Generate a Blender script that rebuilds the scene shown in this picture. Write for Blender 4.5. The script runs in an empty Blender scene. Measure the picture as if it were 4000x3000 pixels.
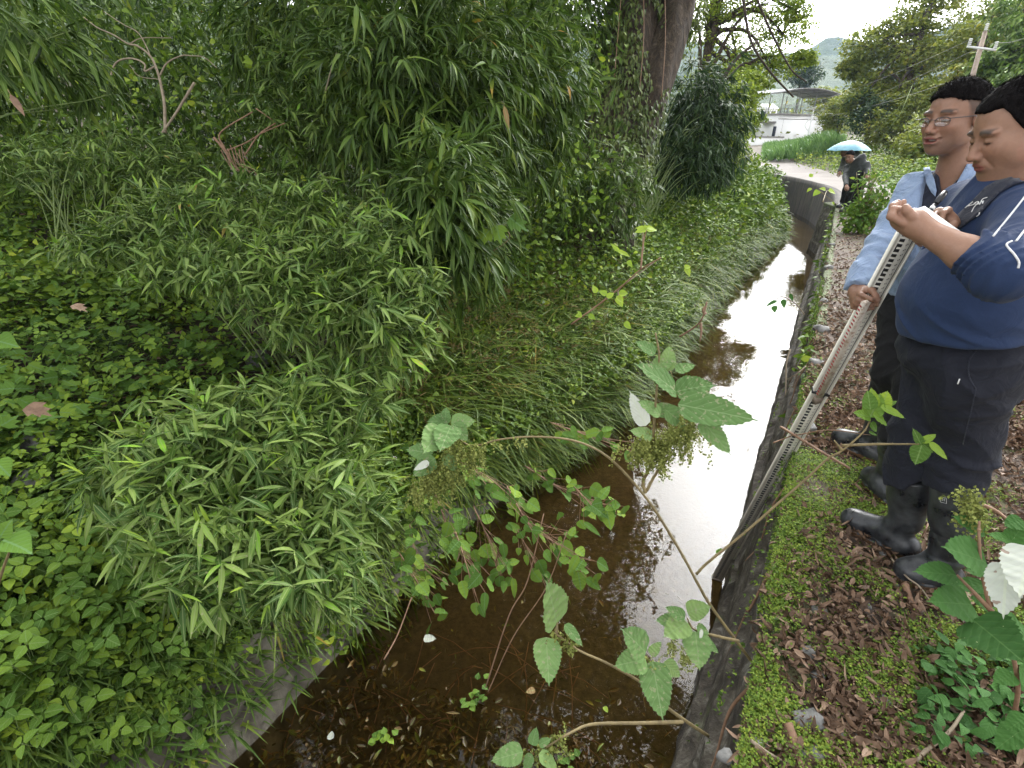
import bpy, math, random
import numpy as np
random.seed(7)
RNG = np.random.default_rng(11)
SC = bpy.context.scene
COL = SC.collection
VEG = 1.0

# ------------------------------------------------------------------ camera
H = 1.55
PITCH = math.radians(25.0)
CS, SN = math.cos(PITCH), math.sin(PITCH)
FPX = 2025.0
cam_d = bpy.data.cameras.new('camera')
cam = bpy.data.objects.new('camera', cam_d)
COL.objects.link(cam)
cam.location = (0, 0, H)
cam.rotation_euler = (math.pi/2 - PITCH, 0, 0)
cam_d.sensor_width = 36
cam_d.lens = 36*FPX/4000
cam_d.clip_start = 0.02
cam_d.clip_end = 6000
SC.camera = cam
SC.render.resolution_x = 1024
SC.render.resolution_y = 768

# ------------------------------------------------------------------ light
w = bpy.data.worlds.new('World')
SC.world = w
w.use_nodes = True
nt = w.node_tree
bg = nt.nodes['Background']
sky = nt.nodes.new('ShaderNodeTexSky')
sky.sky_type = 'NISHITA'
sky.sun_disc = False
SUN_EL, SUN_AZ = math.radians(38), math.radians(33)
sky.sun_elevation = SUN_EL
sky.sun_rotation = SUN_AZ
sky.dust_density = 4
sky.air_density = 1
hs = nt.nodes.new('ShaderNodeHueSaturation')
hs.inputs['Saturation'].default_value = 0.0
hs.inputs['Value'].default_value = 1.0
nt.links.new(sky.outputs[0], hs.inputs['Color'])
nt.links.new(hs.outputs[0], bg.inputs['Color'])
bg.inputs['Strength'].default_value = 0.15
sl = bpy.data.lights.new('sun', 'SUN')
sl.energy = 0.5
sl.angle = math.radians(50)
sl.color = (1.0, 0.95, 0.86)
so = bpy.data.objects.new('sun', sl)
COL.objects.link(so)
# sun rotation in the sky texture is measured clockwise from +Y
sd = (math.sin(SUN_AZ)*math.cos(SUN_EL), math.cos(SUN_AZ)*math.cos(SUN_EL), math.sin(SUN_EL))
import mathutils
so.rotation_euler = mathutils.Vector(sd).to_track_quat('Z', 'Y').to_euler()
SC.view_settings.view_transform = 'Standard'
SC.view_settings.look = 'None'
SC.view_settings.exposure = 2.18
SC.view_settings.gamma = 1

# ------------------------------------------------------------------ maths
V = lambda *a: np.array(a, dtype=np.float64)
def nz(a):
    a = np.asarray(a, dtype=np.float64)
    return a/np.maximum(np.linalg.norm(a, axis=-1, keepdims=True), 1e-9)
def ray(px, py):
    x = (px-2000)/FPX; y = (1500-py)/FPX
    return np.stack(np.broadcast_arrays(x, CS+y*SN, y*CS-SN), -1)
def P(px, py, d):
    return V(0, 0, H)+ray(px, py)*d
def G(px, py, z=0.0):
    r = ray(px, py)
    return V(0, 0, H)+r*((z-H)/r[..., 2])[..., None]
AZ = math.radians(30.3)
DX, DY = math.sin(AZ), math.cos(AZ)
def UV(u, v, z=0.0):
    return np.stack(np.broadcast_arrays(u*DY+v*DX, -u*DX+v*DY, z), -1)
def toUV(x, y):
    return x*DY-y*DX, x*DX+y*DY
EDGE = 0.13
WATER = -1.40
def shift(v):
    a = np.clip(v-20, 0, 11)
    return -0.0203*a*a-0.36*np.clip(v-31, 0, 1e9)
def vnoise(x, y, s=1.0, seed=0):
    x = np.asarray(x)*s; y = np.asarray(y)*s
    r = np.random.default_rng(seed)
    o = 0
    for i in range(6):
        a = r.uniform(0, 6.28); f = r.uniform(.6, 1.9); ph = r.uniform(0, 6.28)
        o = o+np.sin(f*(x*math.cos(a)+y*math.sin(a))+ph+1.3*np.sin(.7*f*(x*math.sin(a)-y*math.cos(a))+ph*2))
    return o/6
def nar(v):
    a = np.clip((v-2.6)/3.4, 0, 1); b = np.clip((v-13)/8, 0, 1)
    return .55*a*a*(3-2*a)+.45*b
def height(x, y):
    u, v = toUV(x, y)
    wv = u-shift(v)
    n = vnoise(x, y, 1.3, 1)
    xs = [-400, -80, -40, -25, -15, -10, -6, -4, -2.9, -2.62, -2.42, -2.02, -1.95, .05, .06]
    zs = [160, 26, 11, 5, 1.9, .75, .25, -.1, -.55, -.74, -1.02, -1.68, -1.68, -1.62, -1.62]
    wl = wv-nar(v)
    hl = np.interp(wl, xs, zs)
    hl = hl+np.where(wl < -2.5, np.clip((-2.5-wl)*.25, 0, 1)*.14*n, .02*n)
    far = np.clip((v-40)/40, 0, 1)
    hl = np.where(wv < -6, hl*(1-far)+far*np.clip(-(wv+6)*.08, 0, 4), hl)
    hr = np.interp(wv, [.13, 8, 16, 40, 120, 400], [0, 0.0, .5, 2.5, 9, 60])+np.clip((v-45)/50, 0, 1)*1.4
    hr = hr+.018*vnoise(x, y, 5, 3)*np.clip(1-wv/6, 0, 1)
    return np.where(wv > .10, hr, hl)

# ------------------------------------------------------------------ object helpers
def link(name, me, parent=None, m=None, label=None, cat=None, group=None, kind=None):
    o = bpy.data.objects.new(name, me)
    COL.objects.link(o)
    if parent is not None:
        o.parent = parent
        o.matrix_parent_inverse = mathutils.Matrix.Translation(-parent.location)
    if m is not None and me is not None:
        me.materials.append(m)
    if label: o['label'] = label
    if cat: o['category'] = cat
    if group: o['group'] = group
    if kind: o['kind'] = kind
    return o
def empty(name, loc, label, cat, group=None, kind=None):
    o = link(name, None, None, None, label, cat, group, kind)
    o.location = tuple(float(a) for a in loc)
    o.empty_display_size = .1
    return o
def mesh_raw(name, verts, idx, starts, smooth=True, attrs=None, uvs=None, cols=None):
    me = bpy.data.meshes.new(name)
    verts = np.asarray(verts, dtype=np.float32)
    me.vertices.add(len(verts)); me.vertices.foreach_set('co', verts.ravel())
    me.loops.add(len(idx)); me.loops.foreach_set('vertex_index', np.asarray(idx, dtype=np.int32))
    me.polygons.add(len(starts)); me.polygons.foreach_set('loop_start', np.asarray(starts, dtype=np.int32))
    if smooth: me.polygons.foreach_set('use_smooth', np.ones(len(starts), dtype=bool))
    me.update(calc_edges=True)
    if attrs is not None:
        for k, a in attrs.items():
            at = me.attributes.new(k, 'FLOAT', 'POINT'); at.data.foreach_set('value', np.asarray(a, dtype=np.float32))
    if cols is not None:
        at = me.attributes.new('col', 'FLOAT_COLOR', 'POINT')
        c = np.ones((len(verts), 4), dtype=np.float32); c[:, :3] = cols
        at.data.foreach_set('color', c.ravel())
    if uvs is not None:
        l = me.uv_layers.new(name='UVMap')
        l.data.foreach_set('uv', np.asarray(uvs, dtype=np.float32)[np.asarray(idx)].ravel())
    return me
def mesh_py(name, verts, faces, smooth=False, **k):
    idx = [i for f in faces for i in f]
    st = np.cumsum([0]+[len(f) for f in faces[:-1]])
    return mesh_raw(name, verts, idx, st, smooth, **k)

class MB:
    def __init__(s): s.v = []; s.f = []
    def add(s, vs, fs):
        b = len(s.v); s.v += [tuple(map(float, p)) for p in vs]; s.f += [tuple(b+i for i in f) for f in fs]
    def box(s, c, ax, ay, az):
        c = np.asarray(c, float); ax, ay, az = map(lambda a: np.asarray(a, float), (ax, ay, az))
        vs = [c+i*ax+j*ay+k*az for i in (-1, 1) for j in (-1, 1) for k in (-1, 1)]
        s.add(vs, [(0, 1, 3, 2), (4, 6, 7, 5), (0, 4, 5, 1), (2, 3, 7, 6), (0, 2, 6, 4), (1, 5, 7, 3)])
    def beam(s, a, b, w, h, up=(0, 0, 1)):
        a = np.asarray(a, float); b = np.asarray(b, float); d = b-a; L = np.linalg.norm(d); d = d/L
        x = nz(np.cross(d, up)) if abs(np.dot(d, up)) < .98 else nz(np.cross(d, (1, 0, .01))); y = np.cross(x, d)
        s.box((a+b)/2, x*w/2, d*L/2, y*h/2)
    def tube(s, pts, rad, n=8, cap=True):
        pts = np.asarray(pts, float); m = len(pts)
        rad = np.broadcast_to(np.asarray(rad, float), (m,))
        t = nz(np.gradient(pts, axis=0)) if m > 1 else None
        ref = V(0, 0, 1) if abs(t[0][2]) < .9 else V(1, 0, 0)
        x = nz(np.cross(t[0], ref)); vs = []
        for i in range(m):
            x = nz(x-t[i]*np.dot(x, t[i])); y = np.cross(t[i], x)
            for k in range(n):
                a = 2*math.pi*k/n; vs.append(pts[i]+rad[i]*(math.cos(a)*x+math.sin(a)*y))
        fs = [(i*n+k, i*n+(k+1) % n, (i+1)*n+(k+1) % n, (i+1)*n+k) for i in range(m-1) for k in range(n)]
        if cap: fs += [tuple(range(n-1, -1, -1)), tuple((m-1)*n+k for k in range(n))]
        s.add(vs, fs)
    def mesh(s, name, smooth=False): return mesh_py(name, s.v, s.f, smooth)
    def build(s, name, m, parent=None, smooth=False, **k): return link(name, s.mesh(name, smooth), parent, m, **k)

def curve_pts(p, n=10):
    """Catmull-Rom through the points"""
    p = [np.asarray(a, float) for a in p]
    p = [2*p[0]-p[1]]+p+[2*p[-1]-p[-2]]
    out = []
    for i in range(1, len(p)-2):
        for t in np.linspace(0, 1, n, endpoint=False):
            a, b, c, d = p[i-1:i+3]
            out.append(.5*((2*b)+(-a+c)*t+(2*a-5*b+4*c-d)*t*t+(-a+3*b-3*c+d)*t**3))
    out.append(p[-2])
    return np.array(out)

# ------------------------------------------------------------------ materials
class N:
    def __init__(s, name):
        s.m = bpy.data.materials.new(name); s.m.use_nodes = True
        s.t = s.m.node_tree; s.t.nodes.clear()
        s.out = s.t.nodes.new('ShaderNodeOutputMaterial')
    def n(s, typ, **k):
        a = s.t.nodes.new('ShaderNode'+typ)
        for q, v in k.items():
            if q in ('op',): a.operation = v
            elif hasattr(a, q) and q not in ('inputs',): setattr(a, q, v)
        return a
    def l(s, a, b): s.t.links.new(a, b)
    def coord(s, kind='Object'):
        return s.n('TexCoord').outputs[kind]
    def noise(s, scale, detail=4, rough=.6, vec=None, dist=0):
        a = s.n('TexNoise'); a.inputs['Scale'].default_value = scale; a.inputs['Detail'].default_value = detail
        a.inputs['Roughness'].default_value = rough; a.inputs['Distortion'].default_value = dist
        s.l(vec if vec is not None else s.coord(), a.inputs['Vector']); return a.outputs['Fac']
    def ramp(s, fac, stops):
        a = s.n('ValToRGB'); e = a.color_ramp.elements
        while len(e) < len(stops): e.new(.5)
        for i, (p, c) in enumerate(stops):
            e[i].position = p; e[i].color = (*c, 1) if len(c) == 3 else c
        s.l(fac, a.inputs[0]); return a.outputs[0]
    def mix(s, f, a, b, blend='MIX'):
        m = s.n('Mix'); m.data_type = 'RGBA'; m.blend_type = blend
        for v, i in ((f, 0), (a, 6), (b, 7)):
            if isinstance(v, (int, float)): m.inputs[i].default_value = v
            elif isinstance(v, tuple): m.inputs[i].default_value = (*v, 1)
            else: s.l(v, m.inputs[i])
        return m.outputs[2]
    def math(s, op, a, b=0.0, c=0.0):
        m = s.n('Math'); m.operation = op
        for i, v in enumerate((a, b, c)):
            if isinstance(v, (int, float)): m.inputs[i].default_value = v
            else: s.l(v, m.inputs[i])
        return m.outputs[0]
    def attr(s, name, out='Fac'):
        a = s.n('Attribute'); a.attribute_name = name; return a.outputs[out]
    def bsdf(s, col, rough=.6, bump=None, bstr=.3, bdist=.01, metal=0, spec=.5, trans=0, sheen=0, sub=0):
        b = s.n('BsdfPrincipled')
        def st(k, v):
            if isinstance(v, (int, float)): b.inputs[k].default_value = v
            elif isinstance(v, tuple): b.inputs[k].default_value = (*v, 1)
            else: s.l(v, b.inputs[k])
        st('Base Color', col); st('Roughness', rough); st('Metallic', metal); st('Specular IOR Level', spec)
        if sheen: st('Sheen Weight', sheen)
        if sub: st('Subsurface Weight', sub); b.inputs['Subsurface Radius'].default_value = (.012, .004, .002); b.inputs['Subsurface Scale'].default_value = 1
        if bump is not None:
            bm = s.n('Bump'); bm.inputs['Strength'].default_value = bstr; bm.inputs['Distance'].default_value = bdist
            s.l(bump, bm.inputs['Height']); s.l(bm.outputs[0], b.inputs['Normal'])
        sh = b.outputs[0]
        if trans:
            tr = s.n('BsdfTranslucent')
            if isinstance(col, tuple): tr.inputs['Color'].default_value = (*col, 1)
            else: s.l(col, tr.inputs['Color'])
            mx = s.n('MixShader'); mx.inputs[0].default_value = trans
            s.l(sh, mx.inputs[1]); s.l(tr.outputs[0], mx.inputs[2]); sh = mx.outputs[0]
        s.l(sh, s.out.inputs[0]); return s.m

WARM = ('bamboo_dark', 'bamboo_light', 'weed', 'trefoil', 'round', 'grass', 'tree_far', 'ivy')
def leaf_mat(name, stops, rib=(.2, .3, .1), ribw=.07, rough=.55, trans=.22, veins=0, spots=None, spec=.25, ns=3.0):
    q = N(name)
    r = q.attr('rnd')
    big = q.noise(ns, 3)
    f = q.math('ADD', q.math('MULTIPLY', r, .75), q.math('MULTIPLY', q.math('SUBTRACT', big, .37), .9))
    if name in WARM: k1, k3 = (1.06, .85) if name == 'bamboo_light' else (1.16, .68); stops = [(p, (min(1, a*k1), b*1.04, c_*k3)) for p, (a, b, c_) in stops]
    c = q.ramp(f, stops)
    uv = q.coord('UV')
    sx = q.n('SeparateXYZ'); q.l(uv, sx.inputs[0])
    ax = q.math('ABSOLUTE', q.math('SUBTRACT', sx.outputs[0], .5))
    m = q.math('LESS_THAN', ax, ribw*.5)
    c = q.mix(q.math('MULTIPLY', m, .55), c, rib)
    h = None
    if veins:
        ph = q.math('SUBTRACT', sx.outputs[1], q.math('MULTIPLY', ax, .8))
        s2 = q.math('SINE', q.math('MULTIPLY', ph, veins*6.283))
        vm = q.math('MULTIPLY', q.math('GREATER_THAN', s2, .88), .22)
        c = q.mix(vm, c, rib)
        h = q.math('MULTIPLY', s2, -1)
    if spots:
        sp = q.noise(spots[1], 2)
        c = q.mix(q.math('MULTIPLY', q.math('GREATER_THAN', sp, spots[2]), .8), c, spots[0])
    return q.bsdf(c, rough, bump=h, bstr=.16, bdist=.004, spec=spec, trans=trans)

M = {}
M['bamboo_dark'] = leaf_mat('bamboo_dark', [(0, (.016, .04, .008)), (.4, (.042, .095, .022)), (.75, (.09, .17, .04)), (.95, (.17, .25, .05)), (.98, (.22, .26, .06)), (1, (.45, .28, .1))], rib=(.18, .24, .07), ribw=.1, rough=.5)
M['bamboo_light'] = leaf_mat('bamboo_light', [(0, (.025, .06, .01)), (.25, (.055, .12, .022)), (.55, (.12, .2, .045)), (.82, (.2, .29, .08)), (.92, (.16, .36, .03)), (.97, (.33, .52, .04)), (1, (.5, .38, .15))], rib=(.26, .31, .13), ribw=.12, spots=((.3, .3, .16), 45, .68))
M['weed'] = leaf_mat('weed', [(0, (.03, .07, .012)), (.4, (.075, .155, .022)), (.8, (.16, .27, .035)), (1, (.32, .4, .04))], rough=.6)
M['bamboo_young'] = leaf_mat('bamboo_young', [(0, (.09, .17, .02)), (.6, (.2, .33, .035)), (.9, (.34, .46, .05)), (1, (.5, .4, .15))], rib=(.3, .4, .1), ribw=.12)
M['trefoil'] = leaf_mat('trefoil', [(0, (.045, .11, .02)), (.4, (.08, .18, .035)), (.7, (.13, .25, .045)), (1, (.26, .4, .05))], rough=.65, veins=5)
M['round'] = leaf_mat('round', [(0, (.05, .12, .028)), (.5, (.095, .2, .045)), (1, (.18, .3, .05))], rib=(.13, .23, .1), rough=.8, veins=6, spec=.2)
M['ramie'] = leaf_mat('ramie', [(0, (.085, .165, .05)), (.5, (.14, .24, .08)), (1, (.23, .33, .11))], rib=(.24, .33, .16), ribw=.03, rough=.85, veins=6, spots=((.25, .27, .15), 90, .62), spec=.2)
M['ramie_dark'] = leaf_mat('ramie_dark', [(0, (.03, .09, .02)), (1, (.07, .18, .035))], rib=(.1, .2, .06), ribw=.025, rough=.75, veins=6, spec=.25, spots=((.35, .42, .2), 130, .74))
M['silver'] = leaf_mat('silver', [(0, (.38, .42, .36)), (1, (.6, .62, .55))], rib=(.55, .6, .45), rough=.75, veins=7, spots=((.25, .16, .12), 40, .68))
M['grass'] = leaf_mat('grass', [(0, (.035, .075, .016)), (.5, (.09, .16, .035)), (.85, (.17, .25, .055)), (1, (.34, .27, .1))], rib=(.16, .24, .08), trans=.2)
M['seed'] = leaf_mat('seed', [(0, (.16, .1, .04)), (1, (.3, .2, .08))], trans=.1)
M['yellow'] = leaf_mat('yellow', [(0, (.22, .36, .03)), (1, (.42, .55, .06))], trans=.35, veins=6)
M['tree_leaf'] = leaf_mat('tree_leaf', [(0, (.08, .13, .015)), (.5, (.2, .28, .03)), (1, (.4, .46, .05))], trans=.45)
M['tree_far'] = leaf_mat('tree_far', [(0, (.07, .11, .025)), (.45, (.17, .23, .05)), (.85, (.29, .34, .08)), (1, (.45, .36, .08))], trans=.35, ns=.3)
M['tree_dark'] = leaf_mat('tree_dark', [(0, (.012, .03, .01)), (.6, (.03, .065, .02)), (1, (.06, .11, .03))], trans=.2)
M['ivy'] = leaf_mat('ivy', [(0, (.03, .055, .02)), (.5, (.07, .11, .042)), (1, (.15, .2, .085))], trans=.15, rough=.45)
M['moss'] = leaf_mat('moss', [(0, (.07, .13, .015)), (.5, (.15, .245, .03)), (1, (.33, .39, .05))], trans=.25, rough=.7, ns=6)
M['litter'] = leaf_mat('litter', [(0, (.04, .024, .014)), (.35, (.11, .066, .042)), (.65, (.21, .132, .086)), (.88, (.33, .225, .155)), (1, (.36, .28, .17))], rib=(.14, .09, .055), ribw=.05, trans=.03, rough=.55, ns=25)
M['wetleaf'] = leaf_mat('wetleaf', [(0, (.035, .021, .012)), (.45, (.085, .052, .026)), (.72, (.17, .095, .035)), (.86, (.11, .16, .035)), (.95, (.36, .32, .05)), (1, (.42, .38, .3))], trans=.03, rough=.35, veins=5)
M['catkin'] = leaf_mat('catkin', [(0, (.1, .12, .025)), (.5, (.2, .22, .05)), (1, (.34, .36, .1))], trans=.1, rough=.8)
M['corn'] = leaf_mat('corn', [(0, (.06, .14, .03)), (.5, (.13, .25, .06)), (1, (.22, .36, .1))], trans=.3, ns=.6)

def simple(name, a, b, scale=8, rough=.7, bstr=.3, bdist=.01, detail=5, **k):
    q = N(name); f = q.noise(scale, detail); return q.bsdf(q.ramp(f, [(.3, a), (.7, b)]), rough, bump=f, bstr=bstr, bdist=bdist, **k)
M['stem'] = simple('stem', (.12, .09, .04), (.26, .2, .09), 30)
M['green_stem'] = simple('green_stem', (.09, .14, .04), (.2, .26, .08), 20)
M['twig'] = simple('twig', (.16, .12, .08), (.33, .27, .19), 25)
M['redtwig'] = simple('redtwig', (.16, .085, .05), (.3, .18, .11), 25)
M['stone'] = simple('stone', (.09, .09, .085), (.24, .235, .225), 14, .8, .5)
M['white_flower'] = simple('white_flower', (.75, .75, .7), (.85, .85, .82), 5)
M['yellow_centre'] = simple('yellow_centre', (.5, .3, .03), (.6, .4, .05), 50)
q = N('bark'); co = q.n('Mapping'); q.l(q.coord(), co.inputs[0]); co.inputs['Scale'].default_value = (1, 1, .18)
f = q.noise(14, 8, .7, co.outputs[0], .6)
M['bark'] = q.bsdf(q.ramp(f, [(.3, (.016, .011, .008)), (.55, (.065, .046, .031)), (.8, (.18, .14, .1))]), .9, bump=f, bstr=1, bdist=.06)

# soil of the bank
q = N('soil'); f = q.noise(9, 8, .7); g = q.noise(1.6, 4)
c = q.ramp(f, [(.3, (.016, .012, .008)), (.6, (.05, .034, .022)), (.8, (.1, .065, .045))])
gg = q.ramp(q.noise(30, 4), [(.3, (.018, .035, .01)), (.7, (.05, .09, .025))])
geo = q.n('NewGeometry'); sp = q.n('SeparateXYZ'); q.l(geo.outputs['Position'], sp.inputs[0])
far = q.math('SMOOTH_MIN', q.math('MULTIPLY', q.math('MAXIMUM', q.math('SUBTRACT', sp.outputs[1], 14), 0), .1), 1, .1)
c = q.mix(q.math('MAXIMUM', q.math('GREATER_THAN', g, .53), far), c, gg)
M['soil'] = q.bsdf(c, .95, bump=f, bstr=.8, bdist=.03)
# path soil, seen between the leaves
q = N('path_soil'); f = q.noise(40, 8, .75); g = q.noise(5, 4)
c = q.ramp(f, [(.3, (.035, .026, .02)), (.55, (.1, .07, .052)), (.78, (.22, .17, .14))])
c = q.mix(q.ramp(g, [(.5, (0, 0, 0)), (.62, (.3, .3, .3))]), c, q.ramp(q.noise(90, 3), [(.3, (.05, .085, .015)), (.7, (.16, .24, .03))]))
M['path_soil'] = q.bsdf(c, .9, bump=f, bstr=.8, bdist=.012)
# stone wall
q = N('wall'); f = q.noise(7, 9, .72, dist=.4); g = q.noise(2.2, 5)
c = q.ramp(f, [(.3, (.016, .012, .009)), (.45, (.045, .035, .025)), (.56, (.1, .085, .065)), (.66, (.24, .225, .195))])
mossc = q.ramp(q.noise(60, 4), [(.3, (.03, .05, .008)), (.7, (.12, .17, .02))])
c = q.mix(q.ramp(g, [(.6, (0, 0, 0)), (.7, (.7, .7, .7))]), c, mossc)
geo = q.n('NewGeometry'); sp = q.n('SeparateXYZ'); q.l(geo.outputs['Position'], sp.inputs[0])
c = q.mix(q.math('MULTIPLY', q.math('GREATER_THAN', q.math('ADD', sp.outputs[2], q.math('MULTIPLY', g, .5)), .10), .75), c, mossc)
M['wall'] = q.bsdf(c, .8, bump=f, bstr=1, bdist=.05)
q = N('wet_concrete'); f = q.noise(5, 9, .7); mp = q.n('Mapping'); q.l(q.coord(), mp.inputs[0]); mp.inputs['Scale'].default_value = (3, 3, .5)
g = q.noise(2.4, 5, .6, mp.outputs[0])
c = q.ramp(f, [(.25, (.05, .045, .032)), (.55, (.15, .135, .105)), (.8, (.27, .25, .2))])
c = q.mix(q.ramp(g, [(.42, (0, 0, 0)), (.6, (.8, .8, .8))]), c, (.045, .036, .025))
M['concrete'] = q.bsdf(c, .7, bump=f, bstr=.5, bdist=.02)
q = N('dark_concrete'); f = q.noise(3, 9, .7); mp = q.n('Mapping'); q.l(q.coord(), mp.inputs[0]); mp.inputs['Scale'].default_value = (2, 2, .35)
g = q.noise(2.0, 6, .7, mp.outputs[0])
c = q.ramp(g, [(.35, (.008, .006, .004)), (.5, (.026, .019, .013)), (.66, (.07, .052, .037))])
M['dark_concrete'] = q.bsdf(q.mix(q.ramp(f, [(.55, (0, 0, 0)), (.65, (.6, .6, .6))]), c, (.05, .065, .02)), .85, bump=f, bstr=.5, bdist=.03)
q = N('road'); f = q.noise(18, 8, .7); g = q.noise(.8, 4)
c = q.mix(q.ramp(g, [(.4, (0, 0, 0)), (.7, (.6, .6, .6))]), q.ramp(f, [(.3, (.12, .1, .086)), (.7, (.19, .165, .147))]), (.085, .068, .054))
M['road'] = q.bsdf(c, .85, bump=f, bstr=.2, bdist=.01)
# canal bed under the water
q = N('bed'); f = q.noise(22, 9, .75); g = q.noise(1.8, 4)
c = q.ramp(f, [(.3, (.035, .027, .014)), (.6, (.095, .072, .038)), (.85, (.17, .13, .075))])
M['bed'] = q.bsdf(c, .8, bump=f, bstr=.6, bdist=.02)
# water
q = N('water')
n1 = q.noise(3.5, 2, .5); n2 = q.noise(14, 2, .5)
bm = q.n('Bump'); bm.inputs['Strength'].default_value = .035; bm.inputs['Distance'].default_value = .05
q.l(q.math('ADD', n1, q.math('MULTIPLY', n2, .18)), bm.inputs['Height'])
fr = q.n('Fresnel'); fr.inputs[0].default_value = 1.33; q.l(bm.outputs[0], fr.inputs['Normal'])
gl = q.n('BsdfGlossy'); gl.inputs['Roughness'].default_value = .015; q.l(bm.outputs[0], gl.inputs['Normal'])
tr = q.n('BsdfTransparent'); tr.inputs['Color'].default_value = (.76, .66, .44, 1)
mx = q.n('MixShader'); q.l(fr.outputs[0], mx.inputs[0]); q.l(tr.outputs[0], mx.inputs[1]); q.l(gl.outputs[0], mx.inputs[2])
q.l(mx.outputs[0], q.out.inputs[0]); M['water'] = q.m
# forested mountain
q = N('mountain'); f = q.noise(.05, 10, .75); g = q.noise(.006, 5)
c = q.ramp(f, [(.3, (.025, .05, .02)), (.55, (.05, .09, .03)), (.75, (.1, .15, .045))])
c = q.mix(q.ramp(g, [(.5, (0, 0, 0)), (.6, (.5, .5, .5))]), c, (.15, .17, .07))
M['mountain'] = q.bsdf(c, .95, bump=f, bstr=1, bdist=8)
def cloth(name, a, b, scale=300, rough=.9, fold=10, sheen=.2, bd=.006):
    q = N(name); f = q.noise(scale, 3); g = q.noise(fold, 3, .5, dist=1.2)
    h = q.math('ADD', q.math('MULTIPLY', f, .06), g)
    return q.bsdf(q.ramp(q.math('ADD', q.math('MULTIPLY', f, .7), q.math('MULTIPLY', g, .3)), [(.3, a), (.7, b)]), rough, bump=h, bstr=1, bdist=bd*2.2, sheen=sheen)
M['navy'] = cloth('navy_knit', (.010, .024, .072), (.018, .039, .105), 500, bd=.003, sheen=0.05)
M['navy_dark'] = cloth('navy_dark', (.008, .011, .024), (.014, .018, .036), 400)
M['trouser_navy'] = cloth('trouser_navy', (.005, .006, .013), (.010, .012, .022), 400, fold=16, bd=.005, sheen=0.02)
M['trouser_black'] = cloth('trouser_black', (.004, .004, .005), (.008, .008, .010), 400, sheen=0.02)
M['lightblue'] = cloth('lightblue_shirt', (.22, .30, .46), (.30, .39, .56), 420, fold=14, bd=.010)
M['polo'] = cloth('polo', (.008, .01, .022), (.014, .017, .035), 400)
M['black_jacket'] = cloth('black_jacket', (.014, .018, .02), (.03, .036, .038), 60, rough=.6)
M['grey_jacket'] = cloth('grey_jacket', (.05, .055, .045), (.09, .095, .08), 60)
M['piping'] = cloth('white_piping', (.7, .7, .7), (.8, .8, .8), 400)
q = N('rubber'); f = q.noise(12, 6, .7); geo = q.n('NewGeometry'); sp = q.n('SeparateXYZ'); q.l(geo.outputs['Position'], sp.inputs[0])
mud = q.math('LESS_THAN', q.math('ADD', sp.outputs[2], q.math('MULTIPLY', f, .05)), .048)
c = q.mix(mud, q.ramp(f, [(.4, (.012, .013, .016)), (.75, (.08, .085, .09))]), (.11, .065, .035))
M['rubber'] = q.bsdf(c, q.ramp(f, [(.3, (.2, .2, .2)), (.7, (.5, .5, .5))]), bump=f, bstr=.3, bdist=.004)
q = N('skin'); c = q.attr('col', 'Color'); f = q.noise(70, 5)
c = q.mix(.35, c, q.ramp(f, [(.3, (.6, .6, .6)), (.7, (1, .98, .96))]), 'MULTIPLY')
c = q.mix(.3, c, q.ramp(q.noise(16, 4), [(.35, (.72, .62, .58)), (.65, (1.0, 1.0, 1.0))]), 'MULTIPLY')
M['skin'] = q.bsdf(c, q.ramp(q.noise(30, 3), [(.3, (.38, .38, .38)), (.7, (.6, .6, .6))]), bump=q.noise(260, 4), bstr=.3, bdist=.002, spec=.4, sub=.08)
q = N('hair'); mp = q.n('Mapping'); q.l(q.coord(), mp.inputs[0]); mp.inputs['Scale'].default_value = (1, 1, .35)
f = q.noise(330, 3, .6, mp.outputs[0]); M['hair'] = q.bsdf(q.ramp(f, [(.3, (.004, .0035, .004)), (.8, (.011, .009, .009))]), .85, bump=f, bstr=1, bdist=.004, spec=.08)
M['stubble'] = simple('stubble', (.05, .036, .03), (.12, .085, .07), 300, .7, .4, .002)
q = N('lens'); gl = q.n('BsdfGlossy'); gl.inputs['Roughness'].default_value = .03; tr = q.n('BsdfTransparent'); mx = q.n('MixShader'); mx.inputs[0].default_value = .13
q.l(tr.outputs[0], mx.inputs[1]); q.l(gl.outputs[0], mx.inputs[2]); q.l(mx.outputs[0], q.out.inputs[0]); M['lens'] = q.m
M['metal_dark'] = simple('metal_dark', (.03, .03, .035), (.06, .06, .065), 30, .35, .1)
M['black'] = simple('black_plastic', (.012, .012, .014), (.02, .02, .024), 40, .35, .1)
M['paper'] = simple('paper', (.7, .7, .68), (.8, .8, .78), 40, .8, .1)
M['cover'] = simple('notebook_cover', (.3, .22, .21), (.38, .29, .27), 40, .6, .1)
q = N('staff_metal'); f = q.noise(25, 6); g = q.noise(7, 4); geo = q.n('NewGeometry'); sp = q.n('SeparateXYZ'); q.l(geo.outputs['Position'], sp.inputs[0])
low = q.math('SMOOTH_MIN', q.math('MAXIMUM', q.math('MULTIPLY', q.math('SUBTRACT', .3, sp.outputs[2]), .28), .03), 1, .1)
c = q.mix(q.math('MULTIPLY', low, q.ramp(f, [(.35, (.1, .1, .1)), (.7, (1, 1, 1))])), q.ramp(g, [(.3, (.52, .50, .43)), (.7, (.68, .65, .57))]), (.2, .13, .07))
M['staff'] = q.bsdf(c, .5, bump=f, bstr=.1, metal=.15)
q = N('rod'); f = q.noise(45, 6, .8); c = q.ramp(f, [(.5, (.62, .56, .48)), (.6, (.4, .28, .2)), (.75, (.22, .13, .09))]); M['rod'] = q.bsdf(c, .55, bump=f, bstr=.2)
M['red'] = simple('red_paint', (.35, .05, .05), (.5, .1, .09), 60, .6)
M['whitewall'] = simple('white_render', (.86, .86, .85), (.9, .9, .89), 1, .9)
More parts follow.
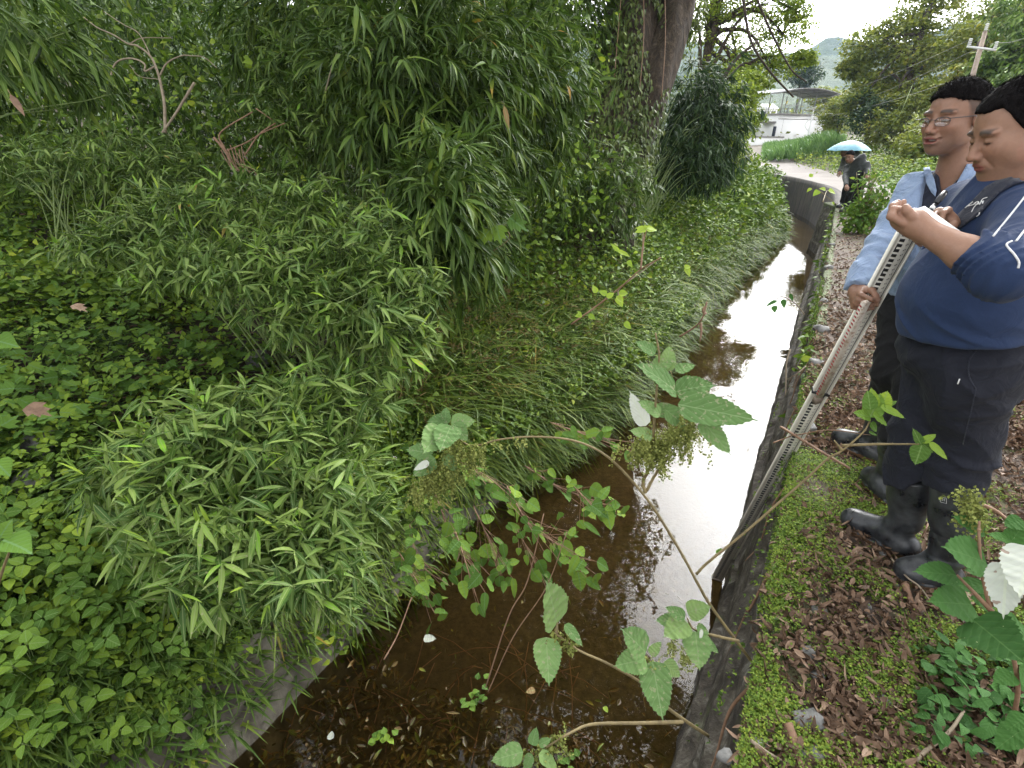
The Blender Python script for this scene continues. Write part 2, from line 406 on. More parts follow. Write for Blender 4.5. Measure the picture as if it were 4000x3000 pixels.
M['grey_conc'] = simple('grey_concrete', (.2, .19, .18), (.32, .31, .29), 2, .9)
M['white_paint'] = simple('white_paint', (.75, .75, .76), (.82, .82, .82), 3, .5)
M['roof_sheet'] = simple('roof_sheet', (.2, .2, .21), (.34, .34, .35), 4, .6)
M['umbrella'] = simple('umbrella_fabric', (.05, .23, .33), (.11, .35, .45), 9, .5)
M['window'] = simple('window_glass', (.03, .035, .04), (.06, .07, .08), 2, .15)
M['wood_pole'] = simple('wood_pole', (.16, .12, .09), (.3, .24, .19), 8, .9)

# ------------------------------------------------------------------ leaves
def T_blade(n=4, wmax=.35, fold=.10, tipw=0.0):
    """long narrow leaf: rows of three points, then a tip"""
    vs = [(0, 0, 0)]; fs = []
    for i in range(1, n):
        t = i/n; wd = math.sin(math.pi*min(1, t**.75))*.5 if t < wmax else .5*(1-((t-wmax)/(1-wmax))**1.6)
        wd = max(wd, .08)
        vs += [(-wd, t, fold), (0, t, 0), (wd, t, fold)]
    vs.append((0, 1, 0)); e = len(vs)-1
    fs += [(0, 2, 1), (0, 3, 2)]
    for i in range(n-2):
        b = 1+3*i; fs += [(b, b+1, b+4, b+3), (b+1, b+2, b+5, b+4)]
    b = 1+3*(n-2); fs += [(b, b+1, e), (b+1, b+2, e)]
    return np.array(vs), fs
def T_strip(n=3):
    vs = []; fs = []
    for i in range(n):
        t = i/n; wd = .5*(1-t**2*.8); vs += [(-wd, t, 0), (wd, t, 0)]
    vs.append((0, 1, 0))
    for i in range(n-1): fs.append((2*i, 2*i+1, 2*i+3, 2*i+2))
    fs.append((2*n-2, 2*n-1, 2*n))
    return np.array(vs), fs
def T_ovate(n=5, fold=.12, round_=.0, tip=.12):
    """broad leaf with a pointed tip"""
    vs = [(0, 0, 0)]; fs = []
    for i in range(1, n):
        t = i/n; wd = .5*math.sin(math.pi*t**.72)**.62*(1-.25*t)+.02
        vs += [(-wd, t*(1-tip), fold*wd*2), (0, t*(1-tip), 0), (wd, t*(1-tip), fold*wd*2)]
    vs.append((0, 1, -.03)); e = len(vs)-1
    fs += [(0, 2, 1), (0, 3, 2)]
    for i in range(n-2):
        b = 1+3*i; fs += [(b, b+1, b+4, b+3), (b+1, b+2, b+5, b+4)]
    b = 1+3*(n-2); fs += [(b, b+1, e), (b+1, b+2, e)]
    return np.array(vs), fs
def T_serrate(n=26, fold=.1, seed=0):
    """ramie leaf: round with a toothed margin and a drawn-out tip, quilted between the veins"""
    rr = np.random.default_rng(seed)
    rows = []; 
    for i in range(n+1):
        t = i/n
        wd = .5*max(0, math.sin(math.pi*min(1, t/.93)**.62))**.62 if t < .93 else 0
        wd = max(wd*(1 if i % 2 else .925), .012 if t < 1 else 0)
        if t > .84: wd = max(wd*.9, .02*(1-t)/.16)
        y = t+(.018 if i % 2 else -.006)
        z = fold*wd*1.6+.02*math.sin(i*.9)+rr.uniform(-.006, .006)
        rows.append([(-wd, y-.03*wd, z), (-wd*.5, y-.06*wd*0, z*.45+.016*math.sin(i*1.57)), (0, t, 0), (wd*.5, y-.06*wd*0, z*.45+.016*math.sin(i*1.57)), (wd, y-.03*wd, z)])
    vs = [p for r in rows for p in r]; fs = []
    for i in range(n):
        for k in range(4):
            b = i*5+k; fs.append((b, b+1, b+6, b+5))
    return np.array(vs), fs
T_RND = T_ovate(6, .1, tip=.03); T_BL = T_blade(); T_BL5 = T_blade(5, .3, .16); T_ST = T_strip(3); T_OV = T_ovate(4); T_OV6 = T_ovate(6, .16)
T_SER = [T_serrate(26, .1, s) for s in range(3)]
T_QD = (np.array([(0, 0, 0), (-.5, .45, .08), (0, 1, 0), (.5, .45, .08)]), [(0, 3, 2, 1)])
T_LOBE = (np.array([(0, 0, 0), (-.3, .05, .03), (-.5, .42, .06), (-.27, .42, .02), (-.3, .75, .05), (-.12, .66, .0), (0, 1, 0), (.12, .66, 0), (.3, .75, .05), (.27, .42, .02), (.5, .42, .06), (.3, .05, .03)]),
          [(0, 3, 2, 1), (0, 5, 4, 3), (0, 7, 6, 5), (0, 9, 8, 7), (0, 11, 10, 9)])
T_CURL = (np.array([(0, 0, 0), (-.28, .2, .25), (0, .22, .0), (.3, .25, .2), (-.42, .5, .42), (0, .52, .04), (.4, .5, .3), (-.3, .78, .5), (0, .8, .16), (.25, .78, .38), (0, 1.0, .35)]),
          [(0, 2, 1), (0, 3, 2), (1, 2, 5, 4), (2, 3, 6, 5), (4, 5, 8, 7), (5, 6, 9, 8), (7, 8, 10), (8, 9, 10)])

class Leaves:
    def __init__(s): s.c = []
    def add(s, pos, d, nrm, L, W, droop=.3, rnd=None, dz=None):
        pos = np.atleast_2d(pos).astype(float); n = len(pos)
        d = nz(np.broadcast_to(d, (n, 3))); nrm = np.broadcast_to(nrm, (n, 3))
        L = np.broadcast_to(L, (n,)); W = np.broadcast_to(W, (n,)); droop = np.broadcast_to(droop, (n,))
        rnd = RNG.random(n) if rnd is None else np.broadcast_to(rnd, (n,))
        s.c.append((pos, d, nrm, L, W, droop, rnd))
    def count(s): return sum(len(c[0]) for c in s.c)
    def mesh(s, name, T, smooth=True):
        tv, tf = T
        pos, d, nrm, L, W, dr, rnd = [np.concatenate([c[i] for c in s.c]) for i in range(7)]
        n = len(pos); m = len(tv)
        side = nz(np.cross(d, nrm)); nn = np.cross(side, d)
        x, y, z = tv[:, 0], tv[:, 1], tv[:, 2]
        Wc = W[:, None]; Lc = L[:, None]
        vv = pos[:, None, :]+(x[None]*Wc)[..., None]*side[:, None]+(y[None]*Lc*(1-.25*np.abs(dr[:, None])*y[None]))[..., None]*d[:, None]+(z[None]*Wc-dr[:, None]*y[None]**2*Lc)[..., None]*nn[:, None]
        fl = [i for f in tf for i in f]; fs = np.cumsum([0]+[len(f) for f in tf])
        idx = (np.array(fl)[None]+(np.arange(n)*m)[:, None]).ravel()
        st = (fs[:-1][None]+(np.arange(n)*fs[-1])[:, None]).ravel()
        uv = np.tile(np.stack([x+.5, y], -1), (n, 1))
        return mesh_raw(name, vv.reshape(-1, 3), idx, st, smooth, {'rnd': np.repeat(rnd, m)}, uv)
    def build(s, name, T, m, parent=None, **k):
        if not s.c: return None
        return link(name, s.mesh(name, T), parent, m, **k)

def rdir(n, zlo=-1, zhi=1):
    z = RNG.uniform(zlo, zhi, n); a = RNG.uniform(0, 2*math.pi, n); r = np.sqrt(1-z*z)
    return np.stack([r*np.cos(a), r*np.sin(a), z], -1)
UPZ = V(0, 0, 1)

def tubes(paths, n=5):
    """many thin tubes at once: list of (points, radii)"""
    b = MB()
    for p, r in paths: b.tube(p, r, n, cap=False)
    return b

def fan(lv, p, d, k, L, W, spread=.75, droop=.35, rnd=None):
    """k leaves fanning from the end of a bamboo twig"""
    n = len(p)
    side = nz(np.cross(d, UPZ)+1e-3)
    up = np.cross(side, d)
    for i in range(k):
        a = (i-(k-1)/2)/max(1, (k-1)/2)*spread+RNG.normal(0, .28, n)
        b = RNG.normal(-.12, .42, n)
        dd = nz(d*np.cos(a)[:, None]+side*np.sin(a)[:, None]+up*b[:, None]-UPZ*.15)
        off = -d*(.05*RNG.random(n)[:, None])
        nr = nz(UPZ+RNG.normal(0, .35, (n, 3)))
        s = RNG.uniform(.65, 1.15, n)
        lv.add(p+off, dd, nr, L*s, W*s, droop*RNG.uniform(.3, 1.3, n), rnd)

def bamboo_mound(name, label, c, rad, n, L, W, mat, root, group=None, up=.35, bias=None, k=5, droop=.35, culms=24, stemmat='green_stem', shell=.55, extra=None, chaos=.32, lumps=None):
    """a thicket: culms from the root fan out to twigs in an ellipsoid of foliage"""
    e = empty('bamboo', root, label, 'bamboo', group)
    d = rdir(n, -.75, 1); r = (shell+(1-shell)*RNG.random(n)**.6)*np.where(RNG.random(n) < .1, RNG.uniform(1, 1.4, n), 1)
    lump = 1+.13*np.sin(d[:, 0]*5+c[1])*np.cos(d[:, 1]*4+c[0])+.08*np.sin(d[:, 2]*9)
    p = c+d*(r*lump)[:, None]*np.asarray(rad)
    if lumps is not None:
        li = RNG.integers(0, len(lumps), n); lc = np.array([a[0] for a in lumps]); lr = np.array([a[1] for a in lumps]); p = lc[li]+d*r[:, None]*lr[li]
    td = nz(d*(.8 if chaos < .5 else .4)+UPZ*up+RNG.normal(0, chaos, (n, 3))+(0 if bias is None else np.asarray(bias)))
    keep = p[:, 2] > height(p[:, 0], p[:, 1])+.02
    p = p[keep]; td = td[keep]
    lv = Leaves(); fan(lv, p, td, k, L, W, droop=droop)
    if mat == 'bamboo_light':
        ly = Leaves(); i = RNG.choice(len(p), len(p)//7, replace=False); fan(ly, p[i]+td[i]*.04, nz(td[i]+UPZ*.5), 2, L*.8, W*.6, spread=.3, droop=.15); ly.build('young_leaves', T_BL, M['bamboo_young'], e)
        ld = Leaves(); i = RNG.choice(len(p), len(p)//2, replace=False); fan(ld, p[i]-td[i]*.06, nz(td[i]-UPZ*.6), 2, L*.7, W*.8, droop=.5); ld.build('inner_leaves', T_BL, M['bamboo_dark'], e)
    lv.build('leaves', T_BL5 if L > .15 else T_BL, M[mat], e)
    b = MB(); root = np.asarray(root)
    for i in RNG.choice(len(p), min(len(p), culms), replace=False):
        q = p[i]; r0 = root+V(*RNG.normal(0, .16, 2), 0); r0[2] = height(r0[0], r0[1])-.03
        mid = r0*.45+q*.55+V(0, 0, .18*np.linalg.norm(q-r0)); b.tube(curve_pts([r0, mid, q], 5), np.linspace(.008, .0025, 11), 5)
    for i in RNG.choice(len(p), min(len(p), culms*10), replace=False):
        b.tube([p[i]-td[i]*RNG.uniform(.08, .3)-UPZ*.03, p[i]], [.0022, .0014], 3, cap=False)
    if b.v: b.build('culms', M[stemmat], e, True)
    return e

# ------------------------------------------------------------------ ground
def grid_axis(parts):
    return np.unique(np.concatenate([np.arange(a, b, s) for a, b, s in parts]))
us = grid_axis([(-400, -60, 20), (-60, -14, 2), (-14, -5, .35), (-5, -1.9, .12), (-1.9, .05, .3)])
us = np.concatenate([us, [.05, .128]])
us2 = np.concatenate([[.128, .132], grid_axis([(.2, 4, .1), (4, 16, .6), (16, 60, 3), (60, 420, 20)])])
vs_ = grid_axis([(-12, -2, 1.0), (-2, 14, .14), (14, 36, .4), (36, 90, 2.5), (90, 430, 20)])
def ground_patch(name, uu, m, inward=0, kind='structure'):
    U, Vv = np.meshgrid(uu, vs_)
    Uw = U+shift(Vv)
    p = UV(Uw, Vv, 0.0); hh = height(p[..., 0], p[..., 1])
    if inward: hh = np.where(U < .1299, np.where(U > .1, -1.66, hh), hh)
    p[..., 2] = hh
    a, b = U.shape
    i = np.arange(a*b).reshape(a, b)
    f = np.stack([i[:-1, :-1], i[:-1, 1:], i[1:, 1:], i[1:, :-1]], -1).reshape(-1, 4)
    me = mesh_raw(name, p.reshape(-1, 3), f.ravel(), np.arange(len(f))*4, True)
    return link(name, me, None, m, kind=kind)
# left: bank and canal bed up to the foot of the wall;  right: path and meadow
ground_patch('ground', us, M['soil'], 1)
ground_patch('path', us2, M['path_soil'])
# canal bed sheet and the water
def strip(name, u0, u1, z, m, v0=-8, v1=60, nu=12, jit=0):
    vv = np.arange(v0, v1, .25); uu = np.linspace(u0, u1, nu)
    U, W_ = np.meshgrid(uu, vv); p = UV(U+shift(W_), W_, z)
    if jit: p[..., 2] += jit*vnoise(p[..., 0], p[..., 1], 3, 5)
    a, b = U.shape; i = np.arange(a*b).reshape(a, b)
    f = np.stack([i[:-1, :-1], i[:-1, 1:], i[1:, 1:], i[1:, :-1]], -1).reshape(-1, 4)
    return link(name, mesh_raw(name, p.reshape(-1, 3), f.ravel(), np.arange(len(f))*4, True), None, m, kind='structure')
strip('canal_bed', -1.99, .2, -1.56, M['bed'], jit=.03)
strip('water', -2.25, .2, WATER, M['water'], nu=2)

# the retaining wall under the path: rough, with ledges
def wall_mesh():
    vv = grid_axis([(-3, 8, .035), (8, 18.6, .1)])
    zz = np.concatenate([np.linspace(-1.75, -.02, 44), [0.0]])
    Vv, Z = np.meshgrid(vv, zz)
    r = -Z*.085+np.clip((Vv-17.4)*.25, 0, .4)*(Z < -.02)
    near = np.clip(1-(Vv-14)/8, 0.12, 1)
    rough = .03*vnoise(Vv, Z, 4.5, 11)+.018*vnoise(Vv*1.7, Z*3.2, 9, 12)+.012*vnoise(Vv*3, Z*4, 17, 13)
    ledge = np.where(Z < -.45-.12*np.sin(Vv*1.3), .05, 0)+np.where(Z < -1.02+.1*np.sin(Vv*.9+1), .05, 0)
    U = EDGE-r-(rough+ledge)*near+shift(Vv)
    p = UV(U, Vv, Z+0.0)
    top = p[-1:].copy(); top2 = UV(EDGE+.07+.03*vnoise(vv,vv*0,7,9)+shift(vv), vv, .006+.012*vnoise(vv, vv*0, 6, 3)).reshape(1, -1, 3)
    top[..., 2] = .012+.02*vnoise(vv, vv*0, 5, 2)
    p = np.concatenate([p[:-1], top, top2, top2-V(0, 0, .4)])
    a, b = p.shape[:2]; i = np.arange(a*b).reshape(a, b)
    f = np.stack([i[:-1, :-1], i[1:, :-1], i[1:, 1:], i[:-1, 1:]], -1).reshape(-1, 4)
    return mesh_raw('retaining_wall', p.reshape(-1, 3), f.ravel(), np.arange(len(f))*4, True)
link('retaining_wall', wall_mesh(), None, M['wall'], 'rough mossy stone retaining wall dropping from the leafy path into the canal', 'wall')
# sloping concrete bank lining on the far side
def lining():
    vv = np.arange(-3, 40, .1); t = np.linspace(0, 1, 14)
    Vv, T = np.meshgrid(vv, t)
    U = nar(Vv)-2.02-.38*T-.03*vnoise(Vv, T, 3, 21)-.012*vnoise(Vv*3, T*5, 7, 22)+shift(Vv)
    Z = -1.62+.66*T+.03*vnoise(Vv, T*2, 2.2, 23)
    Z[-1] -= .06
    p = UV(U+.06, Vv, Z)
    a, b = p.shape[:2]; i = np.arange(a*b).reshape(a, b)
    f = np.stack([i[:-1, :-1], i[:-1, 1:], i[1:, 1:], i[1:, :-1]], -1).reshape(-1, 4)
    return mesh_raw('lining', p.reshape(-1, 3), f.ravel(), np.arange(len(f))*4, True)
o = link('canal_lining', lining(), None, M['concrete'], 'worn sloping concrete wall under the bamboo on the far side of the canal', 'wall')
# curved concrete facing where the canal bends left
def facing():
    vv = np.arange(17.5, 44, .25); zz = np.linspace(-1.7, .02, 12)
    Vv, Z = np.meshgrid(vv, zz); U = EDGE-.05+.06*Z+shift(Vv)-.03*np.clip((Vv-17.5)/2, 0, 1)
    U = U-.02*vnoise(Vv, Z, 2, 8)
    p = UV(U, Vv, Z); top = UV(EDGE+.25+shift(vv), vv, .03).reshape(1, -1, 3)
    p = np.concatenate([p, top, top-V(0, 0, .5)])
    a, b = p.shape[:2]; i = np.arange(a*b).reshape(a, b)
    f = np.stack([i[:-1, :-1], i[1:, :-1], i[1:, 1:], i[:-1, 1:]], -1).reshape(-1, 4)
    return mesh_raw('facing', p.reshape(-1, 3), f.ravel(), np.arange(len(f))*4, True)
link('concrete_wall', facing(), None, M['dark_concrete'], 'tall smooth brown concrete wall where the canal curves left below the road', 'wall')

# road
def road():
    L = [(1.35, 14.2), (1.2, 16.7), (.55, 19), (.30, 21), (-.1, 24), (-.9, 27), (-2.4, 32), (-5, 42), (-6.0, 54)]
    R = [(6.5, 10.5), (4.4, 16), (3.4, 19.5), (2.9, 22), (2.0, 25.1), (1.1, 29.5), (0.3, 33), (-1.6, 42), (-4.2, 54)]
    L = curve_pts([V(a, b, 0) for a, b in L], 6); R = curve_pts([V(a, b, 0) for a, b in R], 6)
    p = []
    for t in np.linspace(0, 1, 8):
        q = L*(1-t)+R*t; w_ = UV(q[:, 0], q[:, 1], 0.0)
        w_[:, 2] = np.maximum(height(w_[:, 0], w_[:, 1]), 0)+.035
        p.append(w_)
    p = np.array(p); a, b = p.shape[:2]; i = np.arange(a*b).reshape(a, b)
    f = np.stack([i[:-1, :-1], i[1:, :-1], i[1:, 1:], i[:-1, 1:]], -1).reshape(-1, 4)
    return link('road', mesh_raw('road', p.reshape(-1, 3), f.ravel(), np.arange(len(f))*4, True), None, M['road'], kind='structure')
road()

# mountains
def mountain(name, az0, az1, r0, r1, prof, seed, base=0):
    az = np.radians(np.linspace(az0, az1, 150)); t = np.linspace(0, 1, 60)
    A, T = np.meshgrid(az, t)
    el = np.interp(np.degrees(A), [a for a, _ in prof], [b for _, b in prof])
    R = r0+(r1-r0)*T
    top = r1*np.tan(np.radians(el))
    x = R*np.sin(A); y = R*np.cos(A)
    n = vnoise(x, y, .012, seed)*.5+vnoise(x, y, .03, seed+1)*.25+vnoise(x, y, .08, seed+2)*.12+.06*vnoise(x, y, .25, seed+3)
    Z = base+top*(T**.85)+n*top*.28*np.sin(np.pi*np.minimum(T*.93, 1))
    p = np.stack([x, y, Z], -1); a, b = A.shape; i = np.arange(a*b).reshape(a, b)
    f = np.stack([i[:-1, :-1], i[:-1, 1:], i[1:, 1:], i[1:, :-1]], -1).reshape(-1, 4)
    return link(name, mesh_raw(name, p.reshape(-1, 3), f.ravel(), np.arange(len(f))*4, True), None, M['mountain'], kind='structure')
# azimuth (deg), elevation (deg): ridge at 27 deg is the visible peak
mountain('mountain', -60, 75, 330, 900, [(-60, 12), (0, 10), (12, 9.5), (18, 8.2), (23, 7.2), (25.6, 7.3), (27.0, 8.2), (29.5, 7.6), (32, 7.2), (36, 8.5), (45, 11), (75, 12)], 31, -4)
mountain('hills', -60, 80, 120, 420, [(-60, 6), (0, 6), (15, 5), (22, 2.6), (26, 1.6), (30, 1.6), (34, 3.6), (42, 7), (60, 9), (80, 9)], 41, -2)

# ------------------------------------------------------------------ signed distance modelling
def smin(a, b, k):
    h = np.maximum(k-np.abs(a-b), 0)/k
    return np.minimum(a, b)-h*h*k*.25
def smax(a, b, k): return -smin(-a, -b, k)
def cap(a, b, ra, rb):
    a = np.asarray(a, float); b = np.asarray(b, float); ab = b-a; L2 = float(np.dot(ab, ab))+1e-12
    c = (a+b)/2; R = math.sqrt(L2)/2+max(ra, rb)
    def f(p):
        t = np.clip(((p-a)@ab)/L2, 0, 1)
        return np.linalg.norm(p-a-t[..., None]*ab, axis=-1)-(ra+(rb-ra)*t)
    return f, c, R
def ell(c, r, F=(1, 0, 0), L=(0, 1, 0), U=(0, 0, 1)):
    """ellipsoid, radii along the axes F, L, U"""
    c = np.asarray(c, float); Mx = np.stack([F, L, U]).astype(float); r = np.asarray(r, float)
    def f(p):
        q = (p-c)@Mx.T
        k0 = np.linalg.norm(q/r, axis=-1); k1 = np.linalg.norm(q/(r*r), axis=-1)+1e-9
        return k0*(k0-1)/k1
    return f, c, float(max(r))
class Body:
    def __init__(s): s.p = []
    def add(s, prim, k=.03, op='u'): s.p.append((prim, k, op)); return s
    def disp(s, fn, amp): s.p.append(((fn, None, 0), amp, 'd')); return s
    def cut(s, fn, k=.004): s.p.append(((fn, None, 0), k, 'c')); return s
    def __call__(s, p, lo=None, hi=None):
        sh = p.shape[:-1]; p = p.reshape(-1, 3); d = np.full(len(p), 9.0)
        if len(p):
            pc = (p.min(0)+p.max(0))/2; pr = np.linalg.norm(p.max(0)-pc)
        for (f, c, R), k, op in s.p:
            if c is not None and len(p) and np.linalg.norm(pc-c)-pr-R > .12 and op != 'c': continue
            if op == 'u': d = smin(d, f(p), k)
            elif op == 's': d = smax(d, -f(p), k)
            elif op == 'd': d = d+f(p)
            elif op == 'c': d = smax(d, f(p), k)
        return d.reshape(sh)
def polygonize(f, lo, hi, h, name='body', colf=None, rough=None):
    """sparse surface nets"""
    B = 8; lo = np.asarray(lo, float); hi = np.asarray(hi, float)
    nb = np.ceil((hi-lo)/(h*B)).astype(int)
    gi = np.stack(np.meshgrid(*[np.arange(n) for n in nb], indexing='ij'), -1).reshape(-1, 3)
    act = []
    rad = h*B*.87+.012+.3*h*B
    for k in range(0, len(gi), 64):
        c = lo+(gi[k:k+64]+.5)*h*B
        act.append(np.abs(f(c)) < rad)
    gi = gi[np.concatenate(act)]
    o9 = np.stack(np.meshgrid(*[np.arange(B+1)]*3, indexing='ij'), -1)
    NX = nb*B+2
    vv = []; keys = []; quads = []; 
    def key(c): return (c[..., 0]*NX[1]+c[..., 1])*NX[2]+c[..., 2]
    E = [((0, 0, 0), (1, 0, 0)), ((0, 1, 0), (1, 1, 0)), ((0, 0, 1), (1, 0, 1)), ((0, 1, 1), (1, 1, 1)), ((0, 0, 0), (0, 1, 0)), ((1, 0, 0), (1, 1, 0)), ((0, 0, 1), (0, 1, 1)), ((1, 0, 1), (1, 1, 1)), ((0, 0, 0), (0, 0, 1)), ((1, 0, 0), (1, 0, 1)), ((0, 1, 0), (0, 1, 1)), ((1, 1, 0), (1, 1, 1))]
    qk = []
    for b in gi:
        cidx = b*B+o9
        D = f(lo+cidx*h)
        if D.min() > 0 or D.max() < 0: continue
        acc = np.zeros((B, B, B, 3)); cnt = np.zeros((B, B, B))
        for e0, e1 in E:
            d0 = D[e0[0]:e0[0]+B, e0[1]:e0[1]+B, e0[2]:e0[2]+B]; d1 = D[e1[0]:e1[0]+B, e1[1]:e1[1]+B, e1[2]:e1[2]+B]
            m = (d0 < 0) != (d1 < 0); t = np.where(m, d0/np.where(m, d0-d1, 1), 0)
            acc += m[..., None]*(np.array(e0)+t[..., None]*(np.array(e1)-np.array(e0))); cnt += m
        m = cnt > 0
        cc = cidx[:B, :B, :B][m]
        vv.append(lo+(cc+acc[m]/cnt[m][:, None])*h); keys.append(key(cc))
        for ax in range(3):
            sl = [slice(0, B)]*3; s2 = list(sl); s2[ax] = slice(1, B+1)
            d0 = D[tuple(sl)]; d1 = D[tuple(s2)]; mm = (d0 < 0) != (d1 < 0)
            if not mm.any(): continue
            c0 = cidx[:B, :B, :B][mm]; neg = d0[mm] < 0
            a1 = np.zeros(3, int); a2 = np.zeros(3, int); a1[(ax+1) % 3] = 1; a2[(ax+2) % 3] = 1
            qd = np.stack([key(c0-a1-a2), key(c0-a2), key(c0), key(c0-a1)], -1)
            qd[~neg] = qd[~neg][:, ::-1]
            qk.append(qd)
    vv = np.concatenate(vv); keys = np.concatenate(keys); qk = np.concatenate(qk)
    o = np.argsort(keys); ks = keys[o]; vv = vv[o]
    ii = np.clip(np.searchsorted(ks, qk), 0, len(ks)-1); ok = (ks[ii] == qk).all(1); ii = ii[ok]
    cols = None if colf is None else colf(vv)
    return mesh_raw(name, vv, ii.ravel(), np.arange(len(ii))*4, True, cols=cols)
def march(f, px, py, d0, d1, off=0.0, n=90):
    """where the sight line through a photo pixel meets a modelled surface"""
    px = np.asarray(px, float); py = np.asarray(py, float)
    r = ray(px, py); t = np.full(px.shape, float(d0)); o = V(0, 0, H)
    for _ in range(n):
        d = f(o+r*t[..., None])-off
        t = np.minimum(t+np.clip(d, -.01, .05)*.7, d1)
    return o+r*t[..., None]
def patch(name, f, poly, m, parent, d0, d1, off=.006, thick=.004, step=7, **k):
    """a piece of cloth lying on a surface: polygon corners given, filled with a fine grid, given thickness"""
    from mathutils.geometry import delaunay_2d_cdt
    poly = [np.array(a, float) for a in poly]; pts = []
    for i, a in enumerate(poly):
        b = poly[(i+1) % len(poly)]; n = max(1, int(np.linalg.norm(b-a)/step))
        pts += [a+(b-a)*j/n for j in range(n)]
    nb = len(pts); P2 = np.array(pts); lo = P2.min(0); hi = P2.max(0)
    gx, gy = np.meshgrid(np.arange(lo[0]+step*.6, hi[0], step), np.arange(lo[1]+step*.6, hi[1], step)); g = np.stack([gx.ravel(), gy.ravel()], -1)
    ins = np.zeros(len(g), bool); j = nb-1
    for i in range(nb):
        yi, yj = P2[i, 1], P2[j, 1]
        c = ((yi > g[:, 1]) != (yj > g[:, 1])) & (g[:, 0] < (P2[j, 0]-P2[i, 0])*(g[:, 1]-yi)/(yj-yi+1e-9)+P2[i, 0]); ins ^= c; j = i
    g = g[ins]
    dm = np.array([np.min(np.linalg.norm(P2-q_, axis=1)) for q_ in g]) if len(g) else np.array([])
    g = g[dm > step*.45] if len(g) else g
    allp = np.concatenate([P2, g]) if len(g) else P2
    vs2, _, fc, *_ = delaunay_2d_cdt([mathutils.Vector(a) for a in allp], [(i, (i+1) % nb) for i in range(nb)], [], 1, 1e-4)
    a = np.array([tuple(x) for x in vs2])
    top = march(f, a[:, 0], a[:, 1], d0, d1, off); bot = march(f, a[:, 0], a[:, 1], d0, d1, off-thick)
    n = len(a); fs = []
    for t in fc:
        t = list(t); fs.append(tuple(t)); fs.append(tuple(n+i for i in reversed(t)))
    ed = {}
    for t in fc:
        for i in range(len(t)):
            e = (t[i], t[(i+1) % len(t)]); ed[e] = 1
    for (x, y) in list(ed):
        if (y, x) not in ed: fs.append((y, x, n+x, n+y))
    return link(name, mesh_py(name, np.concatenate([top, bot]), fs, True), parent, m, **k)
def stroke(f, pts, d0, d1, off=.001, n=6):
    p = curve_pts([V(a, b, 0) for a, b in pts], n); return march(f, p[:, 0], p[:, 1], d0, d1, off)
def folds(seed, freq=(10, 26), squash=(1, 1, 1)):
    r = np.random.default_rng(seed); ks = []
    for i in range(4):
        d = nz(r.normal(0, 1, 3)*np.array(squash)); ks.append((d*r.uniform(*freq), r.uniform(0, 6.28), nz(r.normal(0, 1, 3))*r.uniform(5, 11)))
    def g(p):
        o = 0
        for k_, ph, k2 in ks:
            s = np.sin(p@k_+ph+1.6*np.sin(p@k2+ph)); e_ = .5+.5*np.sin(p@(k2[[1, 2, 0]])*.8+ph*3); o = np.maximum(o, (1-np.abs(s))**2.2*e_)
        return o-.25
    return g

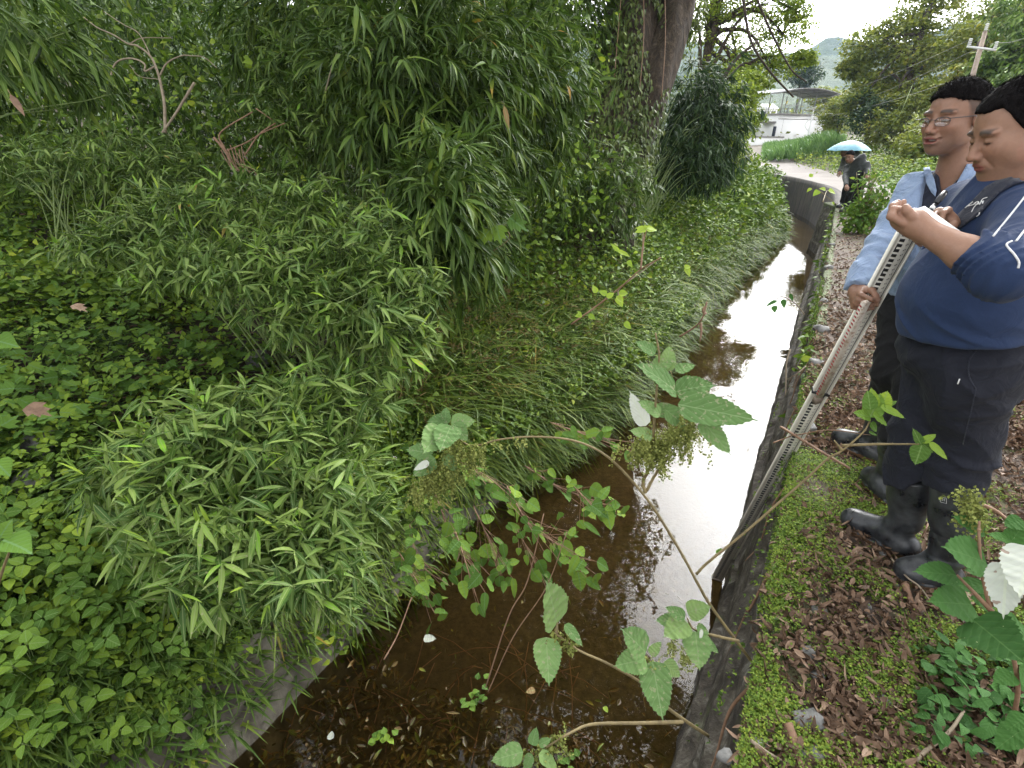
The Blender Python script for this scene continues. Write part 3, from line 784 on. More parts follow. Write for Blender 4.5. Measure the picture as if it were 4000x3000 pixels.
SKIN = V(.34, .20, .138)
class Head:
    def __init__(s, c, F, U, sc=1.0, fat=0.0):
        s.c = np.asarray(c, float); s.F = nz(F); s.U = nz(np.asarray(U)-np.dot(U, s.F)*s.F); s.L = np.cross(s.U, s.F); s.s = sc; s.fat = fat
    def w(s, f, l, u): return s.c+s.s*(f*s.F+l*s.L+u*s.U)
    def loc(s, p):
        q_ = (p-s.c)/s.s; return q_@s.F, q_@s.L, q_@s.U
    def e(s, c, r): return ell(s.w(*c), np.array(r)*s.s, s.F, s.L, s.U)
    def cp(s, a, b, ra, rb): return cap(s.w(*a), s.w(*b), ra*s.s, rb*s.s)
    def skull(s, b, mouth=.0):
        t = s.fat
        b.add(s.e((-.012, 0, .035), (.097, .077, .083)), .01)
        b.add(s.e((.028, 0, -.03), (.058, .062+t, .082)), .03)
        b.add(s.e((.038, 0, -.078), (.044+t*.3, .046+t, .034)), .03)      # jaw
        b.add(s.e((.066, 0, -.099), (.02, .022+t*.5, .016)), .02)         # chin
        for l in (-1, 1):
            b.add(s.e((.052, l*.038, -.022), (.03+t*.4, .026+t*.5, .024+t*.5)), .025)   # cheek
            b.add(s.e((.012, l*(.054+t*.6), -.055), (.035, .014+t*.5, .03)), .03)   # jaw angle
            b.add(s.e((.074, l*.033, .026), (.016, .025, .009)), .012)    # brow
            b.add(s.e((.088, l*.032, .004), (.014, .017, .010)), .010, 's')   # socket
            b.add(s.e((.071, l*.0325, .004), (.0165, .0165, .0125)), .004)  # lids
        b.add(s.cp((.082, 0, .012), (.106, 0, -.03), .007, .0115), .012)   # nose
        for l in (-1, 1): b.add(s.e((.095, l*.0135, -.034), (.011, .0085, .0085)), .006)
        for l in (-1, 1): b.add(s.e((.101, l*.007, -.0425), (.004, .0032, .003)), .002, 's')
        b.add(s.e((.082, 0, -.056), (.014, .028, .018)), .014)            # muzzle
        mw = 1.25 if mouth else 1
        b.add(s.e((.0925, 0, -.0565+mouth*.3), (.0085, .022*mw, .0055)), .005)
        b.add(s.e((.0905, 0, -.0685-mouth), (.0085, .019*mw, .0065)), .005)
        if mouth: b.add(s.e((.094, 0, -.0625-mouth*.4), (.02, .022, .0030+mouth*.40)), .003, 's')
        if mouth:
            for l in (-1, 1): b.add(s.e((.082, l*.026, -.0585), (.01, .006, .003)), .003, 's')
        else: b.add(s.e((.100, 0, -.0622), (.008, .024, .0012)), .002, 's')
        for l in (-1, 1):
            b.add(s.e((-.006, l*(.079+t*.5), -.006), (.019, .007, .032)), .008)
            b.add(s.e((.0, l*(.087+t*.5), -.004), (.010, .005, .02)), .004, 's')
            b.add(s.cp((.088, l*.0235, -.036), (.078, l*.037, -.066), .0022, .0018), .006, 's')
            b.add(s.cp((.0775, l*.020, -.011), (.071, l*.044, -.008), .0016, .0012), .004, 's')
            if t: b.add(s.e((.03, l*.03, -.105), (.035, .03, .02)), .03)
    def paint(s, p, col, brow=(.05, .035, .03), stub=.35):
        f, l, u = s.loc(p); al = np.abs(l)
        front = f > .04
        def mk(v, c, w_):
            m = np.clip(w_, 0, 1)[:, None]; return v*(1-m)+np.array(c)*m
        face = np.clip(1-np.hypot(np.hypot(f, l), u)/.16, 0, 1) > 0
        # colour patches of the face: reddish nose, ears and cheeks; lips; brows; shaved beard
        red = np.exp(-(((al-.038)/.02)**2+((u+.02)/.022)**2))*(f > .03)+np.exp(-((l/.014)**2+((u+.028)/.014)**2))*(f > .08)+.8*(al > .078)
        col = mk(col, (.40, .18, .125), red*.35*face)
        lip = (np.clip(1.25-((l/.023)**2+((u+.0625)/.0125)**2), 0, 1)*3)*(f > .075)
        col = mk(col, (.27, .095, .08), lip*.75)
        by = .031-((al-.032)/.03)**2*.006
        bw = np.exp(-(((u-by)/.0058)**4))*np.clip((.022-np.abs(al-.034))/.004, 0, 1)*(f > .05)
        col = mk(col, brow, bw*.95)
        lash = np.exp(-(((u-.0)/.0028)**2))*np.clip((.0155-np.abs(al-.0325))/.003, 0, 1)*(f > .06)
        col = mk(col, (.03, .02, .018), lash)
        sb = np.exp(-((u+.085)/.03)**2)*np.clip((f-.0)/.05, 0, 1)*stub*(1-np.clip(lip, 0, 1))*face
        col = mk(col, (.14, .095, .075), sb)
        return col

def hand(b, wrist, d, nrm, side, curl, thumb, sc=1.0, k=.008, spread=.12, pl=.085):
    """palm and five fingers. d: wrist to knuckles, nrm: out of the palm, side: towards the thumb;
       curl: bend in radians of each finger's joints (index..little); thumb: three points in (d, nrm, side)"""
    d = nz(d); nrm = nz(np.asarray(nrm)-np.dot(nrm, d)*d); side = nz(np.asarray(side)-np.dot(side, d)*d-np.dot(side, nrm)*nrm)
    w_ = np.asarray(wrist, float); L = lambda a, n, s_: w_+sc*(a*d+n*nrm+s_*side)
    b.add(ell(L(pl*.55, 0, 0), np.array((pl*.56, .014, .040))*sc, d, nrm, side), .012)
    b.add(cap(L(.0, 0, 0), L(.03, 0, 0), .026*sc, .025*sc), .02)
    b.add(ell(L(pl*.35, .010, .024), np.array((.032, .014, .018))*sc, d, nrm, side), .012)
    ln = [(.041, .025, .021), (.045, .029, .022), (.042, .027, .021), (.033, .020, .019)]
    tips = []
    for i in range(4):
        s0 = (.030-.0195*i); base = L(pl-(.004 if i in (0, 2) else 0)-(.012 if i == 3 else 0), -.002, s0)
        ang = 0.0; sp_ = (1.5-i)*spread; p = base; c = curl[i]; c = (c, c, c*.8) if np.isscalar(c) else c
        b.add(cap(L(pl*.4, -.003, s0*.7), base, .009*sc, .0095*sc), k)
        for j in range(3):
            ang += c[j]
            dd = nz(math.cos(ang)*(d*math.cos(sp_)+side*math.sin(sp_))+math.sin(ang)*nrm)
            qn = p+dd*ln[i][j]*sc; r0 = (.0092, .0082, .0076)[j]*sc*(.88 if i == 3 else 1)
            b.add(cap(p, qn, r0, r0*.92), .005); b.add(cap(p, p+dd*.001, r0*1.06, r0*1.06), .004)
            p = qn
        tips.append(p)
    t = [L(*a) for a in thumb]
    for j in range(len(t)-1):
        r = (.0135, .0115, .0098, .0090)[j]*sc; b.add(cap(t[j], t[j+1], r, r*.9), .008)
    return tips

# ------------------------------------------------------------------ people
def boot(ankle, toe, top, r0=.072):
    b = Body(); ankle = np.asarray(ankle, float); toe = np.asarray(toe, float).copy(); top = np.asarray(top, float)
    d = toe-ankle; d[2] = 0; d = nz(d); heel = ankle-d*.035; heel[2] = .052
    tip = toe-d*.045; tip[2] = .048
    mid = ankle*.5+top*.5
    b.add(cap(top, mid, r0, r0*.88), .02); b.add(cap(mid, ankle-V(0, 0, .03), r0*.88, .058), .03)
    b.add(cap(heel, heel+d*.03, .047, .05), .03)
    side = np.cross(d, UPZ)
    b.add(cap(heel+d*.07+V(0, 0, .03), tip, .050, .043), .05)
    b.add(ell(tip-d*.02, (.06, .05, .045), d, side, UPZ), .02)
    n0 = heel-d*.055; L_ = float(np.linalg.norm((toe-n0)[:2]))
    def sole(p):   # welt and sole: a flat slab a little wider than the upper
        q = p-n0; a = q@d/L_; s = q@side; w_ = .034+.018*np.sin(np.clip(a, 0, 1)*2.6-.3); w_ = np.where(a > .8, w_*np.sqrt(np.clip(1-((a-.8)/.21)**2, 0.02, 1)), w_)
        return np.maximum(np.maximum(np.abs(s)-w_, np.maximum(-a, a-1)*L_), np.abs(p[:, 2]-.012)-.014)
    b.p.append(((sole, None, 0), .006, 'u'))
    b.cut(lambda p: -(p[:, 2]-.001), .003)
    wr = folds(int(abs(ankle[0]*1000)) % 97, (14, 30), (.4, .4, 1.6))
    b.disp(lambda p: .007*wr(p)*np.exp(-((p[:, 2]-ankle[2]-.02)/.07)**2), 0)
    b.cut(lambda p: (p-top)@nz(top-mid), .004)
    b.cut(lambda p: -np.maximum(np.maximum((p-mid)@nz(mid-top)-.0, -0.0*p[:, 0]), 0)-1.0, .004)
    return b
def glasses(h, parent, metal='metal_dark'):
    b = MB()
    g = None
    for l in (-1, 1):
        pts = []
        for a in np.linspace(0, 2*math.pi, 19):
            x = math.cos(a); z = math.sin(a); pts.append(h.w(.1-.006*(x*l+1), l*.034+.0225*np.sign(x)*abs(x)**.75, -.002+.0145*np.sign(z)*abs(z)**.75))
        pts = np.array(pts)
        b.tube(pts[:10], .0013*h.s, 5); b.tube(pts[9:], .0007*h.s, 5)
        b.tube([h.w(.096, l*.058, .008), h.w(.085, l*.073, .008), h.w(.03, l*.081, .006), h.w(-.012, l*.083, .004), h.w(-.03, l*.082, -.014)], .0016*h.s, 6)
        lens = mesh_py('lens', list(pts[:-1])+[p-h.F*.0015 for p in pts[:-1]], [tuple(range(18)), tuple(range(35, 17, -1))]+[(i, (i+1) % 18, 18+(i+1) % 18, 18+i) for i in range(18)])
        if g is None: g = link('glasses', None, parent); ll = []
        ll.append(lens)
    b.tube([h.w(.101, -.012, .004), h.w(.105, 0, .007), h.w(.101, .012, .004)], .0011*h.s, 5)
    bpy.data.objects.remove(g)
    g = b.build('glasses', M[metal], parent, True)
    for l in ll: link('lens', l, g, M['lens'])
    return g
def hair(h, ub, t=.007, name='hair', mat='hair', parent=None, back=.006, amp=.0016, hh=.004):
    def f(p):
        a, l, u = h.loc(p)
        q = np.stack([a+.012, l, u-.036], -1); r = np.array((.097+t, .077+t, .083+t*1.25))
        k0 = np.linalg.norm(q/r, axis=-1); k1 = np.linalg.norm(q/(r*r), axis=-1)+1e-9
        d = k0*(k0-1)/k1
        d = d+amp*np.sin(a*260+3*np.sin(l*70))*np.sin(l*230+u*90)+amp*.7*np.sin(a*90+l*140+u*120)
        m = ub(a, np.abs(l), u, l)+.0025*np.sin(l*300)*np.sin(a*280)
        return smax(d, m, .008)*h.s
    c = h.w(-.01, 0, .03)
    return link(name, polygonize(f, c-.135*h.s, c+.135*h.s, hh, name), parent, M[mat])

def strands(h, hobj, n, L_, sweep, nrm_w, seed=1):
    """short hairs standing off the hair mass, so that its outline is not a shell"""
    me = hobj.data; rr = np.random.default_rng(seed); co = np.empty(len(me.vertices)*3, np.float32); me.vertices.foreach_get('co', co); co = co.reshape(-1, 3).astype(float)
    nn = np.empty(len(me.vertices)*3, np.float32); me.vertices.foreach_get('normal', nn); nn = nn.reshape(-1, 3).astype(float)
    i = rr.integers(0, len(co), n); d = nz(nn[i]*nrm_w+sweep[0]*h.F+sweep[2]*h.U+rr.normal(0, .22, (n, 3))); lv = Leaves()
    lv.add(co[i]-nn[i]*.001, d, nz(rr.normal(0, 1, (n, 3))), L_*rr.uniform(.5, 1.3, n), .0016, .35, rr.random(n)); lv.build('hair_tufts', T_ST, M['hair'], hobj)
def bbox(*pts, r=.16):
    p = np.array([np.asarray(a, float) for a in pts]); return p.min(0)-r, p.max(0)+r

# ---- the man in the navy sweatshirt -------------------------------------
def man_navy():
    F = nz(V(-.92, .38, 0)); L = V(-F[1], F[0], 0)
    hd = Head(P(3968, 508, 1.46), (-.93, .18, -.42), UPZ, 1.03, .010)
    neck = V(1.475, 1.64, 1.41)
    shL, shR = V(1.40, 1.45, 1.345), V(1.52, 1.82, 1.345)
    elL = P(3912, 1065, 1.26); wrL = P(3597, 893, 1.375)
    elR = V(1.62, 1.90, 1.14); wrR = P(3700, 882, 1.58)
    hip = V(1.52, 1.63, .92)
    hipL, hipR = hip+L*.09-V(0, 0, .06), hip-L*.09-V(0, 0, .06)
    knL, knR = P(3785, 1690, 1.80), P(3592, 1690, 1.95)
    btL, btR = P(3728, 1905, 1.86), P(3548, 1880, 2.03)
    anL, anR = P(3715, 2140, 1.93), P(3548, 2010, 2.09)
    toL, toR = G(3492, 2222, .04), G(3287, 2010, .04)
    root = link('person', None, None)
    bpy.data.objects.remove(root)
    b = Body(); hd.skull(b)
    b.add(cap(hd.w(-.03, 0, -.06), neck, .066, .075), .03)
    b.add(cap(neck, hip, .07, .11), .06)
    for s, e, w_ in ((shL, elL, wrL), (shR, elR, wrR)):
        b.add(cap(neck-V(0, 0, .03), s, .05, .05), .03); b.add(cap(s, e, .05, .043), .03); b.add(cap(e, e*.6+w_*.4, .045, .041), .02); b.add(cap(e*.6+w_*.4, w_, .041, .028), .02)
    for h_, k_, a_ in ((hipL, knL, anL), (hipR, knR, anR)):
        b.add(cap(h_, k_, .08, .05), .04); b.add(cap(k_, a_-V(0, 0, .02), .05, .035), .03)
    # left hand palm up under the notebook, thumb nearest the camera
    dL = nz(P(3484, 858, 1.41)-wrL)
    b.add(cap(wrL, P(3562, 868, 1.385), .028, .031), .02); b.add(cap(P(3562, 868, 1.385), P(3520, 856, 1.395), .031, .026), .02); b.add(cap(P(3560, 866, 1.40), P(3510, 846, 1.43), .024, .020), .02)
    for ch, r_ in (([(3528, 872, 1.375), (3481, 846, 1.38), (3490, 818, 1.385), (3513, 817, 1.39)], .0112), ([(3524, 862, 1.40), (3484, 832, 1.405), (3488, 805, 1.41), (3500, 795, 1.415)], .0105), ([(3525, 852, 1.425), (3501, 824, 1.43), (3503, 802, 1.43), (3507, 791, 1.43)], .0105), ([(3540, 846, 1.44), (3520, 820, 1.445), (3524, 800, 1.445), (3529, 789, 1.445)], .0100), ([(3585, 874, 1.365), (3561, 846, 1.36), (3546, 826, 1.36), (3538, 811, 1.365)], .0125)):
        q_ = [P(*a) for a in ch]
        for i in range(3): b.add(cap(q_[i], q_[i+1], r_*(1-.06*i), r_*(.94-.06*i)), .0045)
    # right hand closed round the pen
    dR = nz(P(3632, 806, 1.53)-wrR)
    hand(b, wrR, dR, V(-.35, -.45, -.75), V(-.45, -.75, .45), [(.75, .95, .45), (1.0, 1.0, .55), (1.2, 1.1, .6), (1.3, 1.1, .6)],
         [(.02, .01, .025), (.05, .035, .04), (.072, .055, .03), (.085, .068, .012)], 1.0, pl=.08)
    def colf(p):
        c = np.tile(SKIN*V(1.02, .98, .96), (len(p), 1)); c = hd.paint(p, c, stub=.25)
        return c
    lo, hi = bbox(hd.c, neck, shL, shR, elL, wrL, elR, wrR, hip, knL, knR, anL, anR, dL*.1+wrL, r=.17)
    me = polygonize(b, lo, hi, .0042, 'person', colf)
    root = link('person', me, None, M['skin'], 'stout man in navy sweatshirt looking down and writing in a notebook', 'person')
    # sweatshirt
    s = Body()
    s.add(ell(V(1.48, 1.64, 1.25), (.15, .205, .19), F, L, UPZ), .05)
    s.add(ell(V(1.435, 1.60, 1.11), (.178, .205, .17), F, L, UPZ), .07)
    s.add(ell(V(1.475, 1.61, 1.0), (.18, .20, .12), F, L, UPZ), .05)
    s.add(ell(V(1.56, 1.62, 1.15), (.13, .19, .24), F, L, UPZ), .05)
    s.add(cap(neck+V(0, 0, -.01), shL, .088, .083), .05); s.add(cap(neck+V(0, 0, -.01), shR, .088, .083), .05)
    s.add(cap(neck-V(0, 0, .05), neck+V(-.008, 0, .022), .10, .078), .03)
    s.add(cap(shL, elL, .084, .070), .04); s.add(cap(shR, elR, .084, .070), .04)
    cuL = elL*.60+wrL*.40; cuR = elR*.35+wrR*.65
    s.add(cap(elL, cuL, .066, .053), .03); s.add(cap(elR, cuR, .064, .052), .03)
    s.add(cap(cuL-(wrL-elL)*.10, cuL, .054, .0535), .008)
    # cut the cuff, the neck and the hem
    dc = nz(wrL-elL)
    near = lambda p, a, r: np.linalg.norm(p-a, axis=-1)-r
    s.add((lambda p: np.maximum(-(p-cuL)@dc, near(p, cuL+dc*.08, .095)), None, 0), .006, 's')
    dr = nz(wrR-elR); s.add((lambda p: np.maximum(-(p-cuR)@dr, near(p, cuR+dr*.05, .075)), None, 0), .006, 's')
    s.cut(lambda p: (1.005-.035*((p-hip)@F)/.2)-p[:, 2]-.005, .012)
    fd = folds(5, (8, 17), (1, 1, .7)); fb = folds(8, (16, 30), (.5, .5, 1.6))
    ax = nz(elL-shL)
    def disp(p):
        t = (p-shL)@ax/np.linalg.norm(elL-shL); near_arm = np.exp(-(np.linalg.norm(p-(shL+(elL-shL)*.95), axis=-1)/.13)**2)
        a2 = (p-elL)@dc
        arm = np.exp(-(np.linalg.norm(p-(elL*.75+wrL*.25), axis=-1)/.10)**2)
        rings = 1-2*np.abs(np.sin(a2*105+2.0*np.sin(p@V(24, 31, 17))+.9*np.sin(p@V(-33, 12, 41))))**.7
        hem = np.exp(-((p[:, 2]-1.03)/.05)**2)
        return -.0065*fd(p)*(1-.75*np.exp(-(np.linalg.norm(p-V(1.3, 1.62, 1.14), axis=-1)/.19)**2))-.0062*rings*arm-.010*fb(p)*(near_arm+hem*.9)
    s.disp(lambda p: 1.25*disp(p), 0)
    # neckline
    s.cut(lambda p: (p-(neck+V(-.012, 0, .042)))@nz(V(-.42*0+.0, 0, 1)+F*-.35), .006)
    lo, hi = bbox(shL, shR, elL, elR, cuL, hip, neck, V(1.3, 1.6, 1.1), r=.22)
    me = polygonize(s, lo, hi, .0052, 'sweatshirt'); sw = link('sweatshirt', me, root, M['navy'])
    S = s
    patch('strap', S, [(3700, 878), (3752, 826), (3806, 774), (3850, 728), (3890, 706), (3950, 690), (4040, 664), (4040, 700), (3960, 722), (3905, 752), (3866, 792), (3828, 836), (3775, 874), (3727, 908)], M['navy_dark'], sw, .9, 2.0, .005, .005, 12)
    def lines(name, ls, r, m, par, off=.001):
        bb = MB()
        for l in ls: bb.tube(stroke(S, l, .8, 2.0, off), r, 6)
        return bb.build(name, m, par, True)
    lines('piping', [[(4060, 690), (4000, 772), (3945, 842), (3880, 922)], [(4060, 830), (4000, 902), (3969, 942)], [(3953, 941), (3932, 957), (3962, 994), (3980, 1024), (3977, 1048)]], .0024, M['piping'], sw)
    # script lettering on the chest
    lines('lettering', [[(3770, 812), (3790, 796), (3800, 788)], [(3776, 806), (3800, 800), (3812, 792)], [(3802, 800), (3812, 790), (3822, 788), (3822, 796), (3810, 800)],
                        [(3795, 828), (3806, 808), (3822, 790)], [(3824, 798), (3836, 786), (3838, 795), (3842, 784)], [(3826, 800), (3838, 778), (3856, 771)]], .0013, M['piping'], sw, .006)
    lines('emblem', [[(3815, 846), (3824, 838), (3826, 830)]], .0014, M['piping'], sw, .006)
    # trousers
    t = Body()
    t.add(ell(hip+V(0, 0, .0), (.185, .19, .14), F, L, UPZ), .05)
    t.add(ell(hip-F*.06-V(0, 0, .05), (.13, .17, .12), F, L, UPZ), .05)
    for h_, k_, a_, rr in ((hipL, knL, btL, .018), (hipR, knR, btR, 0)):
        t.add(cap(h_, k_, .118, .088), .04); t.add(cap(k_, a_, .088, .082), .04)
    d1 = nz(btL-knL); t.add((lambda p: np.maximum(-(p-btL-d1*.01)@d1, near(p, btL+d1*.13, .15)), None, 0), .006, 's')
    d2 = nz(btR-knR); t.add((lambda p: np.maximum(-(p-btR-d2*.005)@d2, near(p, btR+d2*.135, .15)), None, 0), .006, 's')
    t.cut(lambda p: p[:, 2]-1.03, .01)
    ft = folds(15, (9, 20), (.8, .8, 1.3)); ft2 = folds(19, (18, 34), (.4, .4, 1.6))
    t.disp(lambda p: -.016*ft(p)-.022*ft2(p)*(np.exp(-((p[:, 2]-.54)/.08)**2)+.5*np.exp(-((p[:, 2]-.83)/.08)**2)), 0)
    lo, hi = bbox(hip, hipL, hipR, knL, knR, btL, btR, r=.2)
    tr = link('trousers', polygonize(t, lo, hi, .007, 'trousers'), root, M['trouser_navy'])
    bb = MB()
    bb.tube(stroke(t, [(3812, 1370), (3786, 1410), (3786, 1470), (3812, 1520)], .8, 2.4, .001), .0016, 5); bb.tube(stroke(t, [(3812, 1520), (3795, 1600), (3775, 1680), (3762, 1735)], .8, 2.4, .0005), .0016, 5)
    bb.build('pocket_seam', M['navy_dark'], tr, True)
    bb = MB(); bb.tube(stroke(t, [(3749, 1480), (3741, 1500)], .8, 2.4, .002), .0022, 5); bb.build('zip_pull', M['piping'], tr, True)
    for a_, to_, tp in ((anL, toL, btL+V(0, 0, .02)), (anR, toR, btR+V(0, 0, .035))):
        bo = boot(a_, to_, tp, .078); lo, hi = bbox(a_, to_, tp, V(a_[0], a_[1], .05), r=.1)
        bt = link('boot', polygonize(bo, lo, hi, .006, 'boot'), root, M['rubber'])
        if a_ is anL:
            bb = MB()
            for l in ([(3672, 1940), (3696, 1946), (3697, 1967), (3673, 1961), (3672, 1940)], [(3677, 1947), (3676, 1956)], [(3682, 1946), (3681, 1957), (3686, 1952)], [(3690, 1948), (3689, 1958)]):
                p_ = np.array(l, float); bb.tube(march(bo, p_[:, 0], p_[:, 1], 1.2, 2.4, .001), .0006, 4)
            bb.build('tag', M['piping'], bt)
    # receding hair combed back
    def ub(a, al, u, l):
        line = np.interp(a, [-.12, -.05, -.02, .02, .04, .06, .1], [-.06, -.052, -.02, .0, .047, .072, .086])
        rec = .02*np.exp(-((al-.05)/.014)**2)*(a > .02)
        return line+rec-u
    hr = hair(hd, ub, .008, parent=root); strands(hd, hr, 3500, .026, (-.9, 0, .1), .25)
    # notebook, propped on the left hand
    c0, c1, c2 = P(3562, 828, 1.415), P(3598, 819, 1.43), P(3757, 932, 1.385)
    c3 = c0+(c2-c1); n = nz(np.cross(c2-c1, c0-c1)); n = n if n[2] > 0 else -n
    nbk = MB(); nbk.add([c0, c1, c2, c3, c0-n*.003, c1-n*.003, c2-n*.003, c3-n*.003], [(0, 1, 2, 3), (7, 6, 5, 4), (0, 4, 5, 1), (1, 5, 6, 2), (2, 6, 7, 3), (3, 7, 4, 0)])
    no = nbk.build('notebook', M['cover'], None, label='thin open notebook with reddish cover held up by the man in the navy sweatshirt', cat='notebook')
    pg = MB(); e = nz(c2-c1)*.002; g = nz(c0-c1)*.002
    q0 = [c0+n*.0005+e-g*0, c1+n*.0005, c2+n*.0005, c3+n*.0005]
    pg.add(q0+[a+n*.012 for a in q0], [(3, 2, 1, 0), (4, 5, 6, 7), (0, 1, 5, 4), (1, 2, 6, 5), (2, 3, 7, 6), (3, 0, 4, 7)]); pg.build('pages', M['paper'], no)
    a, b_ = P(3618, 842, 1.485), P(3692, 750, 1.50); dd = b_-a
    pn = MB(); pn.tube([a, a+dd*.06, a+dd*.10, a+dd*.45], [.0012, .004, .0062, .0062], 10); po = pn.build('pen', M['black'], None, True, label='black marker pen gripped upright above the notebook', cat='pen')
    pn = MB(); pn.tube([a+dd*.25, a+dd*.36], [.0068, .0068], 10); pn.build('band', M['paper'], po, True)
    pn = MB(); pn.tube([a+dd*.5, a+dd*.51, a+dd*.99, a+dd], [.006, .0078, .0074, .006], 10); pn.beam(a+dd*.95-V(.0, .010, 0), a+dd*.62-V(.0, .011, 0), .004, .002); pn.build('cap', M['black'], po)
    return S, b

# ---- the man in the light blue shirt -------------------------------------
def man_blue():
    F = nz(V(-.88, -.47, 0)); L = V(-F[1], F[0], 0)
    hd = Head(P(3727, 462, 2.05), (-.955, -.26, -.12), V(-.05, -.0, 1), 1.09, .0)
    neck = V(1.855, 2.315, 1.43)
    shR = P(3578, 752, 2.28); shL = shR+L*.36+V(0, 0, .0)
    elR, wrR = P(3442, 965, 2.27), P(3345, 1140, 2.20)
    elL, wrL = V(1.86, 1.98, 1.05), P(3655, 960, 1.95)
    hip = V(1.89, 2.30, .87); hipR, hipL = hip-L*.09, hip+L*.09
    knR, knL = P(3492, 1450, 2.42), P(3580, 1500, 2.28)
    anR, anL = P(3428, 1662, 2.73), P(3490, 1800, 2.42)
    btR, btL = P(3450, 1570, 2.62), P(3500, 1700, 2.34)
    toR, toL = G(3252, 1697, .04), G(3383, 1842, .04)
    b = Body(); hd.skull(b, mouth=.0045)
    b.add(cap(hd.w(-.028, 0, -.06), neck, .056, .062), .025)
    b.add(cap(neck, hip, .07, .10), .06)
    for s, e, w_ in ((shL, elL, wrL), (shR, elR, wrR)):
        b.add(cap(neck-V(0, 0, .03), s, .04, .04), .03); b.add(cap(s, e, .045, .038), .03); b.add(cap(e, w_, .038, .026), .02)
    for h_, k_, a_ in ((hipL, knL, anL), (hipR, knR, anR)):
        b.add(cap(h_, k_, .075, .05), .04); b.add(cap(k_, a_-V(0, 0, .02), .05, .035), .03)
    dR = nz(P(3352, 1195, 2.12)-wrR)
    hand(b, wrR, dR, V(.62, -.5, -.2), V(.55, -.35, .25)+V(.3, -.6, 0), [(.9, 1.15, .6), (1.0, 1.2, .6), (1.05, 1.2, .6), (1.1, 1.2, .6)],
         [(.02, .012, .028), (.052, .03, .046), (.078, .044, .040), (.092, .050, .026)], 1.08, pl=.08)
    dL = nz(P(3600, 900, 1.93)-wrL); hand(b, wrL, dL, V(-.3, -.8, -.2), V(-.3, -.2, .9), [(1.0, 1.2, .6)]*4, [(.02, .01, .03), (.05, .03, .045), (.07, .05, .04), (.08, .06, .02)], 1.0)
    def colf(p):
        c = np.tile(SKIN*V(.93, .88, .86), (len(p), 1)); c = hd.paint(p, c, stub=.45)
        a, l, u = hd.loc(p); al = np.abs(l); near = np.linalg.norm(p-hd.c, axis=-1) < .16
        up = np.interp(a, [-.12, -.02, .02, .035, .045], [-.04, -.03, -.005, .03, .2])
        fade = np.clip((u-up)/.03, 0, 1)*near*(al > .03)
        return c*(1-fade[:, None]*.72)+V(.045, .035, .032)*fade[:, None]*.72
    lo, hi = bbox(hd.c, neck, shL, shR, elL, wrL, elR, wrR, hip, knL, knR, anL, anR, wrR+dR*.1, r=.17)
    root = link('person', polygonize(b, lo, hi, .0046, 'person', colf), None, M['skin'], 'man in open light blue shirt and glasses talking while he holds a rod', 'person')
    m = Body(); tc = hd.w(.076, 0, -.0625)
    link('teeth', polygonize(lambda p: ell(tc, np.array((.012, .0155, .0042))*hd.s, hd.F, hd.L, hd.U)[0](p), tc-.03, tc+.03, .0022, 'teeth'), root, M['paper'])
    # polo shirt beneath
    s2 = Body(); ch = V(1.865, 2.29, 1.27)
    s2.add(ell(ch, (.115, .165, .18), F, L, UPZ), .05); s2.add(cap(neck+V(0, 0, -.045), neck+V(.0, 0, .05), .092, .072), .02); s2.add(cap(neck-V(0, 0, .04), shR, .06, .04), .04); s2.add(cap(neck-V(0, 0, .04), shL, .06, .04), .04)
    s2.cut(lambda p: (p-(neck+V(0, 0, .052)))@nz(V(0, 0, 1)-F*.45), .005)
    fp = folds(31, (12, 22)); s2.disp(lambda p: -.004*fp(p), 0)
    # open neck of the polo
    nk = neck+F*.075
    s2.cut(lambda p: -np.maximum(np.maximum(np.abs((p-nk)@L)-.05*np.clip((p[:, 2]-1.335)/.12, 0, 1.3), 1.335-p[:, 2]), -((p-neck)@F)), .004)
    lo, hi = bbox(ch, shR, shL, neck, r=.2)
    po = link('polo_shirt', polygonize(s2, lo, hi, .006, 'polo_shirt'), root, M['polo'])
    for px_, py_ in ((3670, 667), (3702, 700)):
        c = march(s2, [px_], [py_], 1.5, 2.6, .001)[0]; vdir = nz(V(0, 0, H)-c); mm = MB(); mm.tube([c-vdir*.002, c+vdir*.003], .0058, 12); mm.build('button', M['white_paint'], po)
    # shirt
    s = Body()
    s.add(ell(V(1.865, 2.285, 1.27), (.135, .19, .19), F, L, UPZ), .05)
    s.add(ell(V(1.88, 2.29, 1.08), (.135, .175, .20), F, L, UPZ), .07); s.add(ell(V(1.89, 2.30, .94), (.14, .18, .14), F, L, UPZ), .05)
    s.add(cap(neck-V(0, 0, .03), shR, .072, .070), .05); s.add(cap(neck-V(0, 0, .03), shL, .072, .070), .05)
    cu = wrR-(wrR-elR)*.06
    s.add(cap(shR, elR, .070, .064), .05); s.add(cap(elR, cu, .064, .050), .03)
    dw = nz(wrR-elR); s.add(cap(cu-dw*.06, cu, .049, .051), .004)
    s.add(cap(shL, elL, .068, .064), .04); s.add(cap(elL, wrL, .060, .048), .03)
    near = lambda p, a, r: np.linalg.norm(p-a, axis=-1)-r
    s.add((lambda p: np.maximum(-(p-cu)@dw, near(p, cu+dw*.08, .11)), None, 0), .004, 's')
    s.cut(lambda p: np.where(np.linalg.norm(p[:, :2]-hip[:2], axis=-1) < .27, (.865+.05*np.cos(6*((p-hip)@L)))-p[:, 2], -1), .006)
    fs = folds(44, (9, 18), (1, 1, .7)); fr = folds(48, (18, 34))
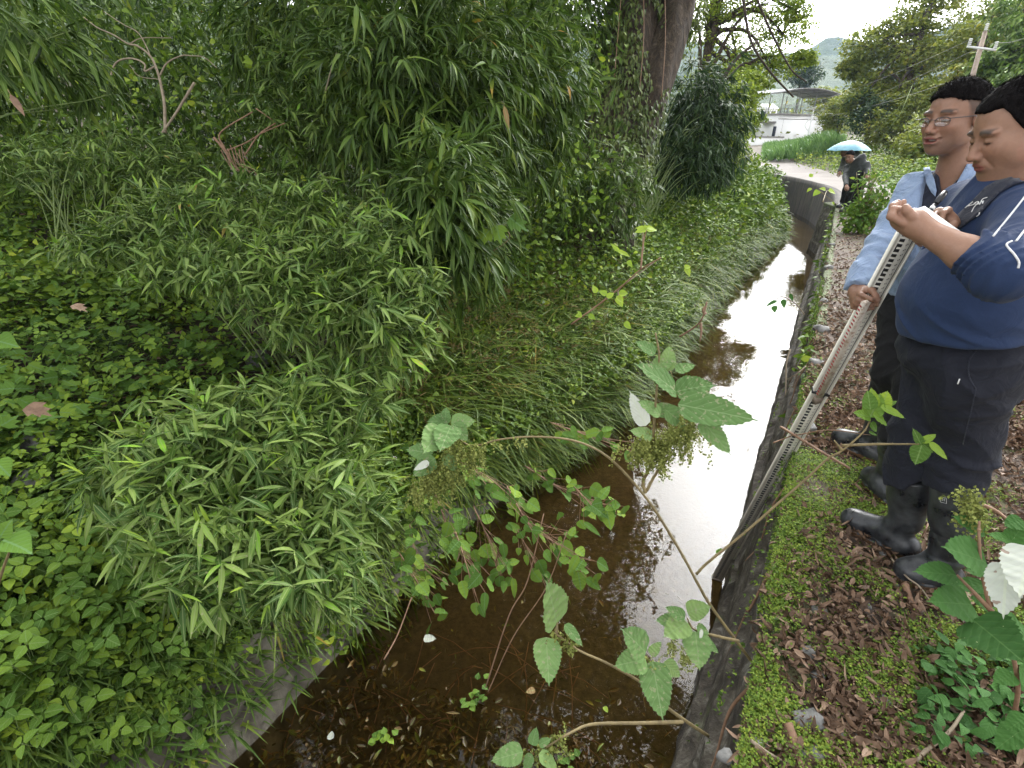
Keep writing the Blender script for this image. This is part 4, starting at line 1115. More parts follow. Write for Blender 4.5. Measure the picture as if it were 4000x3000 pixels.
    def disp(p):
        a2 = (p-elR)@dw; arm = np.exp(-(np.linalg.norm(p-(elR*.6+wrR*.4), axis=-1)/.17)**2)
        arm2 = np.exp(-(np.linalg.norm(p-(elR*.8+shR*.2), axis=-1)/.12)**2)
        return -.012*fs(p)-.009*fr(p)*(arm+arm2)-.004*np.sin(a2*70+14*p[:, 0]+2*np.sin(p[:, 2]*30))*arm
    s.disp(lambda p: 1.25*disp(p), 0)
    # open front: a deep V
    s.cut(lambda p: -np.maximum(np.maximum(np.abs((p-neck)@L+.0)-(.018+.082*np.clip((p[:, 2]-1.20)/.24, 0, 1)), 1.20-p[:, 2]), -((p-neck)@F)+.0), .006)
    s.cut(lambda p: -(np.linalg.norm((p-neck)-np.outer((p-neck)[:, 2], V(0, 0, 1)), axis=-1)-.078+.0*(p[:, 2]))-np.clip((1.40-p[:, 2])*5, 0, 5), .01)
    lo, hi = bbox(shR, shL, elR, wrR, elL, wrL, hip, neck, r=.2)
    sh = link('shirt', polygonize(s, lo, hi, .0065, 'shirt'), root, M['lightblue'])
    comb = lambda p: np.minimum(s(p), s2(p)-.004)
    patch('collar', comb, [(3606, 655), (3630, 652), (3650, 700), (3659, 745), (3654, 768), (3638, 752), (3618, 715)], M['lightblue'], sh, 1.5, 2.7, .013, .005, 10)
    patch('collar', comb, [(3778, 640), (3812, 640), (3816, 690), (3780, 725), (3728, 765), (3735, 718), (3758, 676)], M['lightblue'], sh, 1.5, 2.7, .013, .005, 10)
    patch('pocket', s, [(3756, 742), (3800, 738), (3845, 742), (3845, 790), (3800, 800), (3752, 770)], M['lightblue'], sh, 1.5, 2.7, .005, .004, 10)
    c = march(s, [3607], [1012], 1.5, 2.7, .001)[0]; vd = nz(V(0, 0, H)-c); mm = MB(); mm.tube([c-vd*.002, c+vd*.003], .0058, 10); mm.build('button', M['white_paint'], sh)
    mm = MB(); mm.tube(stroke(s, [(3655, 880), (3630, 960), (3600, 1040), (3578, 1110), (3560, 1190)], 1.5, 2.7, .0015), .0022, 5); mm.build('placket', M['lightblue'], sh, True)
    # trousers
    t = Body(); t.add(ell(hip, (.13, .17, .13), F, L, UPZ), .05)
    for h_, k_, a_ in ((hipL, knL, btL), (hipR, knR, btR)):
        t.add(cap(h_, k_, .098, .078), .04); t.add(cap(k_, a_, .078, .070), .04)
    ft = folds(55, (9, 20), (.8, .8, 1.4)); t.disp(lambda p: -.012*ft(p), 0)
    lo, hi = bbox(hip, knL, knR, btL, btR, r=.16)
    link('trousers', polygonize(t, lo, hi, .008, 'trousers'), root, M['trouser_black'])
    for a_, to_, tp in ((anL, toL, btL), (anR, toR, btR)):
        bo = boot(a_, to_, tp, .070); lo, hi = bbox(a_, to_, tp, V(a_[0], a_[1], .05), r=.1)
        link('boot', polygonize(bo, lo, hi, .007, 'boot'), root, M['rubber'])
    hair(hd, lambda a, al, u, l: np.interp(a, [-.12, -.06, 0, .05, .07, .1], [.0, .03, .052, .060, .072, .08])-u+.0*al, .0085, parent=root)
    strands(hd, [c_ for c_ in root.children if c_.name.startswith('hair')][0], 4500, .009, (.2, 0, .3), .9, 2)
    glasses(hd, root)
    return wrR, dR, s

# ---- distant people -------------------------------------------------------
def far_person(label, J, mats, wear):
    """J: joints in world coordinates"""
    hd = Head(J['head'], J['face'], UPZ, 1.05)
    b = Body(); hd.skull(b)
    b.add(cap(hd.w(-.03, 0, -.06), J['neck'], .05, .06), .02); b.add(cap(J['neck'], J['hip'], .07, .1), .05)
    for k_ in 'LR':
        b.add(cap(J['sh'+k_], J['el'+k_], .045, .04), .02); b.add(cap(J['el'+k_], J['wr'+k_], .04, .026), .02)
        dd = nz(J['wr'+k_]-J['el'+k_]); hand(b, J['wr'+k_], dd, nz(np.cross(dd, V(0, 1, .3))), V(0, -1, 0), [.35, .4, .45, .5], [(.02, .01, .025), (.05, .02, .045), (.075, .03, .05)], 1.05)
        b.add(cap(J['hip'+k_], J['kn'+k_], .07, .05), .03); b.add(cap(J['kn'+k_], J['an'+k_], .05, .035), .03)
    pts = [J[k_] for k_ in J if k_ not in ('face', 'F')]
    lo, hi = bbox(*pts, r=.2)
    root = link('person', polygonize(b, lo, hi, .011, 'person', lambda p: hd.paint(p, np.tile(SKIN, (len(p), 1)))), None, M['skin'], label, 'person')
    F = J['F']; L = V(-F[1], F[0], 0); up = nz(J['neck']-J['hip']); Ff = nz(F-np.dot(F, up)*up)
    s = Body(); mid = J['neck']*.6+J['hip']*.4
    s.add(ell(mid, (.12, .175, .22), Ff, L, up), .05); s.add(ell(J['hip']*.85+J['neck']*.15, (.14, .19, .2), Ff, L, up), .05)
    s.add(cap(J['neck']-up*.03, J['neck']+up*.02, .09, .07), .02)
    for k_ in 'LR':
        s.add(cap(J['neck']-up*.04, J['sh'+k_], .07, .075), .04); s.add(cap(J['sh'+k_], J['el'+k_], .075, .062), .04); s.add(cap(J['el'+k_], J['wr'+k_], .06, .05), .03)
        e = nz(J['wr'+k_]-J['el'+k_]); w0 = J['wr'+k_]
        s.add((lambda p, w0=w0, e=e: np.maximum(-(p-w0)@e, np.linalg.norm(p-w0-e*.1, axis=-1)-.13), None, 0), .01, 's')
    fd = folds(3, (8, 16)); s.disp(lambda p: -.014*fd(p), 0)
    link(wear, polygonize(s, lo, hi, .013, wear), root, M[mats[0]])
    t = Body(); t.add(ell(J['hip'], (.13, .17, .12), Ff, L, up), .05)
    for k_ in 'LR': t.add(cap(J['hip'+k_], J['kn'+k_], .09, .075), .04); t.add(cap(J['kn'+k_], J['an'+k_], .075, .06), .03)
    t.disp(lambda p: -.012*fd(p), 0)
    link('trousers', polygonize(t, lo, hi, .014, 'trousers'), root, M[mats[1]])
    for k_ in 'LR':
        a = J['an'+k_]; bo = boot(a, V(a[0], a[1], .04)+F*.2, a+V(0, 0, .12), .055); l2, h2 = bbox(a, a+F*.2, V(a[0], a[1], .05), r=.12)
        link('shoe', polygonize(bo, l2, h2, .012, 'shoe'), root, M['rubber'])
    hair(hd, lambda a, al, u, l: np.interp(a, [-.12, -.03, .0, .05, .07, .1], [-.04, -.03, .02, .055, .066, .075])-u, .009, parent=root, hh=.009)
    glasses(hd, root)
    return root
def far_people():
    o = P(3330, 770, 12.4); o[2] = 0
    F = nz(V(-.86, -.5, 0)); L = V(-F[1], F[0], 0); up = lambda f, l, u: o+F*f+L*l+V(0, 0, u)
    J = dict(F=F, face=V(-.75, -.6, -.35), head=P(3319, 611, 12.2), neck=P(3333, 634, 12.3), hip=up(-.10, 0, .82),
             shL=P(3358, 640, 12.2), shR=P(3312, 655, 12.5), elL=P(3386, 655, 12.1), elR=P(3302, 690, 12.4), wrL=P(3386, 685, 11.95), wrR=P(3306, 725, 12.1),
             hipL=up(-.1, .09, .78), hipR=up(-.1, -.09, .78), knL=up(-.02, .1, .45), knR=up(-.02, -.1, .45), anL=up(-.08, .1, .1), anR=up(-.05, -.12, .1))
    far_person('man in black jacket with hands back leaning over the canal edge beside the umbrella', J, ('black_jacket', 'trouser_black'), 'jacket')
    o = P(3318, 740, 13.2); o[2] = 0
    J = dict(F=F, face=V(-.7, -.65, -.3), head=P(3299, 590, 13.0), neck=P(3311, 607, 13.1), hip=up(-.15, 0, .84),
             shL=P(3330, 606, 13.05), shR=P(3300, 622, 13.2), elL=P(3332, 625, 12.85), elR=P(3290, 652, 13.1), wrL=P(3320, 605, 12.8), wrR=P(3280, 672, 12.95),
             hipL=up(-.1, .09, .78), hipR=up(-.1, -.09, .78), knL=up(-.02, .1, .45), knR=up(-.02, -.1, .45), anL=up(-.08, .1, .1), anR=up(-.05, -.12, .1))
    far_person('bent man in grey jacket under the blue umbrella reaching one arm down', J, ('grey_jacket', 'trouser_black'), 'jacket')
    # umbrella
    c = P(3325, 549, 12.9); ax = nz(V(.03, .0, 1)); R_ = .50; e = empty('umbrella', c-V(0, 0, .6), 'light blue umbrella open above the two distant men', 'umbrella')
    vs = [c]; fs = []; nr, na = 6, 32
    for i in range(1, nr+1):
        a = i/nr
        for k in range(na):
            th = 2*math.pi*k/na; sc = 1-.05*a*abs(math.sin(th*4)); r = R_*a*sc
            vs.append(c+V(math.cos(th)*r, math.sin(th)*r, -.23*a**1.9+.012*a*abs(math.cos(th*4))))
    for k in range(na):
        fs.append((0, 1+k, 1+(k+1) % na))
        for i in range(nr-1): b0 = 1+i*na; fs.append((b0+k, b0+na+k, b0+na+(k+1) % na, b0+(k+1) % na))
    vs = [a-(a-c)*0 for a in vs]; n0 = len(vs); vs2 = vs+[a-V(0, 0, .004) for a in vs]; fs2 = fs+[tuple(n0+i for i in reversed(f)) for f in fs]
    link('canopy', mesh_py('canopy', vs2, fs2, False), e, M['umbrella'])
    mb = MB(); mb.tube([c+V(0, 0, .05), c-V(0, 0, .02), c-V(-.02, 0, .62)], [.004, .006, .006], 6); mb.build('shaft', M['metal_dark'], e)
    mb = MB()
    for k in range(8):
        th = 2*math.pi*(k+.5)/8*1.0; d = V(math.cos(th), math.sin(th), 0); mb.tube([c-V(0, 0, .01)+d*.02, c+d*R_*.5-V(0, 0, .075), c+d*R_*.93-V(0, 0, .215)], .003, 4)
    mb.build('ribs', M['metal_dark'], e)

SIDE = 1
def staff_and_rod(wrR, dR):
    a = G(2800, 2262, WATER-.01); b = P(3572, 868, 1.93)
    d = nz(b-a); L_ = np.linalg.norm(b-a)
    c = (a+b)/2; view = nz(V(0, 0, H)-c); x = nz(np.cross(view, d)); x = x if x[0] > 0 else -x
    z = nz(np.cross(x, d)); z = z if np.dot(z, view) > 0 else -z
    # turn a little so that its right side shows
    x, z = nz(x*math.cos(.3)-z*math.sin(.3)), nz(z*math.cos(.3)+x*math.sin(.3)); x, z = (x, z) if SIDE > 0 else (x, z)
    z = nz(z-2*0*x)
    wd, th = .072, .034
    mb = MB(); mb.box(c, x*(wd/2-.004), d*L_/2, z*(th/2-.005))
    for s_ in (-1, 1): mb.box(c+x*s_*(wd/2-.003), x*.003, d*L_/2, z*th/2)
    st = mb.build('surveying_staff', M['staff'], None, label='long silver surveying staff with black graduations slanting into the canal water', cat='measuring staff')
    mk = MB(); fz = th/2-.005
    n = int(L_/.01)
    t = .03; k = 0
    while t < L_-.02:
        off = -.011 if (k % 10) < 5 else -.011
        mk.box(a+d*(t+.005)+z*(fz+.0008)+x*(off), x*.0085, d*.0062, z*.0006)
        if k % 5 == 0: mk.box(a+d*(t+.016)+z*(fz+.0008)+x*(-.018), x*.002, d*.018, z*.0006)
        t += .0215; k += 1
    mk.build('graduations', M['black'], st)
    mk = MB(); t = .04; r_ = random.Random(3)
    while t < L_-.03:
        for q_ in (0, 1): mk.box(a+d*(t+q_*.004)+z*(fz+.0008)+x*(.010+q_*.004), x*.0012, d*.0022, z*.0005)
        t += .0215
    mk.build('numerals', M['metal_dark'], st)
    mk = MB(); t = .05
    mk.box(a+d*L_*.5+x*.022+z*(fz+.001), x*.0012, d*L_*.49, z*.0008); mk.build('groove', M['metal_dark'], st)
    mk = MB(); mk.box(a+d*.008, x*(wd/2+.001), d*.012, z*(th/2+.002)); mk.build('foot', M['wood_pole'], st)
    # closed rod leaning on the staff, held by the man in blue
    top = wrR+dR*.115+V(.03, -.05, .035)
    top = P(3383, 1180, 2.08)
    # bottom rests against the staff
    tt = np.linspace(0, 1, 400)[:, None]; q = a+(b-a)*tt; py = 1500-((q[:, 1]*SN+(q[:, 2]-H)*CS)/(q[:, 1]*CS-(q[:, 2]-H)*SN))*FPX
    j = int(np.argmin(abs(py-1545))); bot = q[j]+z*.028+x*(-.004)
    dr = nz(bot-top); Lr = np.linalg.norm(bot-top); bot = top+dr*Lr*1.0
    xr = nz(np.cross(nz(V(0, 0, H)-bot), dr)); xr = xr if xr[0] > 0 else -xr; zr = nz(np.cross(xr, dr)); zr = zr if np.dot(zr, nz(V(0, 0, H)-bot)) > 0 else -zr
    xr, zr = nz(xr*.8+zr*.6), nz(zr*.8-xr*.6)
    mb = MB(); mb.box((top+bot)/2, xr*.0105, dr*Lr/2, zr*.013)
    ro = mb.build('measuring_rod', M['rod'], None, label='rusty red-marked rod in the blue man\'s hand, resting on the staff', cat='rod')
    mk = MB(); t = .02
    while t < Lr-.03:
        mk.box(top+dr*t+zr*.0132-xr*.004, xr*.006, dr*.004+xr*.002, zr*.0006); mk.box(top+dr*(t+.004)-xr*.0107, xr*.0006, dr*.004, zr*.010); t += .019
    mk.build('marks', M['red'], ro)
    mk = MB(); mk.box(bot-dr*.0, xr*.0135, dr*.02, zr*.0165); mk.build('end_cap', M['wood_pole'], ro)
    # clip
    mb = MB(); cc = q[j]+d*.03; mb.box(cc+z*(.018), x*.016, d*.010, z*.012); mb.box(cc, x*(wd/2+.003), d*.007, z*(th/2+.002))
    mb.build('clip', M['black'], st)

man_navy()
wrR, dRr, _s = man_blue()
staff_and_rod(wrR, dRr)
far_people()

# ------------------------------------------------------------------ vegetation
def bank_hit(px, py, lift=0.0, tmax=60):
    r = ray(px, py); o = V(0, 0, H); n = len(px)
    ts = np.concatenate([np.arange(.5, 6, .06), np.arange(6, 20, .2), np.arange(20, tmax, .6)])
    hit = np.full(n, np.nan); alive = np.ones(n, bool)
    for t in ts:
        p = o+r[alive]*t
        z = height(p[:, 0], p[:, 1])+lift
        ok = p[:, 2] < z; ia = np.where(alive)[0][ok]; hit[ia] = t; alive[ia] = False
        if not alive.any(): break
    m = ~np.isnan(hit); p = o+r[m]*hit[m][:, None]; p[:, 2] = height(p[:, 0], p[:, 1])
    return p
def box_pts(n, x0, y0, x1, y1, mask=None, wmin=None, wmax=None, lift=0.0):
    px = RNG.uniform(x0, x1, n); py = RNG.uniform(y0, y1, n)
    if mask is not None: k = mask(px, py); px, py = px[k], py[k]
    p = bank_hit(px, py, lift); u, v = toUV(p[:, 0], p[:, 1]); w_ = u-shift(v)
    k = np.ones(len(p), bool)
    if wmin is not None: k &= w_ > wmin
    if wmax is not None: k &= w_-nar(v) < wmax
    return p[k]
DOWN = V(DY, -DX, 0)     # across the canal, to the right
ALONG = V(DX, DY, 0)

def tufts(p, k, L, W, lv, lean=(0, 0, 0), up=.8, spread=.5, droop=.6):
    for i in range(k):
        n = len(p); d = nz(UPZ*up+np.asarray(lean)+RNG.normal(0, spread, (n, 3))*V(1, 1, .3))
        s = RNG.uniform(.6, 1.25, n); nr = nz(UPZ-d*.2+RNG.normal(0, .3, (n, 3)))
        lv.add(p+RNG.normal(0, .025, (n, 3))*V(1, 1, 0), d, nr, L*s, W*s, droop*RNG.uniform(.5, 1.5, n))
def herbs(p, k, L, W, lv, lift=(.05, .3), tilt=.45, flat=1.0):
    for i in range(k):
        n = len(p); a = RNG.uniform(0, 6.28, n)
        d = nz(np.stack([np.cos(a), np.sin(a), RNG.normal(-.1, .35, n)], -1)); nr = nz(UPZ*flat+DOWN*.25+RNG.normal(0, tilt, (n, 3)))
        s = RNG.uniform(.55, 1.3, n)
        lv.add(p+np.stack([RNG.normal(0, .03, n), RNG.normal(0, .03, n), RNG.uniform(lift[0], lift[1], n)], -1), d, nr, L*s, W*s, .25*RNG.uniform(0, 1.5, n))
def trefoils(p, L, lv, rnd=None, tilt=.3):
    n = len(p); a = RNG.uniform(0, 6.28, n); nr = nz(UPZ+DOWN*.2-ALONG*.15+RNG.normal(0, tilt, (n, 3))); s = RNG.uniform(.65, 1.2, n); r0 = RNG.random(n) if rnd is None else rnd
    base = nz(np.stack([np.cos(a), np.sin(a), 0*a], -1)); base = nz(base-nr*np.sum(base*nr, -1, keepdims=True)); sd = np.cross(nr, base)
    for th, k in ((0, 1.1), (2.0, .95), (-2.0, .95)):
        d = base*math.cos(th)+sd*math.sin(th); lv.add(p+d*.006, d, nr, L*s*k, L*s*k*.78, .15, np.clip(r0+RNG.normal(0, .06, n), 0, 1))

# ---- the far bank: grass, weeds, creepers
def poly_mask(poly):
    P_ = np.array(poly, float)
    def f(x, y):
        ins = np.zeros(len(x), bool); j = len(P_)-1
        for i in range(len(P_)):
            yi, yj = P_[i, 1], P_[j, 1]
            ins ^= ((yi > y) != (yj > y)) & (x < (P_[j, 0]-P_[i, 0])*(y-yi)/(yj-yi+1e-9)+P_[i, 0]); j = i
        return ins
    return f
grass_m = poly_mask([(1500, 1250), (1950, 1000), (2200, 700), (2500, 650), (2900, 640), (3150, 760), (3080, 900), (2750, 1200), (2600, 1450), (2450, 1750), (2150, 1900), (1750, 1850), (1500, 1600)])
lv = Leaves()
p = box_pts(int(15000*VEG), 1450, 620, 3150, 1950, grass_m, wmax=-2.15)
lean = DOWN*.55-ALONG*.1
tufts(p, 4, .30, .017, lv, lean, .8, .5, .8)
pt = box_pts(900, 1450, 620, 3150, 1700, grass_m, wmax=-2.3); tufts(pt, 5, .55, .02, lv, DOWN*.4, 1.0, .4, .9)
vv = RNG.uniform(1.6, 30, 2600)**1.0; vv = 1.6+28*RNG.random(2600)**1.5; ov = UV(nar(vv)-2.12-.5*RNG.random(2600)+shift(vv), vv, 0.0); ov[:, 2] = height(ov[:, 0], ov[:, 1])+.05
tufts(ov[::2], 4, .28, .016, lv, DOWN*.8, .35, .6, .9)
tufts(ov[vv > 7][::2]+UPZ*.05, 3, .42, .024, lv, DOWN*.5, .6, .7, .9)
vv = 1.2+3*RNG.random(420); ov = UV(nar(vv)-2.4-.25*RNG.random(420), vv, -.9); tufts(ov, 5, .34, .016, lv, DOWN*1.0, .2, .45, 1.1)
lv.build('bank_grass', T_ST, M['grass'], label='long arching grass covering the far bank of the canal', cat='grass', kind='stuff')
lv = Leaves()
q_ = p[RNG.random(len(p)) < .2]+UPZ*.27
for i in range(4):
    n = len(q_); lv.add(q_+RNG.normal(0, .02, (n, 3)), nz(UPZ*.3+DOWN*.5+RNG.normal(0, .5, (n, 3))), nz(RNG.normal(0, 1, (n, 3))), .10, .006, .5)
lv.build('grass_seed_heads', T_ST, M['seed'], label='reddish finger-like seed heads over the grass of the far bank', cat='grass', kind='stuff')
# broad weeds everywhere on the bank
lv = Leaves()
p = box_pts(int(9000*VEG), -150, 500, 2800, 3000, None, wmax=-2.3)
herbs(p, 3, .055, .032, lv, (.03, .24))
p = box_pts(int(5000*VEG), 2350, 560, 3200, 1100, None, wmax=-2.1)
herbs(p, 4, .085, .05, lv, (.03, .45), .5)
p = box_pts(int(2600*VEG), 1500, 1450, 2500, 2150, None, wmax=-2.2)
herbs(p, 3, .05, .032, lv, (.02, .16))
vv = 1.2+30*RNG.random(2400)**1.3; ov = UV(nar(vv)-2.15-.45*RNG.random(2400)+shift(vv), vv, 0.0); ov[:, 2] = height(ov[:, 0], ov[:, 1]); herbs(ov, 4, .06, .038, lv, (.03, .28), .7)
vv = 2+7*RNG.random(1500); ov = UV(nar(vv)-2.1-.7*RNG.random(1500)+shift(vv), vv, 0.0); ov[:, 2] = np.maximum(height(ov[:, 0], ov[:, 1]), -.95); herbs(ov, 5, .06, .038, lv, (.0, .3), .7)
vv = 1.3+2.6*RNG.random(1100); ov = UV(nar(vv)-2.05-.42*RNG.random(1100), vv, 0.0); ov[:, 2] = np.maximum(height(ov[:, 0], ov[:, 1]), -1.62-(ov[:, 2]*0)+np.clip((-2.02-(toUV(ov[:, 0], ov[:, 1])[0]-nar(vv)))/.38, 0, 1)*.66); herbs(ov, 4, .055, .034, lv, (.0, .16), .7)
vv = .0+3.2*RNG.random(700); ov = UV(nar(vv)-2.3-.5*RNG.random(700), vv, 0.0); ov[:, 2] = height(ov[:, 0], ov[:, 1]); herbs(ov, 4, .06, .036, lv, (.0, .25), .7)
p = box_pts(2200, 1900, 650, 2650, 1250, None, wmax=-2.6); herbs(p, 4, .08, .05, lv, (.05, .5), .6)
p = box_pts(1500, -150, 620, 900, 1300, None, wmax=-2.6); herbs(p, 4, .08, .05, lv, (.02, .4), .6)
p = box_pts(int(900*VEG), 1450, 700, 2900, 1800, grass_m, wmax=-2.2); herbs(p, 3, .07, .042, lv, (.12, .34), .6)
nv = 5500; vv = 11+36*RNG.random(nv)**1.2; ww = nar(vv)-2.1-4.9*RNG.random(nv)**1.4; ov = UV(ww+shift(vv), vv, 0.0); ov[:, 2] = height(ov[:, 0], ov[:, 1]); tall = np.clip((vv-11)/9, .12, 1)*(.55+.4*vnoise(ov[:, 0], ov[:, 1], 1.2, 9)+.45*vnoise(ov[:, 0], ov[:, 1], 4, 19))*np.clip((nar(vv)-1.95-ww)/.8, .35, 1)
for i in range(6):
    ov2 = ov.copy(); ov2[:, 2] += 1.9*tall*RNG.random(nv)**.7; herbs(ov2[i % 2::2], 2, .13+.03*(i % 3), .05+.03*(i % 3), lv, (-.05, .08), .8)
lv.build('bank_weeds', T_OV, M['weed'], label='mixed green leafy weeds covering the far bank', cat='weeds', kind='stuff')
lv = Leaves()
p = box_pts(int(900*VEG), -150, 900, 1350, 2100, poly_mask([(-150, 950), (500, 950), (1250, 1450), (1300, 1650), (500, 1700), (-150, 2100)]), wmax=-2.3)
herbs(p, 2, .10, .10, lv, (.1, .3), .4)
p = box_pts(int(500*VEG), 1400, 1500, 2300, 2100, None, wmax=-2.2); herbs(p, 2, .07, .075, lv, (.08, .22), .45)
lv.build('creeping_leaves', T_LOBE, M['round'], label='lobed creeper leaves trailing over the bank at the left', cat='creeper', kind='stuff')
# trefoil leaves, lower left
lv = Leaves()
p = box_pts(int(900*VEG), -200, 2050, 1000, 3060, poly_mask([(-200, 2050), (500, 2150), (950, 2500), (900, 3060), (-200, 3060)]), wmax=-2.1)
trefoils(p+np.stack([0*p[:, 0], 0*p[:, 0], RNG.uniform(.05, .36, len(p))], -1), .062, lv, tilt=.4)
lv.build('low_trefoil_leaves', T_RND, M['trefoil'], label='carpet of three-leaved plants in the lower left corner', cat='ground cover', kind='stuff')
TW = ['pale three-leaved plant at the left edge near the bottom', 'pale three-leaved plant just right of the one at the left edge', 'dark three-leaved plant uppermost of the tall ones', 'dark three-leaved plant below the uppermost one', 'three-leaved plant just left of the concrete lining', 'pale three-leaved plant at the bottom edge', 'palest three-leaved plant near the bottom edge, right of another', 'three-leaved plant in the very bottom left corner', 'dark three-leaved plant below the nearest bamboo mound', 'dark three-leaved plant by the lobed leaves at the left edge', 'mid green three-leaved plant in the middle of the lower left patch', 'three-leaved plant closest to the water']
spots = [(60, 2520, .75), (130, 2640, .8), (300, 2300, .3), (330, 2450, .3), (640, 2520, .45), (250, 2920, .8), (420, 2860, .9), (40, 2880, .7), (530, 2380, .35), (60, 2150, .2), (380, 2620, .5), (810, 2470, .5)]
for i, (x, y, c) in enumerate(spots):
    g0 = bank_hit(np.array([x*1.0]), np.array([y*1.0]), .3)
    if not len(g0): continue
    b0 = g0[0]; top = b0+UPZ*.34
    e = empty('trefoil_plant', b0, TW[i], 'plant', 'three-leaved plants in the lower left undergrowth')
    
    lv = Leaves(); q_ = top+RNG.normal(0, 1, (4, 3))*V(.07, .07, .03); trefoils(q_, .068, lv, np.full(4, c), .22); lv.build('leaves', T_RND, M['trefoil'], e)
    mb = MB()
    for a in q_: mb.tube(curve_pts([b0, b0*.5+a*.5+V(.01, 0, .03), a], 4), .0018, 4)
    mb.build('stem', M['green_stem'], e, True)
lv = Leaves(); p = box_pts(700, -150, 900, 1000, 3000, None, wmax=-2.3); trefoils(p+UPZ*.22, .045, lv, .75+.25*RNG.random(len(p)), .5); lv.build('pale_herbs', T_OV, M['trefoil'], label='pale yellow-green herb tips poking above the left bank weeds', cat='weeds', kind='stuff')
# grassy blades among them
lv = Leaves(); p = box_pts(int(1700*VEG), -150, 1750, 1200, 3000, None, wmax=-2.2); tufts(p, 3, .26, .015, lv, DOWN*.4, .6, .5, .5)
p = box_pts(int(1200*VEG), -150, 1000, 800, 2100, None, wmax=-2.3); tufts(p, 3, .2, .012, lv, DOWN*.3, .5, .6, .6)
lv.build('undergrowth_blades', T_BL, M['bamboo_dark'], label='narrow grass blades between the leafy plants on the left bank', cat='grass', kind='stuff')
lv = Leaves(); p = box_pts(int(2500*VEG), -100, 500, 1400, 2800, None, wmax=-2.2); n = len(p)
lv.add(p+UPZ*.02, rdir(n, -.1, .2), nz(UPZ+RNG.normal(0, .4, (n, 3))), .09, .03, .2); lv.build('bank_litter', T_CURL, M['litter'], label='dry brown leaves lying on the soil of the left bank', cat='leaf litter', kind='stuff')

# ---- bamboo thickets
bl = 'bamboo thickets on the left bank'
def bm(label, c, rad, n, L, W, mat, rootuv, **k):
    r = UV(*rootuv); r[2] = height(r[0], r[1]); return bamboo_mound('bamboo', label, c, rad, int(n*VEG), L, W, mat, r, bl, **k)
bm('low pale green bamboo mound nearest the camera on the left bank', P(1010, 1880, 2.45), (.62, .66, .44), 1250, .145, .023, 'bamboo_light', (-2.6, 1.0), up=.3, bias=DOWN*.25, k=4, droop=.3, shell=.1, chaos=.6, culms=30, lumps=[(P(1080, 1650, 2.6), (.42, .4, .26)), (P(800, 1700, 2.5), (.32, .36, .2)), (P(1300, 1560, 2.75), (.34, .36, .22)), (P(1000, 1980, 2.35), (.42, .4, .26)), (P(700, 1960, 2.25), (.3, .34, .22)), (P(1300, 1920, 2.4), (.3, .32, .24)), (P(1180, 2180, 2.2), (.28, .28, .2)), (P(850, 2150, 2.15), (.3, .3, .2)), (P(560, 1800, 2.5), (.22, .3, .15))])
bm('pale green bamboo spray hanging over the concrete lining', P(1260, 2230, 2.15), (.2, .2, .17), 70, .115, .018, 'bamboo_light', (-2.35, 1.1), up=-.25, bias=DOWN*.3, k=5, shell=.2, chaos=.5, culms=0)
bm('pale green bamboo mound in the middle of the left bank', P(1080, 960, 3.45), (.95, .8, .50), 1450, .145, .023, 'bamboo_light', (-3.6, 2.6), up=.3, bias=DOWN*.2, k=4, shell=.1, chaos=.6, culms=30, lumps=[(P(900, 800, 3.8), (.6, .5, .3)), (P(1250, 850, 3.6), (.55, .5, .3)), (P(640, 850, 3.9), (.5, .5, .24)), (P(1450, 1000, 3.3), (.42, .45, .32)), (P(1050, 1050, 3.3), (.5, .5, .3)), (P(750, 1030, 3.4), (.42, .4, .22)), (P(1200, 1180, 3.1), (.35, .35, .26)), (P(480, 950, 3.8), (.4, .5, .16))])
bm('pale green bamboo between the two mounds', P(1500, 1240, 3.15), (.42, .42, .36), 360, .145, .025, 'bamboo_light', (-2.9, 2.6), up=.1, bias=DOWN*.3, k=4, shell=.1, chaos=.6)
bm('broad-leaved dark bamboo drooping in the centre of the bank', P(1760, 880, 3.75), (.42, .5, .66), 420, .235, .030, 'bamboo_dark', (-3.6, 3.6), up=-.35, bias=DOWN*.35, k=6, droop=.5, shell=.2)
bm('tall broad-leaved bamboo rising above the drooping clump', P(1680, 330, 4.5), (1.0, 1.0, .95), 900, .24, .031, 'bamboo_dark', (-4.4, 4.2), up=-.15, bias=DOWN*.3, k=6, droop=.5, shell=.3)
bm('broad-leaved bamboo in front of the leaning trunk', P(1960, 400, 5.8), (1.0, 1.0, 1.4), 900, .24, .032, 'bamboo_dark', (-5.0, 6.3), up=-.3, bias=DOWN*.3, k=6, droop=.5, shell=.3)
bm('tall bamboo at the top centre of the thicket', P(1300, 60, 5.4), (1.3, 1.1, 1.3), 900, .22, .029, 'bamboo_dark', (-5.8, 4.5), up=-.1, k=6, droop=.5, shell=.3)
bm('near bamboo with yellowing leaves at the left edge', P(60, 200, 2.9), (.42, .5, .42), 130, .2, .028, 'bamboo_dark', (-4.4, -.2), up=-.5, k=5, droop=.45, shell=.15, culms=8)
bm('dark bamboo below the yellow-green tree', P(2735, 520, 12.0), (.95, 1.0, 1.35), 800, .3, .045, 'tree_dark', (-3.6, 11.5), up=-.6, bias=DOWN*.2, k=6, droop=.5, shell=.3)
bm('short pale bamboo behind the middle mound', P(1350, 500, 5.2), (1.1, .7, .8), 750, .17, .026, 'bamboo_light', (-5, 4.2), up=.0, k=5, shell=.2, chaos=.6)
bm('pale bamboo growing below the dry branch', P(420, 640, 5.2), (1.2, .7, .35), 480, .15, .022, 'bamboo_light', (-6, 2.2), up=.1, k=5, shell=.2, chaos=.6)
lv = Leaves()
